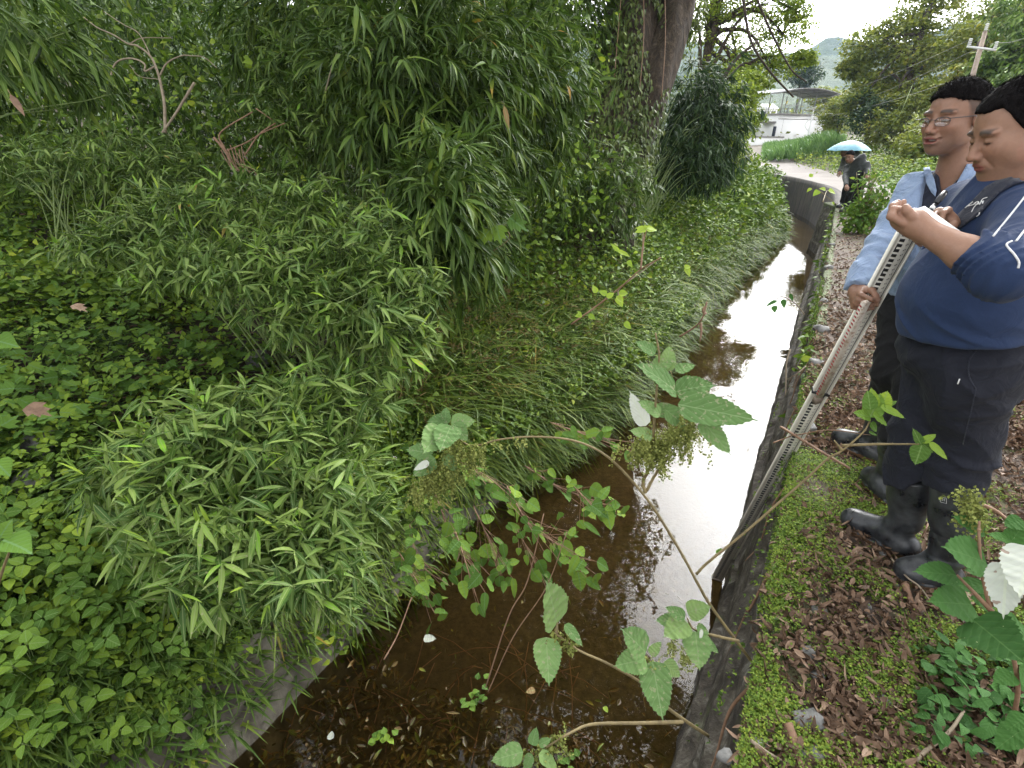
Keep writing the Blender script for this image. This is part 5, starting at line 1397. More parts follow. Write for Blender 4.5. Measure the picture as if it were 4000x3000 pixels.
nn = int(1500*VEG); px = RNG.uniform(-150, 2230, nn); py = RNG.uniform(-80, 900, nn)*np.where(px < 1500, 1, .9); dd = RNG.uniform(5.6, 9.5, nn); c = V(0, 0, H)+ray(px, py)*dd[:, None]; k = c[:, 2] > height(c[:, 0], c[:, 1])+.05; c = c[k]
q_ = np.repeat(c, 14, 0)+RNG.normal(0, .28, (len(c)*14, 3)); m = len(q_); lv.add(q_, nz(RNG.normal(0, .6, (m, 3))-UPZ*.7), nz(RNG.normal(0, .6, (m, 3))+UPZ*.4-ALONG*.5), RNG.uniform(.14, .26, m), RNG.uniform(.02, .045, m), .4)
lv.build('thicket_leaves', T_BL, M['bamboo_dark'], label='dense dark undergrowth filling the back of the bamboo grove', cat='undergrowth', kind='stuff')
lv = Leaves(); nn = int(1100*VEG); px = RNG.uniform(-150, 2350, nn); py = RNG.uniform(0, 950, nn); dd = RNG.uniform(5, 8, nn); c = V(0, 0, H)+ray(px, py)*dd[:, None]; k = c[:, 2] > height(c[:, 0], c[:, 1])+.05; c = c[k]
q_ = np.repeat(c, 9, 0)+RNG.normal(0, .2, (len(c)*9, 3)); m = len(q_); lv.add(q_, rdir(m, -.8, .3), nz(RNG.normal(0, .6, (m, 3))+UPZ*.5-ALONG*.4), RNG.uniform(.05, .1, m), RNG.uniform(.03, .07, m), .3)
lv.build('thicket_creepers', T_OV, M['weed'], label='small-leaved creepers climbing through the dark grove', cat='creeper', kind='stuff')
bm('low leafy bamboo hiding the foot of the ivy trunk', P(2330, 760, 7.4), (.8, .6, .75), 420, .2, .03, 'bamboo_dark', (-3.9, 7.0), up=-.1, bias=DOWN*.2, k=5, droop=.4, shell=.2, chaos=.6)
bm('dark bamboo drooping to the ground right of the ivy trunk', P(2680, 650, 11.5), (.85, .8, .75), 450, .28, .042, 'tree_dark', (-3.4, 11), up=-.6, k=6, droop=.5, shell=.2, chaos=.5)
bm('bamboo tops filling the gap left of the ivy trunk', P(2180, -40, 8.6), (1.1, 1.0, 1.1), 700, .24, .034, 'bamboo_dark', (-6.5, 8.5), up=-.2, k=6, droop=.5, shell=.3)
names = ['leftmost', 'second from the left', 'third from the left', 'fourth from the left', 'fifth from the left', 'sixth from the left', 'seventh from the left', 'rightmost']
for i, (u, v, hh, rr) in enumerate([(-9.5, -1.5, 2.1, 2.0), (-10.2, 1.2, 2.2, 2.0), (-10.0, 4.0, 2.5, 2.2), (-9.2, 6.8, 2.8, 2.2), (-8.6, 9.6, 3.0, 2.2), (-8.0, 12.5, 3.0, 2.2), (-7.2, 16, 2.8, 2.2), (-6.9, 20, 2.4, 2.2)]):
    c = UV(u, v, hh+.2)
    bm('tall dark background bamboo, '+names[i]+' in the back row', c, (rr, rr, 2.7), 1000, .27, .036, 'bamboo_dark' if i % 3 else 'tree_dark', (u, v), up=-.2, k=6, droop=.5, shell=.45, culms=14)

# ---- dry branches on the left
def branch_thing(name, label, cat, paths, m, root=None, n=6, group=None):
    """paths: lists of (px, py, depth) with start and end radius"""
    mb = MB()
    for pts, r0, r1 in paths:
        c = curve_pts([P(*a) for a in pts], 6); mb.tube(c, np.linspace(r0, r1, len(c)), n)
    return mb.build(name, M[m], None, True, label=label, cat=cat, group=group)
s_ = lambda x, y, d=4.6: (x/1.58, y/1.58, d)
branch_thing('dry_branch', 'bare pale branch with curling side shoots standing in the bamboo at upper left', 'branch', [
    ([s_(1020, 820), s_(1015, 650), s_(1000, 560), s_(975, 450), s_(930, 350), s_(850, 285), s_(790, 270), s_(700, 215), s_(600, 170), s_(515, 105)], .014, .004),
    ([s_(965, 405), s_(895, 440), s_(895, 400), s_(850, 370), s_(780, 362), s_(710, 395), s_(675, 500)], .008, .007),
    ([s_(985, 470), s_(1030, 390), s_(1120, 345), s_(1180, 345), s_(1260, 355), s_(1340, 420)], .008, .003),
    ([s_(930, 350), s_(900, 280), s_(850, 200), s_(760, 150), s_(640, 70)], .005, .003), ([s_(800, 270), s_(880, 235), s_(1060, 235)], .005, .003),
    ([s_(980, 490), s_(860, 470), s_(800, 400)], .004, .002)], 'twig')
branch_thing('broken_branch', 'short broken grey stub of branch beside the curling dry branch', 'branch', [([s_(1000, 820), s_(1030, 780), s_(1085, 700), s_(1140, 610), s_(1200, 510)], .010, .013)], 'twig')
branch_thing('dead_bamboo', 'tangle of dead brown stems between the two bamboo masses', 'branch', [
    ([s_(1320, 850), s_(1400, 940), s_(1420, 1000)], .012, .01), ([s_(1390, 920), s_(1360, 820), s_(1560, 690)], .008, .006), ([s_(1400, 930), s_(1520, 880), s_(1620, 820), s_(1760, 760)], .007, .005), ([s_(1510, 960), s_(1600, 830), s_(1700, 760)], .008, .006),
    ([s_(1580, 670), s_(1680, 740)], .006, .004)]+[([s_(1350+i*14, 890+(i*37) % 60, 4.4), s_(1400+i*11, 960+(i*53) % 80, 4.4), s_(1440+i*13, 1040+(i*29) % 40, 4.3)], .004, .002) for i in range(12)], 'redtwig')
branch_thing('dead_bamboo', 'single pale dead stem crossing the bamboo left of the drooping clump', 'branch', [([s_(2010, 560, 4), s_(2060, 380, 4), s_(2110, 300, 4), s_(2260, 310, 4), s_(2330, 300, 4)], .006, .004)], 'twig')

# ---- ramie and other single plants, placed leaf by leaf
def leafset(lv, leaves, dz=.0, width=.72, nrm=None, rnd=None):
    for l in leaves:
        x0, y0, x1, y1, d0 = l[:5]; d1 = l[5] if len(l) > 5 and l[5] else d0; w_ = l[6] if len(l) > 6 else width
        a = P(x0, y0, d0); b = P(x1, y1, d1); L_ = np.linalg.norm(b-a); to = nz(V(0, 0, H)-a)
        nr = nz(to*.75+UPZ*.7+RNG.normal(0, .22, 3)) if nrm is None else nz(np.asarray(nrm)+RNG.normal(0, .15, 3))
        lv.add(a, b-a, nr, L_, L_*w_, RNG.uniform(.02, .16), RNG.random() if rnd is None else rnd)
def plant(name, label, stems, leaves, mat, parent_at, T=None, stem='stem', r=(.0055, .0022), extra=None, group=None, cat='plant'):
    e = empty(name, parent_at, label, cat, group)
    mb = MB()
    for pts in stems:
        c = curve_pts([P(*a) for a in pts], 6); mb.tube(c, np.linspace(r[0], r[1], len(c)), 7)
        for a in c[3:-2:4]: mb.tube([a, a+nz(RNG.normal(0, 1, 3))*.004], [r[1]*1.9, r[1]], 5)
    mb.build('stem', M[stem], e, True)
    lv = Leaves(); leafset(lv, leaves); lv.build('leaves', T_SER[0] if T is None else T, M[mat], e)
    return e
def catkins(e, spots, n=26, ln=.07, spread=.04, mat='catkin'):
    lv = Leaves()
    for x, y, d in spots:
        o = P(x, y, d)
        for i in range(n):
            q = o+RNG.normal(0, 1, 3)*V(spread, spread, spread*.35); L_ = ln*RNG.uniform(.5, 1.2); m = int(L_/.0028); dr = nz(-UPZ+RNG.normal(0, .28, 3))
            t = np.linspace(0, 1, m)[:, None]; pts = q+dr*t*L_+RNG.normal(0, .0022, (m, 3)); lv.add(pts, nz(RNG.normal(0, 1, (m, 3))), nz(RNG.normal(0, 1, (m, 3))), .0078, .0066, 0)
    return lv.build('catkins', T_QD, M[mat], e)
D1 = 1.62
t6 = lambda x, y: (1500+x/1.106, 1500+y/1.106)
def t6l(x0, y0, x1, y1, d, d1=None, w_=.72): return t6(x0, y0)+t6(x1, y1)+(d, d1, w_)
e = plant('ramie_plant', 'ramie branch arching over the canal from the wall with hanging catkins', [
    [t6(1600, 1215)+(1.80,), t6(1530, 1120)+(1.76,), t6(1400, 940)+(1.7,), t6(1290, 740)+(1.66,), t6(1180, 560)+(1.62,), t6(1090, 440)+(1.6,), t6(960, 310)+(1.58,), t6(820, 245)+(1.58,), t6(650, 228)+(1.6,), t6(500, 240)+(1.62,), t6(370, 265)+(1.64,), t6(270, 180)+(1.66,)],
    [t6(1130, 470)+(1.61,), t6(1120, 420)+(1.6,), t6(1160, 330)+(1.55,), t6(1165, 200)+(1.5,), t6(1175, 60)+(1.46,), (2575, 1400, 1.42), (2560, 1300, 1.4)], [t6(1135, 460)+(1.61,), t6(1180, 380)+(1.58,), t6(1250, 300)+(1.5,)]],
    [t6l(262, 170, 268, 95, 1.66), t6l(280, 160, 180, 160, 1.66), t6l(290, 180, 240, 285, 1.6, 1.5), t6l(290, 165, 400, 160, 1.62), t6l(300, 170, 365, 250, 1.6), t6l(250, 190, 170, 300, 1.6, 1.5), t6l(210, 300, 90, 280, 1.62), t6l(220, 320, 120, 400, 1.6), t6l(260, 310, 320, 380, 1.62),
     (2640, 1530, 2500, 1400, 1.38, 1.3, .5), (2640, 1530, 2800, 1490, 1.38, 1.34, .8), (2650, 1580, 2970, 1640, 1.32, 1.26, .48), (2740, 1640, 2860, 1780, 1.32, 1.28, .5), (2580, 1620, 2490, 1560, 1.46), (2600, 1600, 2690, 1670, 1.46), (2560, 1440, 2640, 1380, 1.42), (2600, 1450, 2620, 1340, 1.42, None, .6), (2640, 1450, 2720, 1420, 1.42), (2560, 1380, 2480, 1330, 1.42),
     t6l(1160, 230, 1060, 190, 1.52), t6l(1175, 120, 1270, 100, 1.5), t6l(1300, 200, 1240, 220, 1.48)], 'ramie', P(2960, 2600, 1.8))
catkins(e, [t6(230, 350)+(1.6,), t6(200, 400)+(1.6,), t6(280, 380)+(1.6,), t6(150, 430)+(1.6,), t6(280, 230)+(1.64,), t6(300, 250)+(1.62,), t6(390, 270)+(1.62,), t6(350, 300)+(1.62,)], 24, .09, .022)
catkins(e, [t6(470, 250)+(1.62,), t6(580, 235)+(1.6,)], 10, .03, .014)
catkins(e, [t6(1150, 240)+(1.5,), t6(1230, 230)+(1.48,), t6(1190, 270)+(1.5,), t6(1120, 250)+(1.5,), t6(1290, 200)+(1.46,), t6(1340, 130)+(1.44,), t6(1270, 190)+(1.46,)], 30, .085, .026)
lv = Leaves(); leafset(lv, [t6l(1130, 180, 1060, 30, 1.5, 1.48, .42), t6l(195, 340, 120, 370, 1.58, None, .5)]); lv.build('withered_leaf', T_SER[1], M['silver'], e)
e = plant('ramie_plant', 'ramie stem with two large holed leaves low over the brown water', [
    [t6(1400, 1520)+(1.62,), t6(1280, 1440)+(1.56,), t6(1190, 1370)+(1.5,), t6(1110, 1290)+(1.45,), t6(960, 1205)+(1.4,), t6(840, 1150)+(1.38,), t6(745, 1080)+(1.36,)], [t6(745, 1075)+(1.36,), t6(748, 1030)+(1.36,)]],
    [t6l(745, 1035, 712, 850, 1.36, 1.30, .74), t6l(700, 1095, 715, 1310, 1.36, 1.28, .66), t6l(780, 1040, 868, 1135, 1.36, 1.34, .5), t6l(1130, 1160, 1035, 1055, 1.4, 1.36, .75), t6l(1130, 1190, 990, 1215, 1.4, 1.38, .8), t6l(1160, 1200, 1205, 1460, 1.4, 1.30, .62), t6l(1150, 1170, 1200, 1110, 1.42, None, .6), t6l(1210, 1200, 1285, 1270, 1.42, None, .7)], 'ramie', P(2800, 2880, 1.6))
catkins(e, [t6(760, 1090)+(1.36,), t6(800, 1110)+(1.36,), t6(1170, 1200)+(1.4,)], 14, .035, .014)
e = plant('ramie_plant', 'small ramie side shoot with five leaves beside the foot of the staff', [[t6(1530, 1110)+(1.75,), t6(1440, 1090)+(1.66,), t6(1340, 1060)+(1.6,), t6(1310, 1010)+(1.58,)]],
    [t6l(1310, 985, 1415, 960, 1.6, 1.56, .8), t6l(1300, 1010, 1215, 960, 1.58, None, .6), t6l(1310, 1030, 1205, 1090, 1.58, 1.54, .8), t6l(1300, 1030, 1168, 1015, 1.6, None, .6), t6l(1345, 1070, 1365, 1240, 1.58, 1.5, .8), t6l(1350, 1050, 1410, 1080, 1.6), t6l(1390, 1110, 1450, 1165, 1.58, None, .5)], 'ramie', P(2880, 2520, 1.75))
catkins(e, [t6(1270, 1130)+(1.58,), t6(1310, 1160)+(1.58,)], 20, .04, .016)
lv = Leaves(); leafset(lv, [t6l(1372, 1060, 1368, 1115, 1.56, None, .3)]); lv.build('withered_leaf', T_SER[1], M['silver'], e)
e = plant('ramie_plant', 'ramie shoot at the bottom edge pointing left across the water', [[t6(1290, 1460)+(1.5,), t6(1100, 1465)+(1.42,), t6(900, 1470)+(1.36,), t6(800, 1510)+(1.32,), t6(700, 1570)+(1.3,)]],
    [t6l(600, 1590, 450, 1625, 1.28, None, .62), t6l(670, 1600, 760, 1660, 1.28, None, .6), t6l(640, 1560, 660, 1480, 1.3, None, .6), t6l(670, 1560, 725, 1530, 1.3, None, .6), t6l(640, 1600, 600, 1680, 1.28, None, .55)], 'ramie', P(2700, 2850, 1.5))
catkins(e, [t6(770, 1540)+(1.3,), t6(720, 1570)+(1.3,), t6(660, 1590)+(1.3,)], 14, .035, .014)
plant('yellow_stemmed_plant', 'thin yellow stem slanting across the staff towards the boots with leafy tips', [
    [t6(1350, 820)+(1.72,), t6(1400, 770)+(1.7,), t6(1560, 640)+(1.68,), t6(1720, 500)+(1.66,), (3150, 1870, 1.64), (3235, 1790, 1.62), (3290, 1760, 1.6), (3370, 1690, 1.58), (3400, 1640, 1.58)],
    [(3290, 1740, 1.6), (3420, 1735, 1.58), (3500, 1735, 1.56), (3590, 1735, 1.54)], [(3290, 1760, 1.6), (3258, 1720, 1.6)]],
    [(3400, 1630, 3330, 1610, 1.58), (3400, 1630, 3440, 1530, 1.58), (3430, 1600, 3510, 1560, 1.58, None, .4), (3440, 1590, 3555, 1630, 1.56, None, .35), (3410, 1620, 3480, 1660, 1.56), (3400, 1600, 3390, 1520, 1.58), (3420, 1590, 3400, 1510, 1.58, None, .5), (3400, 1650, 3430, 1690, 1.58), (3440, 1600, 3470, 1520, 1.58), (3395, 1690, 3430, 1700, 1.58),
     (3600, 1740, 3565, 1670, 1.54, None, .45), (3600, 1730, 3660, 1690, 1.54, None, .5), (3600, 1740, 3575, 1820, 1.52, None, .85), (3630, 1730, 3715, 1800, 1.52, None, .3), (3600, 1730, 3650, 1770, 1.54), t6(1440, 735)+(2795+25, 2140, 1.7)], 'trefoil', P(2720, 2245, 1.72), T=T_SER[2], stem='stem', r=(.0048, .0022))
t_y = lambda x, y: (1400+x/1.659, 700+y/1.659)
plant('yellow_leaved_sapling', 'slender leaning sapling with bright yellow leaves over the grassy bank', [[t_y(1380, 940)+(2.9,), t_y(1560, 810)+(2.8,), t_y(1700, 700)+(2.7,), t_y(1830, 585)+(2.6,), t_y(1960, 510)+(2.5,)], [t_y(1830, 585)+(2.6,), t_y(1845, 420)+(2.6,), t_y(1865, 330)+(2.6,)]],
    [t_y(1865, 325)+t_y(1790, 345)+(2.6,), t_y(1870, 320)+t_y(1940, 330)+(2.6,), t_y(1870, 320)+t_y(1850, 295)+(2.6,), t_y(1690, 470)+t_y(1630, 410)+(2.6, None, .35), t_y(1700, 470)+t_y(1770, 500)+(2.6, None, .35), t_y(1740, 530)+t_y(1780, 570)+(2.6,), t_y(1810, 470)+t_y(1780, 480)+(2.6,),
     t_y(1690, 740)+t_y(1755, 735)+(2.7,), t_y(1670, 760)+t_y(1720, 800)+(2.7,), t_y(1610, 750)+t_y(1555, 720)+(2.7,), t_y(1610, 770)+t_y(1660, 730)+(2.7,), t_y(1540, 740)+t_y(1520, 680)+(2.7,), t_y(1450, 880)+t_y(1400, 890)+(2.8,), t_y(1490, 880)+t_y(1540, 910)+(2.8,), t_y(1720, 930)+t_y(1775, 970)+(2.7,), t_y(1440, 880)+t_y(1420, 850)+(2.8,)], 'yellow', P(2230, 1270, 2.9), T=T_OV6, stem='redtwig', r=(.005, .003))
t7 = lambda x, y, d=3.0: (2400+x/1.843, 800+y/1.843, d)
plant('leaning_weed', 'thin weed with yellow tips standing in the water-side grass', [[t7(210, 330), t7(205, 210), t7(220, 170)], [t7(30, 660), t7(40, 600), t7(200, 480), t7(330, 380)]],
    [t7(220, 180)[:2]+t7(150, 160)[:2]+(3.0,), t7(225, 175)[:2]+t7(310, 180)[:2]+(3.0,), t7(500, 450)[:2]+t7(555, 445)[:2]+(3.2,), t7(510, 450)[:2]+t7(545, 520)[:2]+(3.2,), t7(450, 320)[:2]+t7(485, 300)[:2]+(3.4,), t7(30, 650)[:2]+t7(100, 635)[:2]+(3.0,), t7(20, 660)[:2]+t7(60, 740)[:2]+(3.0,), t7(20, 330)[:2]+t7(120, 370)[:2]+(2.9, None, .35)], 'yellow', P(2420, 1150, 3), T=T_OV6, stem='twig', r=(.004, .0025))
plant('hanging_sprig', 'dark pointed leaves on a twig silhouetted against the bright water', [[t7(1370, 790, 2.6), t7(1290, 700, 2.6), t7(1200, 660, 2.6), t7(1160, 690, 2.6)]],
    [t7(1170, 690)[:2]+t7(1085, 728)[:2]+(2.6, None, .35), t7(1150, 725)[:2]+t7(1155, 780)[:2]+(2.6, None, .8), t7(1215, 680)[:2]+t7(1222, 748)[:2]+(2.6, None, .6), t7(1265, 640)[:2]+t7(1285, 700)[:2]+(2.6, None, .4)], 'ramie_dark', P(3140, 1220, 2.6), T=T_OV6, stem='twig', r=(.003, .0015))
branch_thing('withered_stem', 'withered dangling stem with shrivelled brown leaves above the water by the grass', 'branch', [([t7(470, 950, 4.4), t7(590, 870, 4.3), t7(640, 800, 4.2), t7(665, 700, 4.2)], .008, .006), ([t7(620, 850, 4.2), t7(625, 920, 4.2), t7(615, 985, 4.2)], .013, .004), ([t7(655, 790, 4.2), t7(640, 760, 4.2), t7(650, 730, 4.2)], .015, .006)], 'redtwig')

# right-hand foreground ramie
t8 = lambda x, y: (2800+x/1.659, 2000+y/1.659)
def t8l(x0, y0, x1, y1, d, d1=None, w_=.7): return t8(x0, y0)+t8(x1, y1)+(d, d1, w_)
e = plant('ramie_plant', 'large dark-leaved ramie plant in the lower right corner of the path', [[t8(1900, 1500)+(1.3,), t8(1930, 1300)+(1.2,), t8(1950, 1100)+(1.12,), t8(1880, 800)+(1.08,), t8(1780, 640)+(1.06,), t8(1720, 400)+(1.05,), t8(1700, 180)+(1.05,), t8(1700, 60)+(1.05,)], [t8(1780, 640)+(1.06,), t8(1560, 410)+(1.05,)], [t8(1780, 600)+(1.06,), t8(1900, 450)+(1.02,), t8(1990, 300)+(1.0,)]],
    [t8l(1745, 330, 1475, 215, 1.05, 1.0, .6), t8l(1550, 410, 1285, 375, 1.05, 1.02, .45), t8l(1650, 600, 1375, 575, 1.05, 1.0, .55), t8l(1740, 480, 1480, 470, 1.1, None, .45), t8l(1800, 620, 1650, 540, 1.08, None, .75), t8l(1660, 700, 1990, 960, 1.02, .9, .8), t8l(1640, 90, 1740, 120, 1.1), t8l(1740, 130, 1530, 20, 1.08, None, .5), t8l(1940, 200, 1760, 130, 1.05, None, .5), t8l(1990, 60, 1860, 90, 1.05, None, .9), t8l(1800, 410, 1600, 370, 1.1, None, .5), t8l(1900, 200, 2010, 60, 1.05),
     t8l(1930, 1060, 1785, 1100, 1.1, None, .8), t8l(2010, 1330, 1870, 1410, 1.12, None, .8), t8l(1990, 1400, 1800, 1540, 1.14, None, .7), t8l(1640, 660, 1580, 620, 1.2), t8l(1960, 1000, 2080, 1200, 1.1, None, .8), t8l(1830, 700, 2050, 760, 1.12, None, .9), t8l(1780, 1220, 1640, 1260, 1.35, None, .4), t8l(1700, 80, 1620, 0, 1.15), t8l(1980, 330, 2100, 260, 1.0, None, .9)], 'ramie_dark', P(3950, 2900, 1.35), stem='redtwig')
lv = Leaves(); leafset(lv, [t8l(1880, 330, 1850, 690, 1.0, .95, .55), t8l(2040, 230, 1960, 560, .98, .93, .7)]); lv.build('upturned_leaf', T_SER[1], M['silver'], e)
catkins(e, [(3810, 1930, 1.08), (3815, 1975, 1.08), (3800, 2010, 1.08)], 22, .04, .012)
lv = Leaves(); p = box_pts(160, 3560, 2600, 4050, 2950, None, wmin=.3); herbs(p, 2, .05, .032, lv, (.01, .08), .3)
e2 = lv.build('creeping_weed', T_OV6, M['ramie_dark'], label='low leafy weed creeping at the foot of the lower right ramie', cat='weed')

# trailing vines on the edge of the bank
ORD = ['leftmost', 'second', 'third', 'fourth', 'fifth', 'sixth', 'seventh', 'eighth', 'ninth', 'tenth', 'eleventh', 'twelfth', 'thirteenth', 'fourteenth', 'fifteenth', 'sixteenth', 'seventeenth', 'eighteenth', 'nineteenth', 'twentieth', 'twenty-first', 'twenty-second', 'twenty-third', 'twenty-fourth', 'twenty-fifth']
vines = [((1700, 1930), (1780, 2120), (1900, 2230)), ((1850, 1980), (1930, 2150), (1960, 2260)), ((1980, 1900), (2080, 2060), (2250, 2160)), ((2050, 1820), (2180, 1900), (2330, 1960)), ((1600, 2050), (1640, 2200), (1760, 2290)), ((2150, 1650), (2300, 1700), (2480, 1730)), ((1750, 1780), (1900, 1860), (2050, 1990)), ((1780, 2080), (1820, 2200), (1860, 2330)), ((2010, 2050), (2080, 2180), (2150, 2330)), ((1560, 2160), (1640, 2290), (1700, 2400)), ((2240, 1900), (2330, 1980), (2400, 1950)), ((2120, 2080), (2220, 2160), (2310, 2190))]
vines.sort(key=lambda q_: q_[2][0])
for i, (a, b_, c) in enumerate(vines):
    d0 = 2.75+.25*math.sin(i*2.3); pts = curve_pts([P(*a, d0+.15), P(*b_, d0), P(*c, d0-.05)], 9)
    e = empty('trailing_vine', pts[0], ORD[i]+' round-leaved vine trailing over the dark water, counted from the left', 'vine', 'round-leaved vines trailing over the canal')
    mb = MB(); mb.tube(pts, np.linspace(.0035, .0015, len(pts)), 5); 
    lv = Leaves(); n = len(pts); q_ = pts+RNG.normal(0, .04, (n, 3)); dd = nz(DOWN*.5-UPZ*.5+RNG.normal(0, .6, (n, 3)))
    lv.add(q_, dd, nz(nz(V(0, 0, H)-q_)*.6+UPZ*.8+RNG.normal(0, .4, (n, 3))), RNG.uniform(.04, .11, n), RNG.uniform(.035, .08, n), .15)
    for k in range(n): mb.tube([pts[k//2], q_[k]], .0012, 3, cap=False)
    mb.build('stem', M['redtwig'], e, True); lv.build('leaves', T_SER[i % 3], M['round'], e)
# little white flowers
fl = [t_y(*a) for a in [(1212, 452), (1155, 460), (1258, 520), (1305, 517), (1432, 527), (1520, 545), (1270, 610), (1345, 632), (1362, 675), (985, 950), (1610, 830), (1608, 880), (1672, 875), (330, 1243), (655, 1425), (1200, 1425), (1140, 1252), (1175, 1198), (1215, 1218), (252, 1640), (868, 270), (890, 285), (1555, 1300), (1710, 1295), (1785, 1292), (1630, 1335), (1655, 1333), (715, 1515), (750, 1540)]]
fl += [t6(*a) for a in [(327, 67), (365, 123), (58, 208), (132, 280), (47, 318), (30, 432), (65, 588), (110, 590), (80, 645), (130, 760)]]+[(868, 2834), (874, 2903), (2740, 1010), (2750, 1000), (2735, 1035), (2780, 900), (2765, 890), (2850, 1030), (2840, 1040), (2700, 880)]
fm = None
for i, (x, y) in enumerate(fl):
    g0 = bank_hit(np.array([x*1.0]), np.array([y*1.0]), .27)
    if not len(g0): continue
    b0 = g0[0]; r_ = ray(x, y); t = np.linalg.norm((b0-V(0, 0, H))[:2])/np.linalg.norm(r_[:2]); c = V(0, 0, H)+r_*t
    if c[2] < b0[2]+.05: c[2] = b0[2]+.25
    e = empty('wildflower', c, 'tiny white daisy-like flower on the weedy bank', 'flower', 'white flowers scattered over the bank')
    if fm is None:
        lv = Leaves(); an = np.arange(5)*2*math.pi/5; d = np.stack([np.cos(an), np.sin(an), .15+0*an], -1); lv.add(d*.003, d, UPZ, .0155, .012, .1, .5); fm = lv.mesh('petals', T_OV)
        fm.materials.append(M['white_flower']); mb = MB(); mb.tube([V(0, 0, -.003), V(0, 0, .004)], [.004, .0045], 8); cm = mb.mesh('centre', True); cm.materials.append(M['yellow_centre'])
        mb = MB(); mb.tube([V(0, 0, -.002), V(.01, .01, -.12), V(.0, .02, -.28)], [.0012, .0014, .002], 4); sm = mb.mesh('stem', True); sm.materials.append(M['green_stem'])
    sc = 1.0 if y > 1500 else 1.5
    for nm, me in (('petals', fm), ('centre', cm), ('stem', sm)):
        o = bpy.data.objects.new(nm, me); COL.objects.link(o); o.parent = e
    e.rotation_euler = (random.uniform(.2, .6), random.uniform(-.4, .4), random.uniform(0, 6)); e.scale = (sc,)*3
# big grey-green lobed leaves mid bank and stones
plant('large_leaved_vine', 'large grey-green lobed leaves where the grass meets the dark bamboo', [[(1960, 880, 3.6), (1990, 930, 3.6), (1900, 1000, 3.6)]], [(1990, 850, 2070, 900, 3.5, None, 1.1), (1940, 880, 1960, 960, 3.5, None, 1.0), (1910, 900, 1860, 960, 3.5, None, 1.1), (1830, 920, 1790, 980, 3.5, None, 1.0)], 'round', P(1960, 1000, 3.7), T=T_LOBE)
plant('large_leaved_vine', 'cluster of broad lobed leaves at the left edge above the trefoils', [[(-30, 2350, 1.7), (20, 2200, 1.6), (60, 2100, 1.55)]], [(10, 2110, 130, 2150, 1.5, None, 1.0), (0, 2100, 40, 2030, 1.5, None, 1.0), (0, 2130, -60, 2220, 1.5, None, 1.0), (-20, 1330, 70, 1350, 2.4, None, 1.0), (-20, 1800, 40, 1860, 2.0, None, 1.0)], 'round', P(-30, 2380, 1.7), T=T_OV6)
def rock(name, c, r, label, group=None, m='stone', seed=0):
    rr = np.random.default_rng(seed); n, k = 9, 12; vs = []; fs = []
    for i in range(n+1):
        th = math.pi*i/n
        for j in range(k):
            ph = 2*math.pi*j/k; d = V(math.sin(th)*math.cos(ph), math.sin(th)*math.sin(ph), math.cos(th))
            f = 1+.16*math.sin(d[0]*5+seed)+.13*math.sin(d[1]*6+seed*2)*math.cos(d[2]*4)+.0*rr.uniform(-.05, .05); d = np.sign(d)*np.abs(d)**.75
            vs.append(np.asarray(c)+d*f*np.asarray(r))
    for i in range(n):
        for j in range(k): fs.append((i*k+j, (i+1)*k+j, (i+1)*k+(j+1) % k, i*k+(j+1) % k))
    return link(name, mesh_py(name, vs, fs, True), None, M[m], label, 'stone', group)
for i, (x, y, r, lb) in enumerate([(150, 1740, .11, 'grey boulder half hidden in weeds at the left edge'), (1010, 1405, .10, 'brown stone in the dark gap above the nearest bamboo mound'), (120, 1890, .10, 'mossy dark rock below the grey boulder at the left edge')]):
    g0 = bank_hit(np.array([x*1.]), np.array([y*1.]), .1)[0]; rock('boulder', g0+UPZ*.06, (r, r*.8, r*.7), lb, seed=i)
plant('dried_leaf', 'large dry tan leaf lying on the weeds at the left', [[(150, 1600, 2.6), (165, 1602, 2.6)]], [(105, 1585, 205, 1625, 2.55, None, .75)], 'litter', P(150, 1600, 2.6), T=T_LOBE, cat='leaf', r=(.002, .001))
plant('dried_leaf', 'smaller dry brown leaf in the upper left of the weeds', [[(290, 1190, 3.2), (300, 1195, 3.2)]], [(285, 1190, 345, 1215, 3.1, None, .8)], 'litter', P(310, 1200, 3.2), T=T_LOBE, cat='leaf', r=(.002, .001))
plant('dried_bamboo_leaf', 'single pale dry bamboo leaf hanging at the far left', [[(30, 350, 2.6), (40, 368, 2.6)]], [(38, 366, 98, 455, 2.6, None, .25)], 'litter', P(30, 350, 2.6), T=T_BL, cat='leaf', r=(.002, .001))
plant('dried_bamboo_leaf', 'orange dry bamboo leaf hanging in the dark bamboo', [[(1960, 395, 3.6), (1970, 412, 3.6)]], [(1968, 410, 1990, 505, 3.5, None, .22)], 'seed', P(1960, 395, 3.6), T=T_BL, cat='leaf', r=(.002, .001))

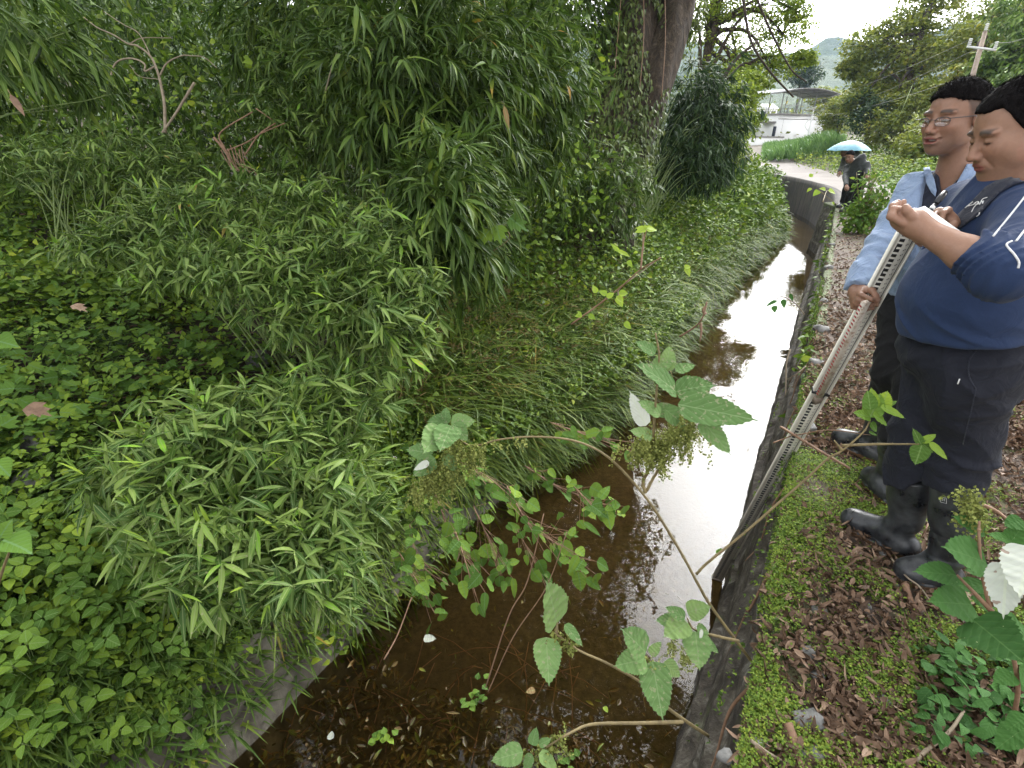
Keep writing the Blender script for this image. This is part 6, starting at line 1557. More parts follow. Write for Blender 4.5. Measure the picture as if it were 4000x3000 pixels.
# ---- leaf debris in the shallow water
lv = Leaves()
px = RNG.uniform(650, 2700, 5200); py = RNG.uniform(2250, 3040, 5200); k = (py > 2420+.35*(px-900)*(px > 900)*1.0) | (RNG.random(5200) < .10); k &= px > 2350-1.05*(py-1900)*1.35
px, py = px[k], py[k]; p = G(px, py, -1.50); u, v = toUV(p[:, 0], p[:, 1]); k = (u > -2.02) & (u < -.02); p = p[k]; n = len(p); p[:, 2] += RNG.uniform(.01, .105, n)*(RNG.random(n) < .7)
lv.add(p, rdir(n, -.15, .25), nz(UPZ+RNG.normal(0, .35, (n, 3))), .016+.07*RNG.random(n)**2, RNG.uniform(.01, .035, n), .2)
lv.build('submerged_leaves', T_CURL, M['wetleaf'], label='sodden leaves and debris lying in the shallow brown water', cat='leaf litter', kind='stuff')
mb = MB()
for i in range(90):
    x, y = random.uniform(800, 2300), random.uniform(2500, 3000); a = G(x, y, -1.47); an = random.uniform(0, 3.1); l = random.uniform(.05, .22); mb.tube([a-V(math.cos(an), math.sin(an), 0)*l, a+V(.01, .01, .02), a+V(math.cos(an), math.sin(an), .02)*l], .003, 4)
mb.build('submerged_twigs', M['redtwig'], None, True, label='thin twigs lying in the shallow water among the sodden leaves', cat='twigs', kind='stuff')
for i, (x, y, l, lb) in enumerate([(1655, 2495, .085, 'pale grey leaf floating near the concrete lining'), (1290, 2890, .05, 'small crumpled white leaf in the shallow water at the bottom'), (2090, 2695, .06, 'orange floating leaf in the middle of the debris'), (2360, 2760, .04, 'yellow floating leaf in the clear brown water')]):
    a = G(x, y, WATER+.006); lv = Leaves(); lv.add(a, V(math.cos(i*1.7), math.sin(i*1.7), 0), UPZ, l, l*.75, .02, .6); lv.build('floating_leaf', T_SER[0], M['silver' if i < 2 else 'yellow'] if i != 2 else M['seed'], label=lb, cat='leaf')
lv = Leaves()
for (x, y) in [(1880, 2700), (1840, 2740), (2220, 2980), (1480, 2900), (1500, 2880), (2360, 2000), (2400, 1990), (2430, 2010)]:
    a = G(x+0*1., y, WATER+.01); q_ = a+RNG.normal(0, .03, (7, 3))*V(1, 1, .15); lv.add(q_, rdir(7, -.1, .3), nz(UPZ+RNG.normal(0, .2, (7, 3))), .045, .04, .1)
lv.build('water_plants', T_OV, M['trefoil'], label='small bright green plants growing up through the shallow water', cat='water plants', kind='stuff')
branch_thing('hanging_root', 'long bare twig hanging from the wall into the water by the staff', 'branch', [([t7(1265, 1040, 3.3), t7(1240, 1130, 3.3), t7(1235, 1250, 3.3), t7(1232, 1370, 3.3)], .005, .003), ([t7(1380, 1160, 3.2), t7(1310, 1220, 3.2), t7(1240, 1260, 3.3)], .004, .003)], 'twig')
branch_thing('dead_twig', 'reddish bare twigs poking out of the wall behind the staff', 'branch', [([(3050, 1668, 2.7), (3095, 1695, 2.6), (3200, 1760, 2.5), (3320, 1830, 2.4)], .007, .006), ([(3020, 1730, 2.8), (3060, 1715, 2.8), (3110, 1695, 2.7)], .004, .003), ([(3110, 1700, 2.5), (3240, 1680, 2.4), (3400, 1700, 2.4)], .003, .002)], 'redtwig')
branch_thing('sticks', 'two dry stems rising from the debris up to the vines', 'branch', [([t6(440, 1310)+(2.6,), t6(540, 1000)+(2.6,), t6(620, 850)+(2.65,), t6(690, 560)+(2.7,)], .004, .003), ([t6(450, 1330)+(2.6,), t6(560, 1090)+(2.6,), t6(700, 880)+(2.6,), t6(790, 640)+(2.6,)], .0035, .0025), ([t6(0, 1190)+(2.3,), t6(60, 1080)+(2.4,), t6(120, 920)+(2.5,)], .004, .003)], 'redtwig')

# ---- the path: moss, tiny plants, litter, stones, sticks
def path_pts(n, z=0.0, v0=.35, v1=3.0, w0=.12, w1=2.0, near=True):
    px = RNG.uniform(2850, 4080, n); py = RNG.uniform(780, 3050, n); p = G(px, py, z); u, v = toUV(p[:, 0], p[:, 1]); w_ = u-shift(v)
    return p, w_, v
p, w_, v = path_pts(int(34000*VEG)); k = (w_ > .10) & (v < 16.5) & ((w_ < 3.2) | (v < 6)); k &= ~((v > 14) & (w_ > 1.2))
p = p[k]; w_ = w_[k]; v = v[k]; n = len(p); msk = vnoise(p[:, 0], p[:, 1], 3.2, 77); k = (RNG.random(n) < np.clip(.62-msk*1.1, .14, 1)*np.where(w_ < .3, .45, 1)*np.where(v < 3.5, .8, 1)); p = p[k]; n = len(p)
dist = np.linalg.norm(p, axis=1); p[:, 2] = height(p[:, 0], p[:, 1])+RNG.uniform(.004, .03, n)
lv = Leaves(); lv.add(p, rdir(n, -.25, .3), nz(UPZ+RNG.normal(0, .8, (n, 3))), .018+.045*RNG.random(n)**1.7, RNG.uniform(.008, .028, n), RNG.uniform(-.7, .9, n))
px = RNG.uniform(3050, 4080, 14000); py = RNG.uniform(780, 1750, 14000); p = G(px, py, .012); u, v = toUV(p[:, 0], p[:, 1]); w_ = u-shift(v); k = (w_ > .12) & (v < 16) & ~((v > 13.5) & (w_ > 1.0)); p = p[k]; n = len(p)
lv.add(p, rdir(n, -.25, .3), nz(UPZ+RNG.normal(0, .7, (n, 3))), RNG.uniform(.025, .06, n), RNG.uniform(.014, .03, n), RNG.uniform(-.7, .9, n))
lv.build('leaf_litter', T_CURL, M['litter'], label='carpet of curled brown fallen leaves on the canal path', cat='leaf litter', kind='stuff')
# moss and seedlings
px = RNG.uniform(2850, 4080, int(150000*VEG)); py = 1300+1750*RNG.random(len(px))**.75; p = G(px, py, 0.0); u, v = toUV(p[:, 0], p[:, 1])
a = vnoise(p[:, 0], p[:, 1], 3.2, 77); b_ = vnoise(p[:, 0], p[:, 1], 9, 78)
k = (u > .105) & (u < 3) & (RNG.random(len(p)) < np.clip(.02+a*1.2+b_*1.1+np.clip(.44-u, 0, 1)*2.8, .015, 1)*np.clip((5.2-v)/2.5, 0, 1)*np.clip(1.6-u*.8, .15, 1)); p = p[k]; n = len(p); print('moss', n)
p[:, 2] = height(p[:, 0], p[:, 1])+.006+RNG.random(n)**2*.03
lv = Leaves()
for i in range(3): lv.add(p+RNG.normal(0, .005, (n, 3))*V(1, 1, .4), rdir(n, -.1, .7), nz(UPZ+RNG.normal(0, .5, (n, 3))), RNG.uniform(.005, .013, n), RNG.uniform(.004, .0095, n), .1)
lv.build('moss', T_QD, M['moss'], label='bright green moss and tiny seedlings along the edge of the path', cat='moss', kind='stuff')
lv = Leaves(); n = 1200; vv = RNG.uniform(.2, 9, n)**1; z = -RNG.random(n)**2.2*.9; p = UV(EDGE+z*.085-.05-.045*(z < -.5)-.04*(z < -1), vv, z); k = vnoise(vv, z, 3, 5) > .05; p = p[k]; n = len(p)
for i in range(2): lv.add(p, nz(-DOWN+RNG.normal(0, .5, (n, 3))), nz(UPZ-DOWN+RNG.normal(0, .5, (n, 3))), RNG.uniform(.008, .026, n), RNG.uniform(.007, .016, n), .3)
nn = 5200; vv = .3+7.5*RNG.random(nn); zz = -.16*RNG.random(nn)**1.6; pm = UV(EDGE-.015+zz*.12+.05*(RNG.random(nn)-.3)*(zz > -.03), vv, zz+.012); km = vnoise(vv, zz*3, 2.2, 51) > -.25; pm = pm[km]; m = len(pm)
for i in range(2): lv.add(pm, nz(-DOWN*.6+UPZ*.3+RNG.normal(0, .5, (m, 3))), nz(UPZ-DOWN*.8+RNG.normal(0, .5, (m, 3))), RNG.uniform(.007, .018, m), RNG.uniform(.006, .012, m), .2)
lv.build('wall_moss', T_QD, M['weed'], label='dark moss and little ferns on the face of the canal wall', cat='moss', kind='stuff')
lv = Leaves(); vv = RNG.uniform(4.0, 17, 70); p = UV(EDGE-.03+shift(vv), vv, -.05-.35*RNG.random(70)); herbs(p, 5, .09, .05, lv, (-.1, .15), .6); lv.build('wall_weeds', T_OV, M['weed'], label='weeds hanging over the far edge of the path onto the wall', cat='weeds', kind='stuff')
sts = [(590, 920, .034), (655, 655, .036), (970, 1075, .04), (1045, 1230, .045), (590, 1370, .055), (650, 1070, .028), (1490, 945, .022), (1310, 920, .028), (820, 1010, .026), (1075, 280, .024), (780, 270, .022), (1170, 170, .028), (620, 1590, .04), (260, 1520, .035), (1420, 1640, .025), (1710, 1560, .035), (370, 690, .03), (960, 620, .026), (1200, 505, .018), (1150, 480, .02), (640, 340, .024), (1450, 960, .02), (870, 1440, .03), (810, 1445, .03), (60, 1590, .03)]
sts.sort(key=lambda q_: -q_[1])
for i, (x, y, r) in enumerate(sts):
    r *= .72; a = G(*t8(x, y), 0.0); rock('stone', a+V(0, 0, r*.25), (r*1.1, r*.85, r*.55), ('lowest' if i == 0 else ORD[i])+' grey stone on the mossy path, counted up from the bottom edge', 'grey stones on the path', seed=i+5)
for i, (x, y, r) in enumerate([(3260, 960, .05), (3240, 1050, .06), (3205, 1180, .05), (3185, 1290, .07), (3170, 1420, .05), (3060, 1660, .05)]):
    a = G(x, y, 0.0); u, v = toUV(a[0], a[1]); a = UV(EDGE+.03, v, 0.01); rock('edge_stone', a, (r, r*.8, r*.6), ('topmost', 'second', 'third', 'fourth', 'fifth', 'lowest')[i]+' pale rough stone in the wall edge, counted downwards', 'stones along the wall edge', seed=i+50)
def stick(pts, r0, r1, lb, m='redtwig', z=.012):
    c = curve_pts([G(*t8(x, y), z+h_) for x, y, h_ in pts], 6); mb = MB(); mb.tube(c, np.linspace(r0, r1, len(c)), 7); mb.build('stick', M[m], None, True, label=lb, cat='stick')
for i in range(9):
    v0 = .7+i*.62; r0 = UV(EDGE-.01, v0, -.02); pts = [r0+ALONG*.02+UPZ*.02, r0-DOWN*.05-UPZ*(.15+.05*(i % 3))+ALONG*.04*math.sin(i*2), r0-DOWN*.06-UPZ*(.34+.1*(i % 2))-ALONG*.05*math.cos(i), r0-DOWN*.11-UPZ*(.55+.15*(i % 3))]
    mb = MB(); mb.tube(curve_pts(pts, 6), np.linspace(.007, .002, 19), 6); mb.build('root', M['redtwig'], None, True, label=ORD[i]+' bare root hanging down the canal wall, counted away from the bottom edge', cat='root', group='roots hanging down the canal wall')
stick([(460, 1370, .02), (490, 1450, .01), (520, 1560, .0), (550, 1680, .0)], .013, .011, 'thick brown stick lying at the bottom of the path beside the wall')
stick([(1220, 470, .02), (1250, 560, .01), (1310, 650, .0)], .013, .009, 'dark stick pointing at the nearer boot')
stick([(1280, 1130, .01), (1400, 1190, .01), (1540, 1290, .02), (1640, 1380, .0)], .006, .004, 'thin pale vine stem crossing the lower right of the path', 'twig')
stick([(1270, 1650, .0), (1340, 1560, .02), (1500, 1430, .03), (1600, 1290, .05)], .0065, .004, 'grey forked twig in the lower right of the path', 'twig')
stick([(220, 1480, .03), (330, 1560, .01), (420, 1610, .0)], .005, .004, 'short straight pale stick at the lower left of the path', 'twig')
stick([(980, 310, .01), (1000, 400, .01), (1060, 460, .0)], .008, .005, 'curved brown twig between the boots and the wall')
stick([(1130, 300, .03), (1230, 420, .04), (1310, 480, .03), (1400, 600, .01)], .0035, .003, 'long grass-like stem in front of the nearer toe', 'twig')
branch_thing('roots', 'snaking woody roots behind the boots on the leafy path', 'branch', [([(3800, 1960, 2.1), (3880, 1990, 2.1), (3950, 2040, 2.05), (4040, 2090, 2.0)], .008, .006), ([(3640, 2000, 2.2), (3620, 2060, 2.1), (3600, 2100, 2.1)], .003, .003)], 'redtwig')

# ---- the big leaning tree behind the bamboo
def big_tree():
    rt = P(2290, 930, 8.9); rt[2] = height(rt[0], rt[1])
    e = empty('tree', rt, 'huge old tree trunk wrapped in ivy leaning over the canal bank', 'tree')
    rr = np.random.default_rng(4)
    def bole(pts, r, seed):
        c = curve_pts(pts, 14); m = len(c); rad = np.interp(np.linspace(0, 1, m), np.linspace(0, 1, len(r)), r); n = 40; t = nz(np.gradient(c, axis=0)); vs = []
        for i in range(m):
            x = nz(np.cross(t[i], V(0, 1, .2))); y = np.cross(t[i], x)
            for k in range(n):
                a = 2*math.pi*k/n; f = 1+.08*math.sin(2*a+i*.05+seed)+.05*math.sin(5*a+i*.11+seed+1.5*math.sin(i*.13))+.035*math.sin(9*a+2*math.sin(i*.31)+i*.2)+.03*math.sin(i*.7+a*3)
                vs.append(c[i]+rad[i]*f*(math.cos(a)*x+math.sin(a)*y))
        return vs, [(i*n+k, i*n+(k+1) % n, (i+1)*n+(k+1) % n, (i+1)*n+k) for i in range(m-1) for k in range(n)], c, rad
    mb = MB(); g = [rt-UPZ*.6, P(2310, 800, 8.9), P(2370, 550, 9.0), P(2430, 300, 9.2), P(2480, 0, 9.4), P(2520, -500, 9.6), P(2450, -1100, 10.0)]
    a = bole(g, [.85, .62, .55, .5, .46, .4, .3], 1); mb.add(a[0], a[1])
    g2 = [rt-UPZ*.6+V(.2, 0, 0), P(2360, 820, 8.8), P(2450, 600, 8.9), P(2550, 330, 9.0), P(2650, 0, 9.2), P(2730, -500, 9.4), P(2800, -900, 9.6)]
    b = bole(g2, [.7, .45, .36, .33, .31, .27, .2], 2); mb.add(b[0], b[1])
    for (s, t_, r) in [((2480, -600, 9.7), (1900, -1300, 8), .18), ((2480, -800, 9.8), (2300, -2200, 8), .18), ((2730, -600, 9.4), (2700, -2000, 7.5), .14), ((2500, -700, 9.8), (1300, -1200, 9), .15)]:
        A, B_ = P(*s), P(*t_); mb.tube(curve_pts([A, A*.5+B_*.5+V(0, 0, .5), B_], 6), np.linspace(r, .05, 13), 8)
    mb.build('trunk', M['bark'], e, True)
    lv = Leaves(); 
    for (vs, fs, c, rad), dens, seed in ((a, 13000, 0), (b, 8500, 1)):
        vs = np.array(vs); n = int(dens*VEG); idx = RNG.integers(0, len(vs)*.75, n); q_ = vs[idx]; ci = c[np.clip(idx//40, 0, len(c)-1)]; out = nz(q_-ci)
        q_ = q_+RNG.normal(0, .05, (n, 3))+out*RNG.uniform(0, .16, (n, 1)); m = vnoise(q_[:, 0]*2, q_[:, 2], 2, 6+seed) > (-.5 if seed == 0 else .12); q_ = q_[m]; out = out[m]; n = len(q_)
        lv.add(q_, nz(-UPZ+out*.4+RNG.normal(0, .35, (n, 3))), nz(out+UPZ*.5+RNG.normal(0, .3, (n, 3))), RNG.uniform(.06, .14, n), RNG.uniform(.03, .06, n), .2)
    lv.build('ivy', T_OV, M['ivy'], e)
    mb = MB()
    for i in range(3):
        x = 2430+i*83; A = P(x, -60, 8.3); B_ = P(x-30+20*math.sin(i), 300+40*(i % 6), 8.3); mb.tube(curve_pts([A, A*.5+B_*.5+V(.04*math.sin(i), 0, 0), B_], 5), .006, 5)
    mb.build('hanging_stems', M['redtwig'], e, True)
    # crown overhead: out of the photo, but mirrored in the water
    lv = Leaves(); n0 = 0
    for (x, y, z, r) in [(-.5, 7, 8, 2.4), (1.6, 8.2, 8.4, 2.2), (-2.5, 6, 7.5, 2.2), (2.4, 6.2, 9, 1.9), (1.2, 10.5, 9, 2.2), (-3, 9, 8, 2.6), (3.0, 9.4, 9.6, 1.7), (-.5, 11, 10, 2.4), (2.8, 11.8, 11.4, 1.7), (3.6, 8.2, 9.6, 2.0), (5.0, 6.8, 9.6, 2.0), (5.6, 6.0, 9.8, 1.8), (4.4, 9.2, 10.6, 1.7), (2.3, 10.6, 5.8, 1.6), (1.7, 9, 7, 1.7), (3.1, 12.2, 6.1, 1.7), (2.3, 12, 7.6, 1.9), (1.0, 8, 6, 1.8)]:
        n = int(1150*VEG); d = rdir(n); q_ = V(x, y, z)+d*(r*RNG.random((n, 1))**.45)*V(1, 1, .5)
        lv.add(q_, nz(RNG.normal(0, 1, (n, 3))-UPZ*.6), nz(UPZ+RNG.normal(0, .5, (n, 3))), .20, .085, .3)
    lv.build('crown', T_OV, M['tree_leaf'], e)
big_tree()

def tree(name, label, base, H_, crown, nleaf, L, mat, trunk_r=.2, group=None, cat='tree', limbs=14, trunk_pts=None, hang=.0, bark='bark'):
    """crown: list of (centre, radii) lumps"""
    e = empty(name, base, label, cat, group); mb = MB()
    tp = curve_pts(trunk_pts if trunk_pts else [base-UPZ*.3, base+UPZ*H_*.4+V(*RNG.normal(0, .12, 2), 0)*H_*.2, base+UPZ*H_*.8], 8)
    mb.tube(tp, np.linspace(trunk_r, trunk_r*.3, len(tp)), 9)
    lv = Leaves()
    for c, r in crown:
        c = np.asarray(c, float); r = np.asarray(r, float)
        A = tp[int(len(tp)*RNG.uniform(.35, .95))-1]; mb.tube(curve_pts([A, A*.45+c*.55+V(0, 0, .08*H_), c], 5), np.linspace(trunk_r*.45, trunk_r*.12, 11), 6)
        nb = 16
        ends = c+rdir(nb)*r*.8
        for q in ends: mb.tube(curve_pts([c, c*.5+q*.5+V(0, 0, .05), q], 3), np.linspace(trunk_r*.14, trunk_r*.04, 7), 4, cap=False)
        n = int(nleaf*VEG/len(crown)); ncl = max(6, n//26); cc = c+rdir(ncl)*(RNG.random((ncl, 1))**.4)*r
        q_ = np.repeat(cc, 26, 0)+RNG.normal(0, 1, (ncl*26, 3))*np.array([.17, .17, .09])*r.mean()*V(1, 1, 1)
        m = len(q_); lv.add(q_, nz(RNG.normal(0, 1, (m, 3))*V(1, 1, .5)-UPZ*hang), nz(UPZ+RNG.normal(0, .45, (m, 3))), L*RNG.uniform(.7, 1.3, m), L*.5*RNG.uniform(.7, 1.2, m), .25)
    mb.build('trunk', M[bark], e, True); lv.build('crown', T_OV if L > .25 or mat == 'tree_leaf' else T_QD, M[mat], e); return e
lump = lambda l: [(P(x, y, d), (r, r, r*f)) for x, y, d, r, f in l]
b0 = P(2700, 610, 19); b0[2] = height(b0[0], b0[1])
tree('tree', 'yellow-green broadleaf tree reaching over the canal beyond the ivy trunk', b0, 7, lump([(x, y, 19, r*1.46, f) for x, y, r, f in [(2800, 60, .9, .8), (2950, 30, .9, .7), (3060, 130, .7, .6), (2880, 220, .9, .6), (3010, 260, .7, .55), (3100, 40, .5, .7), (2780, -150, 1.1, .8), (2960, -160, .9, .8), (3130, 230, .36, .5), (2760, 330, .6, .7), (2880, 400, .5, .7), (2840, 520, .5, .6), (2950, 330, .5, .6), (2930, 470, .35, .8), (2900, -330, 1.0, .9), (2780, -420, 1.1, .9), (2990, -380, .8, .9), (2860, -620, 1.1, .9), (2700, -650, 1.0, .9), (2700, -250, .9, .9), (2720, 100, .8, .9)]]), 32000, .13, 'tree_leaf', .2, limbs=8,
     trunk_pts=[b0-UPZ*.2, P(2710, 480, 19), P(2740, 330, 19), P(2790, 120, 19), P(2815, -60, 19), P(2830, -400, 19)])
b0 = P(2760, 650, 14); b0[2] = height(b0[0], b0[1])
branch_thing('leaning_tree', 'thin crooked trunks beside the yellow-green tree', 'tree trunk', [([(2745, 640, 13.5), (2790, 400, 13.5), (2860, 250, 13.4), (2960, 160, 13.3)], .09, .03), ([(2900, -20, 12.5), (2930, 150, 12.5), (3000, 270, 12.4), (3100, 380, 12.4)], .035, .02), ([(2950, -20, 12.5), (3010, 120, 12.5), (3090, 270, 12.4), (3150, 320, 12.4)], .03, .015), ([(2840, 310, 12.5), (2900, 250, 12.5), (2935, 252, 12.5)], .03, .02)], 'bark')
# trees across the road, from left to right
b0 = P(3545, 500, 36); b0[2] = height(b0[0], b0[1])
tree('tree', 'tall airy tree with a dark leaning trunk across the road', b0, 10, lump([(3400, 190, 38, 2.0, .7), (3500, 120, 38, 2.0, .7), (3620, 60, 38, 2.3, .7), (3560, 240, 37, 2.2, .6), (3420, 330, 38, 1.9, .6), (3680, 190, 37, 2.2, .7), (3590, 370, 36, 1.9, .6), (3330, 260, 38, 1.0, .8), (3660, -40, 38, 2.2, .7), (3360, 400, 37, 1.4, .6), (3480, 420, 36, 1.3, .6)]), 24000, .30, 'tree_far', .28, trunk_pts=[b0-UPZ*.3, P(3530, 400, 36), P(3570, 250, 36.5), P(3610, 60, 37)])
b0 = P(3740, 520, 32); b0[2] = height(b0[0], b0[1])
tree('tree', 'tree with drooping foliage behind the head of the man in blue', b0, 9, lump([(3740, 330, 32, 1.8, .6), (3800, 180, 33, 1.9, .7), (3880, 60, 34, 2.2, .7), (3720, 460, 31, 1.4, .6), (3960, 200, 33, 2.0, .7), (3860, 330, 31, 1.6, .6)]), 15000, .28, 'tree_far', .25)
b0 = P(3980, 560, 24); b0[2] = height(b0[0], b0[1])
tree('tree', 'feathery bamboo-like tree at the right edge behind the pole', b0, 7, lump([(3900, 250, 26, 1.2, .7), (3990, 210, 25, 1.4, .8), (3940, 350, 25, 1.2, .6), (4060, 330, 24, 1.5, .8), (4000, 60, 27, 1.6, .8), (4080, 120, 25, 1.5, .8)]), 7500, .30, 'bamboo_light', .12, hang=.6)
for lb, x, y, d, r, mt in [('dark rounded evergreen bush at the foot of the tall airy tree', 3400, 480, 36, 1.9, 'tree_dark'), ('dark bush left of the leaning trunk across the road', 3500, 500, 34, 1.6, 'tree_far'), ('small round bush between the corn and the trees', 3280, 470, 45, 1.6, 'tree_far'), ('bushy tree behind the right side of the white building', 3240, 400, 80, 3.2, 'tree_far'), ('dark tall tree behind the white building', 3130, 300, 85, 3.4, 'tree_dark'), ('green bush behind the shoulder of the man in blue', 3620, 560, 26, 1.7, 'tree_far')]:
    c = P(x, y, d); b0 = c.copy(); b0[2] = height(c[0], c[1]); tree('bush' if 'bush' in lb else 'tree', lb, b0, max(1.5, c[2]-b0[2]), [(c+V(*RNG.normal(0, r*.35, 2), RNG.normal(0, r*.3)), (r*.75, r*.75, r*.7)) for _ in range(5)], 2600, .26 if d < 50 else .5, mt, .1, cat='bush' if 'bush' in lb else 'tree')
for lb, x, y, d, r in [('leafy bush by the water beyond the dark drooping bamboo', 2850, 500, 15.5, .85), ('taller leafy bush between the dark bamboo and the road', 2890, 400, 17, .8)]:
    c = P(x, y, d); b0 = c.copy(); b0[2] = height(c[0], c[1]); tree('bush', lb, b0, c[2]-b0[2], [(c+V(*RNG.normal(0, r*.3, 2), q_*r), (r*.8, r*.8, r*.8)) for q_ in (-1.2, -.6, 0, .4, .8)], 4200, .14, 'tree_leaf', .06, cat='bush')
# distant woods on the rise behind the meadow
lv = Leaves(); n = int(9000*VEG); px = RNG.uniform(2750, 4050, n); dd = RNG.uniform(75, 150, n); base = V(0, 0, H)+ray(px, 555+0*px)*dd[:, None]; cl = RNG.integers(0, n//30, n); base[:, :2] = base[cl*30 % n, :2]+RNG.normal(0, 2.2, (n, 2)); base[:, 2] = height(base[:, 0], base[:, 1])+np.abs(RNG.normal(0, 2.2, n))*(.4+.6*np.sin(cl*1.7)**2)
lv.add(base, rdir(n), nz(UPZ+RNG.normal(0, .5, (n, 3))), .9, .55, .2); lv.build('distant_woods', T_QD, M['tree_far'], label='far-off line of woods below the hazy mountain', cat='woods', kind='stuff')
# weeds beyond the road, hedge of climbers, verge
lv = Leaves(); p = box_pts(int(9000*VEG), 2850, 560, 4080, 800, None, wmin=.3); u, v = toUV(p[:, 0], p[:, 1])
roadL = np.interp(v, [10, 16.7, 20, 24, 27, 32, 42, 60, 80], [3, 1.1, .2, -.1, -.9, -2.4, -5, -8.2, -12]); roadR = np.interp(v, [10.5, 16, 19.5, 22, 25, 29.5, 33, 42, 60, 80], [6.5, 4.4, 3.4, 2.9, 2.0, 1.1, .3, -1.6, -5.2, -9])
k = (u > roadR+.15); p2 = p[k]; s = np.clip((u[k]-roadR[k])/3, .15, 1.2)
n = len(p2); 
for i in range(4):
    lv.add(p2+np.stack([RNG.normal(0, .2, n), RNG.normal(0, .2, n), RNG.random(n)*1.1*s], -1), rdir(n, -.5, .5), nz(UPZ-V(.4, .6, 0)*.5+RNG.normal(0, .45, (n, 3))), RNG.uniform(.12, .24, n), RNG.uniform(.07, .14, n), .25)
k = (u < roadL-.1) & (v > 18); p3 = p[k]; n = len(p3)
if n: lv.add(p3+UPZ*.1, rdir(n, 0, .6), nz(UPZ+RNG.normal(0, .4, (n, 3))), .15, .09, .2)
lv.build('roadside_weeds', T_OV, M['weed'], label='tangled green weeds and climbers on the far side of the road', cat='weeds', kind='stuff')
lv = Leaves(); p = box_pts(int(5000*VEG), 2900, 620, 3700, 760, None, wmin=1); u, v = toUV(p[:, 0], p[:, 1]); k = u > 4; p = box_pts(2200, 3100, 600, 3900, 720, None, wmin=2.5)
herbs(p, 3, .14, .08, lv, (.1, .9), .5); lv.build('yellow_weeds', T_OV, M['tree_leaf'], label='yellowish weeds scattered through the roadside growth', cat='weeds', kind='stuff')
# corn
lv = Leaves(); n = int(2600*VEG); px = RNG.uniform(2985, 3290, n); dd = RNG.uniform(40, 62, n); y0 = np.interp(px, [2985, 3080, 3150, 3290], [590, 575, 560, 560]); b_ = V(0, 0, H)+ray(px, 590+0*px)*dd[:, None]; b_[:, 2] = height(b_[:, 0], b_[:, 1]); yt = np.interp(px, [2985, 3080, 3140, 3230, 3290], [602, 578, 548, 522, 556])+RNG.uniform(0, 22, n); hh = np.maximum((V(0, 0, H)+ray(px, yt)*dd[:, None])[:, 2]-b_[:, 2], .3)
for i in range(7):
    z = hh*RNG.uniform(.2, 1, n); a = RNG.uniform(0, 6.28, n); lv.add(b_+UPZ*z[:, None], nz(np.stack([np.cos(a)*.45, np.sin(a)*.45, .9+0*a], -1)), nz(np.stack([np.cos(a)*.3, np.sin(a)*.3-.5, .6+0*a], -1)), RNG.uniform(.4, .75, n), .085, .55)
lv.build('corn_crop', T_ST, M['corn'], label='field of tall green corn in front of the white building', cat='corn', kind='stuff')
# shrub by the far pair
b0 = P(3370, 860, 9.6); b0[2] = 0
e = empty('shrub', b0, 'bright green leafy shrub on the path in front of the umbrella pair', 'shrub'); lv = Leaves(); mb = MB()
for (x, y, r, n) in [(3370, 840, .36, 420), (3420, 800, .36, 260), (3340, 855, .25, 230), (3450, 750, .3, 120), (3400, 730, .26, 80), (3480, 830, .3, 130), (3380, 700, .2, 30)]:
    c = P(x, y, 9.6); c[2] = max(c[2], .15); d = rdir(int(n*VEG)); q_ = c+d*(r*RNG.random((len(d), 1))**.5); q_[:, 2] = np.maximum(q_[:, 2], .02); m = len(q_)
    lv.add(q_, nz(d+RNG.normal(0, .6, (m, 3))), nz(UPZ+RNG.normal(0, .5, (m, 3))), RNG.uniform(.07, .12, m), RNG.uniform(.04, .075, m), .25)
    for i in range(7): mb.tube(curve_pts([b0, b0*.5+q_[i]*.5+UPZ*.1, q_[i]+UPZ*.1], 4), np.linspace(.01, .004, 9), 5)
lv.build('leaves', T_OV, M['trefoil'], e); mb.build('stem', M['stem'], e, True)
plant('water_side_vine', 'thin vine with yellow-green leaves in front of the curved concrete wall', [[t7(1500, -20, 7), (3230, 745, 7.5), (3245, 760, 7.5)]]+[[(3200, 745, 7.5), (3270, 800, 7.5)]], [(3235, 745, 3268, 755, 7.5, None, .9), (3225, 742, 3200, 735, 7.5, None, .8), (3200, 745, 3175, 765, 7.5, None, .8), (3250, 790, 3262, 800, 7.5, None, .9), (3160, 690, 3180, 680, 8, None, .8), (3170, 735, 3150, 750, 8, None, .6)], 'yellow', P(3270, 800, 7.5), T=T_OV6)

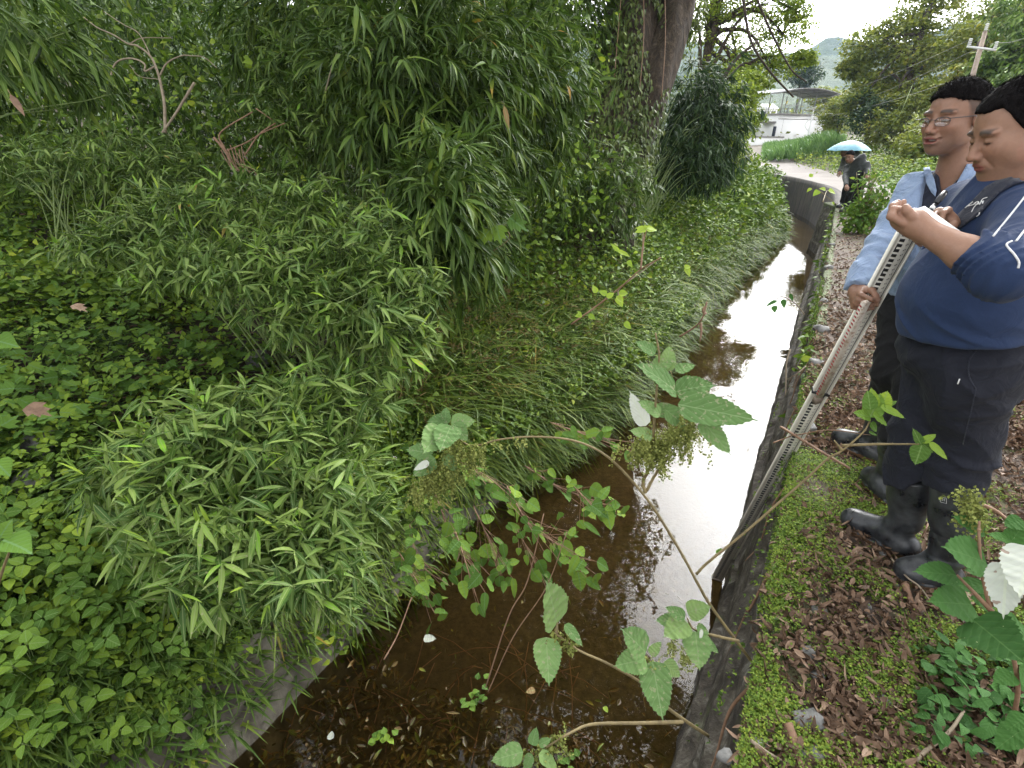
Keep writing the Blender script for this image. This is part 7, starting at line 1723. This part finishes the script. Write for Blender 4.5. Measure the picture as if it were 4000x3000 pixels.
# ------------------------------------------------------------------ buildings and poles
def building():
    d = 75.0; c0 = P(3024, 545, d); c1 = P(3206, 545, 79); X = nz((c1-c0)*V(1, 1, 0)); Y = V(-X[1], X[0], 0); g = height(c0[0], c0[1]); g = min(g, 2.2)
    W_ = np.linalg.norm((c1-c0)[:2]); zt = P(3100, 452, 76)[2]; o = V(c0[0], c0[1], 0)
    e = empty('building', V(o[0], o[1], g), 'small white flat-roofed building with a railed roof terrace under a metal canopy', 'building')
    at = lambda x, y, z: o+X*x+Y*y+UPZ*z
    mb = MB(); D = 5.0
    def bx(x0, x1, y0, y1, z0, z1): mb.box(at((x0+x1)/2, (y0+y1)/2, (z0+z1)/2), X*(x1-x0)/2, Y*(y1-y0)/2, UPZ*(z1-z0)/2)
    bx(0, W_, 0, D, g-2.5, zt); mb.build('wall', M['whitewall'], e)
    mb = MB(); bx(-.15, W_+.9, -.25, D+.3, zt, zt+.22); bx(-1.5, .4, .2, 2.5, zt-1.0, zt-.82); mb.build('roof_slab', M['grey_conc'], e)
    mb = MB(); bx(.02, W_-.02, -.012, .0, zt-.55, zt-.45); bx(1.15, 1.19, -.014, 0, g-1.5, zt-.5); mb.build('stain_line', M['grey_conc'], e)
    mb = MB()
    for i in range(8):
        for y in (-.1, D): x = -.0+i*(W_+.6)/7; mb.beam(at(x, y, zt+.2), at(x, y, zt+1.25), .05, .05)
    for y in (-.1, D):
        for z in (.75, 1.25): mb.beam(at(0, y, zt+z), at(W_+.6, y, zt+z), .045, .045)
        for i in range(26): x = i*(W_+.6)/25; mb.beam(at(x, y, zt+.25), at(x, y, zt+.78), .02, .02)
    mb.build('railing', M['grey_conc'], e)
    mb = MB(); zc = zt+3.1
    for x in (.2, W_*.35, W_*.7, W_+.5):
        for y in (0, D): mb.beam(at(x, y, zt+.2), at(x, y, zc-.15-.35*abs(x/W_-.5)), .09, .09)
    mb.build('posts', M['grey_conc'], e)
    mb = MB(); n = 14; xs = np.linspace(-1.6, W_+1.8, n); vs = []
    for x in xs:
        z = zc+.35-.75*((x-W_*.5)/(W_*.5+1.7))**2
        vs += [at(x, -1.0, z), at(x, D+.8, z+.1), at(x, -1.0, z-.06), at(x, D+.8, z+.04)]
    fs = []
    for i in range(n-1): a = 4*i; b = a+4; fs += [(a, b, b+1, a+1), (a+3, b+3, b+2, a+2), (a+2, b+2, b, a), (a+1, b+1, b+3, a+3)]
    mb.add(vs, fs); mb.build('canopy', M['roof_sheet'], e)
    mb = MB()
    for i in range(0, n-1, 2): mb.beam(vs[4*i+2]-UPZ*.06, vs[4*i+3]-UPZ*.06, .06, .09)
    for y in (0, .33, .66, 1):
        for i in range(n-1): a = vs[4*i+2]*(1-y)+vs[4*i+3]*y-UPZ*.03; b = vs[4*i+6]*(1-y)+vs[4*i+7]*y-UPZ*.03; mb.beam(a, b, .05, .05)
    mb.build('trusses', M['grey_conc'], e)
    mb = MB(); mb.box(at(-.45, -.1, g+1.1), X*.3, Y*.03, UPZ*.8); mb.build('hung_cloth', M['trouser_navy'], e)
    # low wall
    a, b = P(2860, 535, 70), P(3060, 552, 68); a[2] = b[2] = 0; mb = MB(); mb.beam(a+UPZ*1.1, b+UPZ*1.0, .4, 2.2); e2 = empty('low_wall', a, 'low stained concrete wall to the left of the white building', 'wall'); mb.build('wall', M['whitewall'], e2)
    mb = MB(); mb.beam(a+UPZ*2.26, b+UPZ*2.16, .6, .16); mb.build('coping', M['grey_conc'], e2)
building()
def house(label, px, py, d, w_, h_, rot, roofm, cat='house'):
    c = P(px, py, d); X = V(math.cos(rot), math.sin(rot), 0); Y = V(-X[1], X[0], 0); e = empty('house', c-UPZ*h_, label, cat); mb = MB(); mb.box(c-UPZ*h_*.5, X*w_/2, Y*w_*.35, UPZ*h_*.5); mb.build('wall', M['whitewall'], e)
    mb = MB()
    for s in (-1, 1): 
        a0 = c-X*w_*.55+Y*s*w_*.42-UPZ*.1; a1 = c+X*w_*.55+Y*s*w_*.42-UPZ*.1; r0 = c-X*w_*.55+UPZ*w_*.2; r1 = c+X*w_*.55+UPZ*w_*.2; dn = V(0, 0, -.15)
        mb.add([a0, a1, r1, r0, a0+dn, a1+dn, r1+dn, r0+dn], [(0, 1, 2, 3), (7, 6, 5, 4), (0, 4, 5, 1), (1, 5, 6, 2), (3, 2, 6, 7), (0, 3, 7, 4)])
    for s in (-1, 1): g = c+X*s*w_*.499; mb.add([g-Y*w_*.35-UPZ*.12, g+Y*w_*.35-UPZ*.12, g+UPZ*(w_*.2-.16)], [(0, 1, 2)])
    mb.build('roof', M[roofm], e)
    for k in (-.25, .2): mb = MB(); mb.box(c+X*k*w_-Y*w_*.353-UPZ*h_*.45, X*w_*.07, Y*.02, UPZ*h_*.16); mb.build('window', M['window'], e)
house('distant white-gabled house seen between the leaves left of the white building', 2985, 424, 150, 6, 3, .4, 'whitewall')
house('second distant white house a little below the gabled one', 2962, 446, 150, 4.5, 2.4, .2, 'whitewall')
house('blue-roofed distant building half hidden by the yellow-green tree', 2845, 372, 160, 8, 4, .3, 'umbrella')
def street_lamp():
    b = G(3138, 612, 0.0); b[2] = height(b[0], b[1]); d = b[1]*CS-(b[2]-H)*SN; sc = d/FPX; b = P(3138, 614, d); hh = P(3180, 432, d)[2]-b[2]; b[2] -= .3; hh += .3
    e = empty('street_lamp', b, 'white solar street lamp with tilted panel beside the corn field', 'street lamp'); mb = MB(); mb.tube([b, b+UPZ*hh*.55, b+UPZ*hh], [.13, .11, .07], 12); mb.build('pole', M['white_paint'], e)
    t = b+UPZ*hh; R_ = V(.9, -.35, 0); mb = MB(); mb.box(t+UPZ*.12, nz(R_+UPZ*.28)*.9, nz(V(.35, .9, -.15))*.45, UPZ*.03); mb.build('solar_panel', M['white_paint'], e)
    a = b+UPZ*(hh-2.6); mb = MB(); mb.tube(curve_pts([a+UPZ*.3, a-R_*.55+UPZ*1.0, a-R_*.1+UPZ*1.7, a+R_*1.3+UPZ*2.05], 6), .05, 8); mb.tube([a+UPZ*1.4, a+R_*1.0+UPZ*1.98], .03, 6); mb.build('arm', M['white_paint'], e)
    mb = MB(); mb.box(a+R_*1.9+UPZ*2.12, nz(R_)*.6, nz(np.cross(R_, UPZ))*.14, UPZ*.05); mb.build('lamp_head', M['white_paint'], e)
street_lamp()
def pole():
    d = 24.0; b = P(3790, 330, d); t = P(3848, 125, d); b = b-nz(t-b)*(b[2]/nz(t-b)[2]); e = empty('utility_pole', b, 'leaning wooden utility pole with white insulators on a crossarm', 'utility pole'); mb = MB(); mb.tube([b, t], [.14, .09], 12); mb.build('pole', M['wood_pole'], e)
    ax = nz(P(3888, 196, d)-P(3780, 183, d)); c = P(3834, 189, d-.15); mb = MB(); mb.beam(c-ax*.66, c+ax*.66, .08, .08); mb.build('crossarm', M['white_paint'], e)
    c2 = P(3790, 308, d-.2); mb = MB(); mb.beam(c2-ax*.5, c2+ax*.6, .05, .05); mb.build('lower_bracket', M['metal_dark'], e)
    for q in (c-ax*.6, c+ax*.6, t): 
        mb = MB()
        for k in range(4): z = q+UPZ*(.06+k*.07); mb.tube([z, z+UPZ*.02, z+UPZ*.05], [.05, .085, .05], 10)
        mb.build('insulator', M['white_paint'], e)
    def wire(label, A, B_, sag):
        t_ = np.linspace(0, 1, 24)[:, None]; pts = A*(1-t_)+B_*t_-UPZ*sag*4*t_*(1-t_); mb = MB(); mb.tube(pts, .012, 4); mb.build('power_line', M['grey_conc'], None, True, label=label, cat='wire')
    wire('upper power line running left from the crossarm', c-ax*.6+UPZ*.3, P(2980, 405, 75), 1.2)
    wire('power line running left from the middle of the crossarm towards the building', c+UPZ*.1, P(3000, 440, 75), 1.5)
    wire('lower cable sagging left from the lower bracket', c2-ax*.4, P(3010, 450, 74), 1.0)
    wire('cable leaving the lower bracket to the right', c2+ax*.5, P(4150, 290, 20), .5)
    wire('power line leaving the crossarm to the right', c+ax*.6+UPZ*.3, P(4150, 60, 20), .3)
    mb = MB(); mb.tube([P(3565, 330, 24), P(3520, 440, 24), P(3430, 560, 24)], .012, 5); mb.build('guy_wire', M['green_stem'], None, True, label='yellow sleeved guy wire slanting down through the trees', cat='wire')
pole()

# ------------------------------------------------------------------ haze
def haze():
    mb = MB(); mb.box(V(0, 450, 118), V(1150, 0, 0), V(0, 620, 0), V(0, 0, 145)); q = N('haze'); v = q.n('VolumePrincipled'); v.inputs['Density'].default_value = HAZE; v.inputs['Color'].default_value = (.58, .76, 1.0, 1)
    q.l(v.outputs[0], q.out.inputs[1]); mb.build('haze', q.m, None, kind='stuff', label='pale blue haze over the valley', cat='haze')
HAZE = .00034
haze()
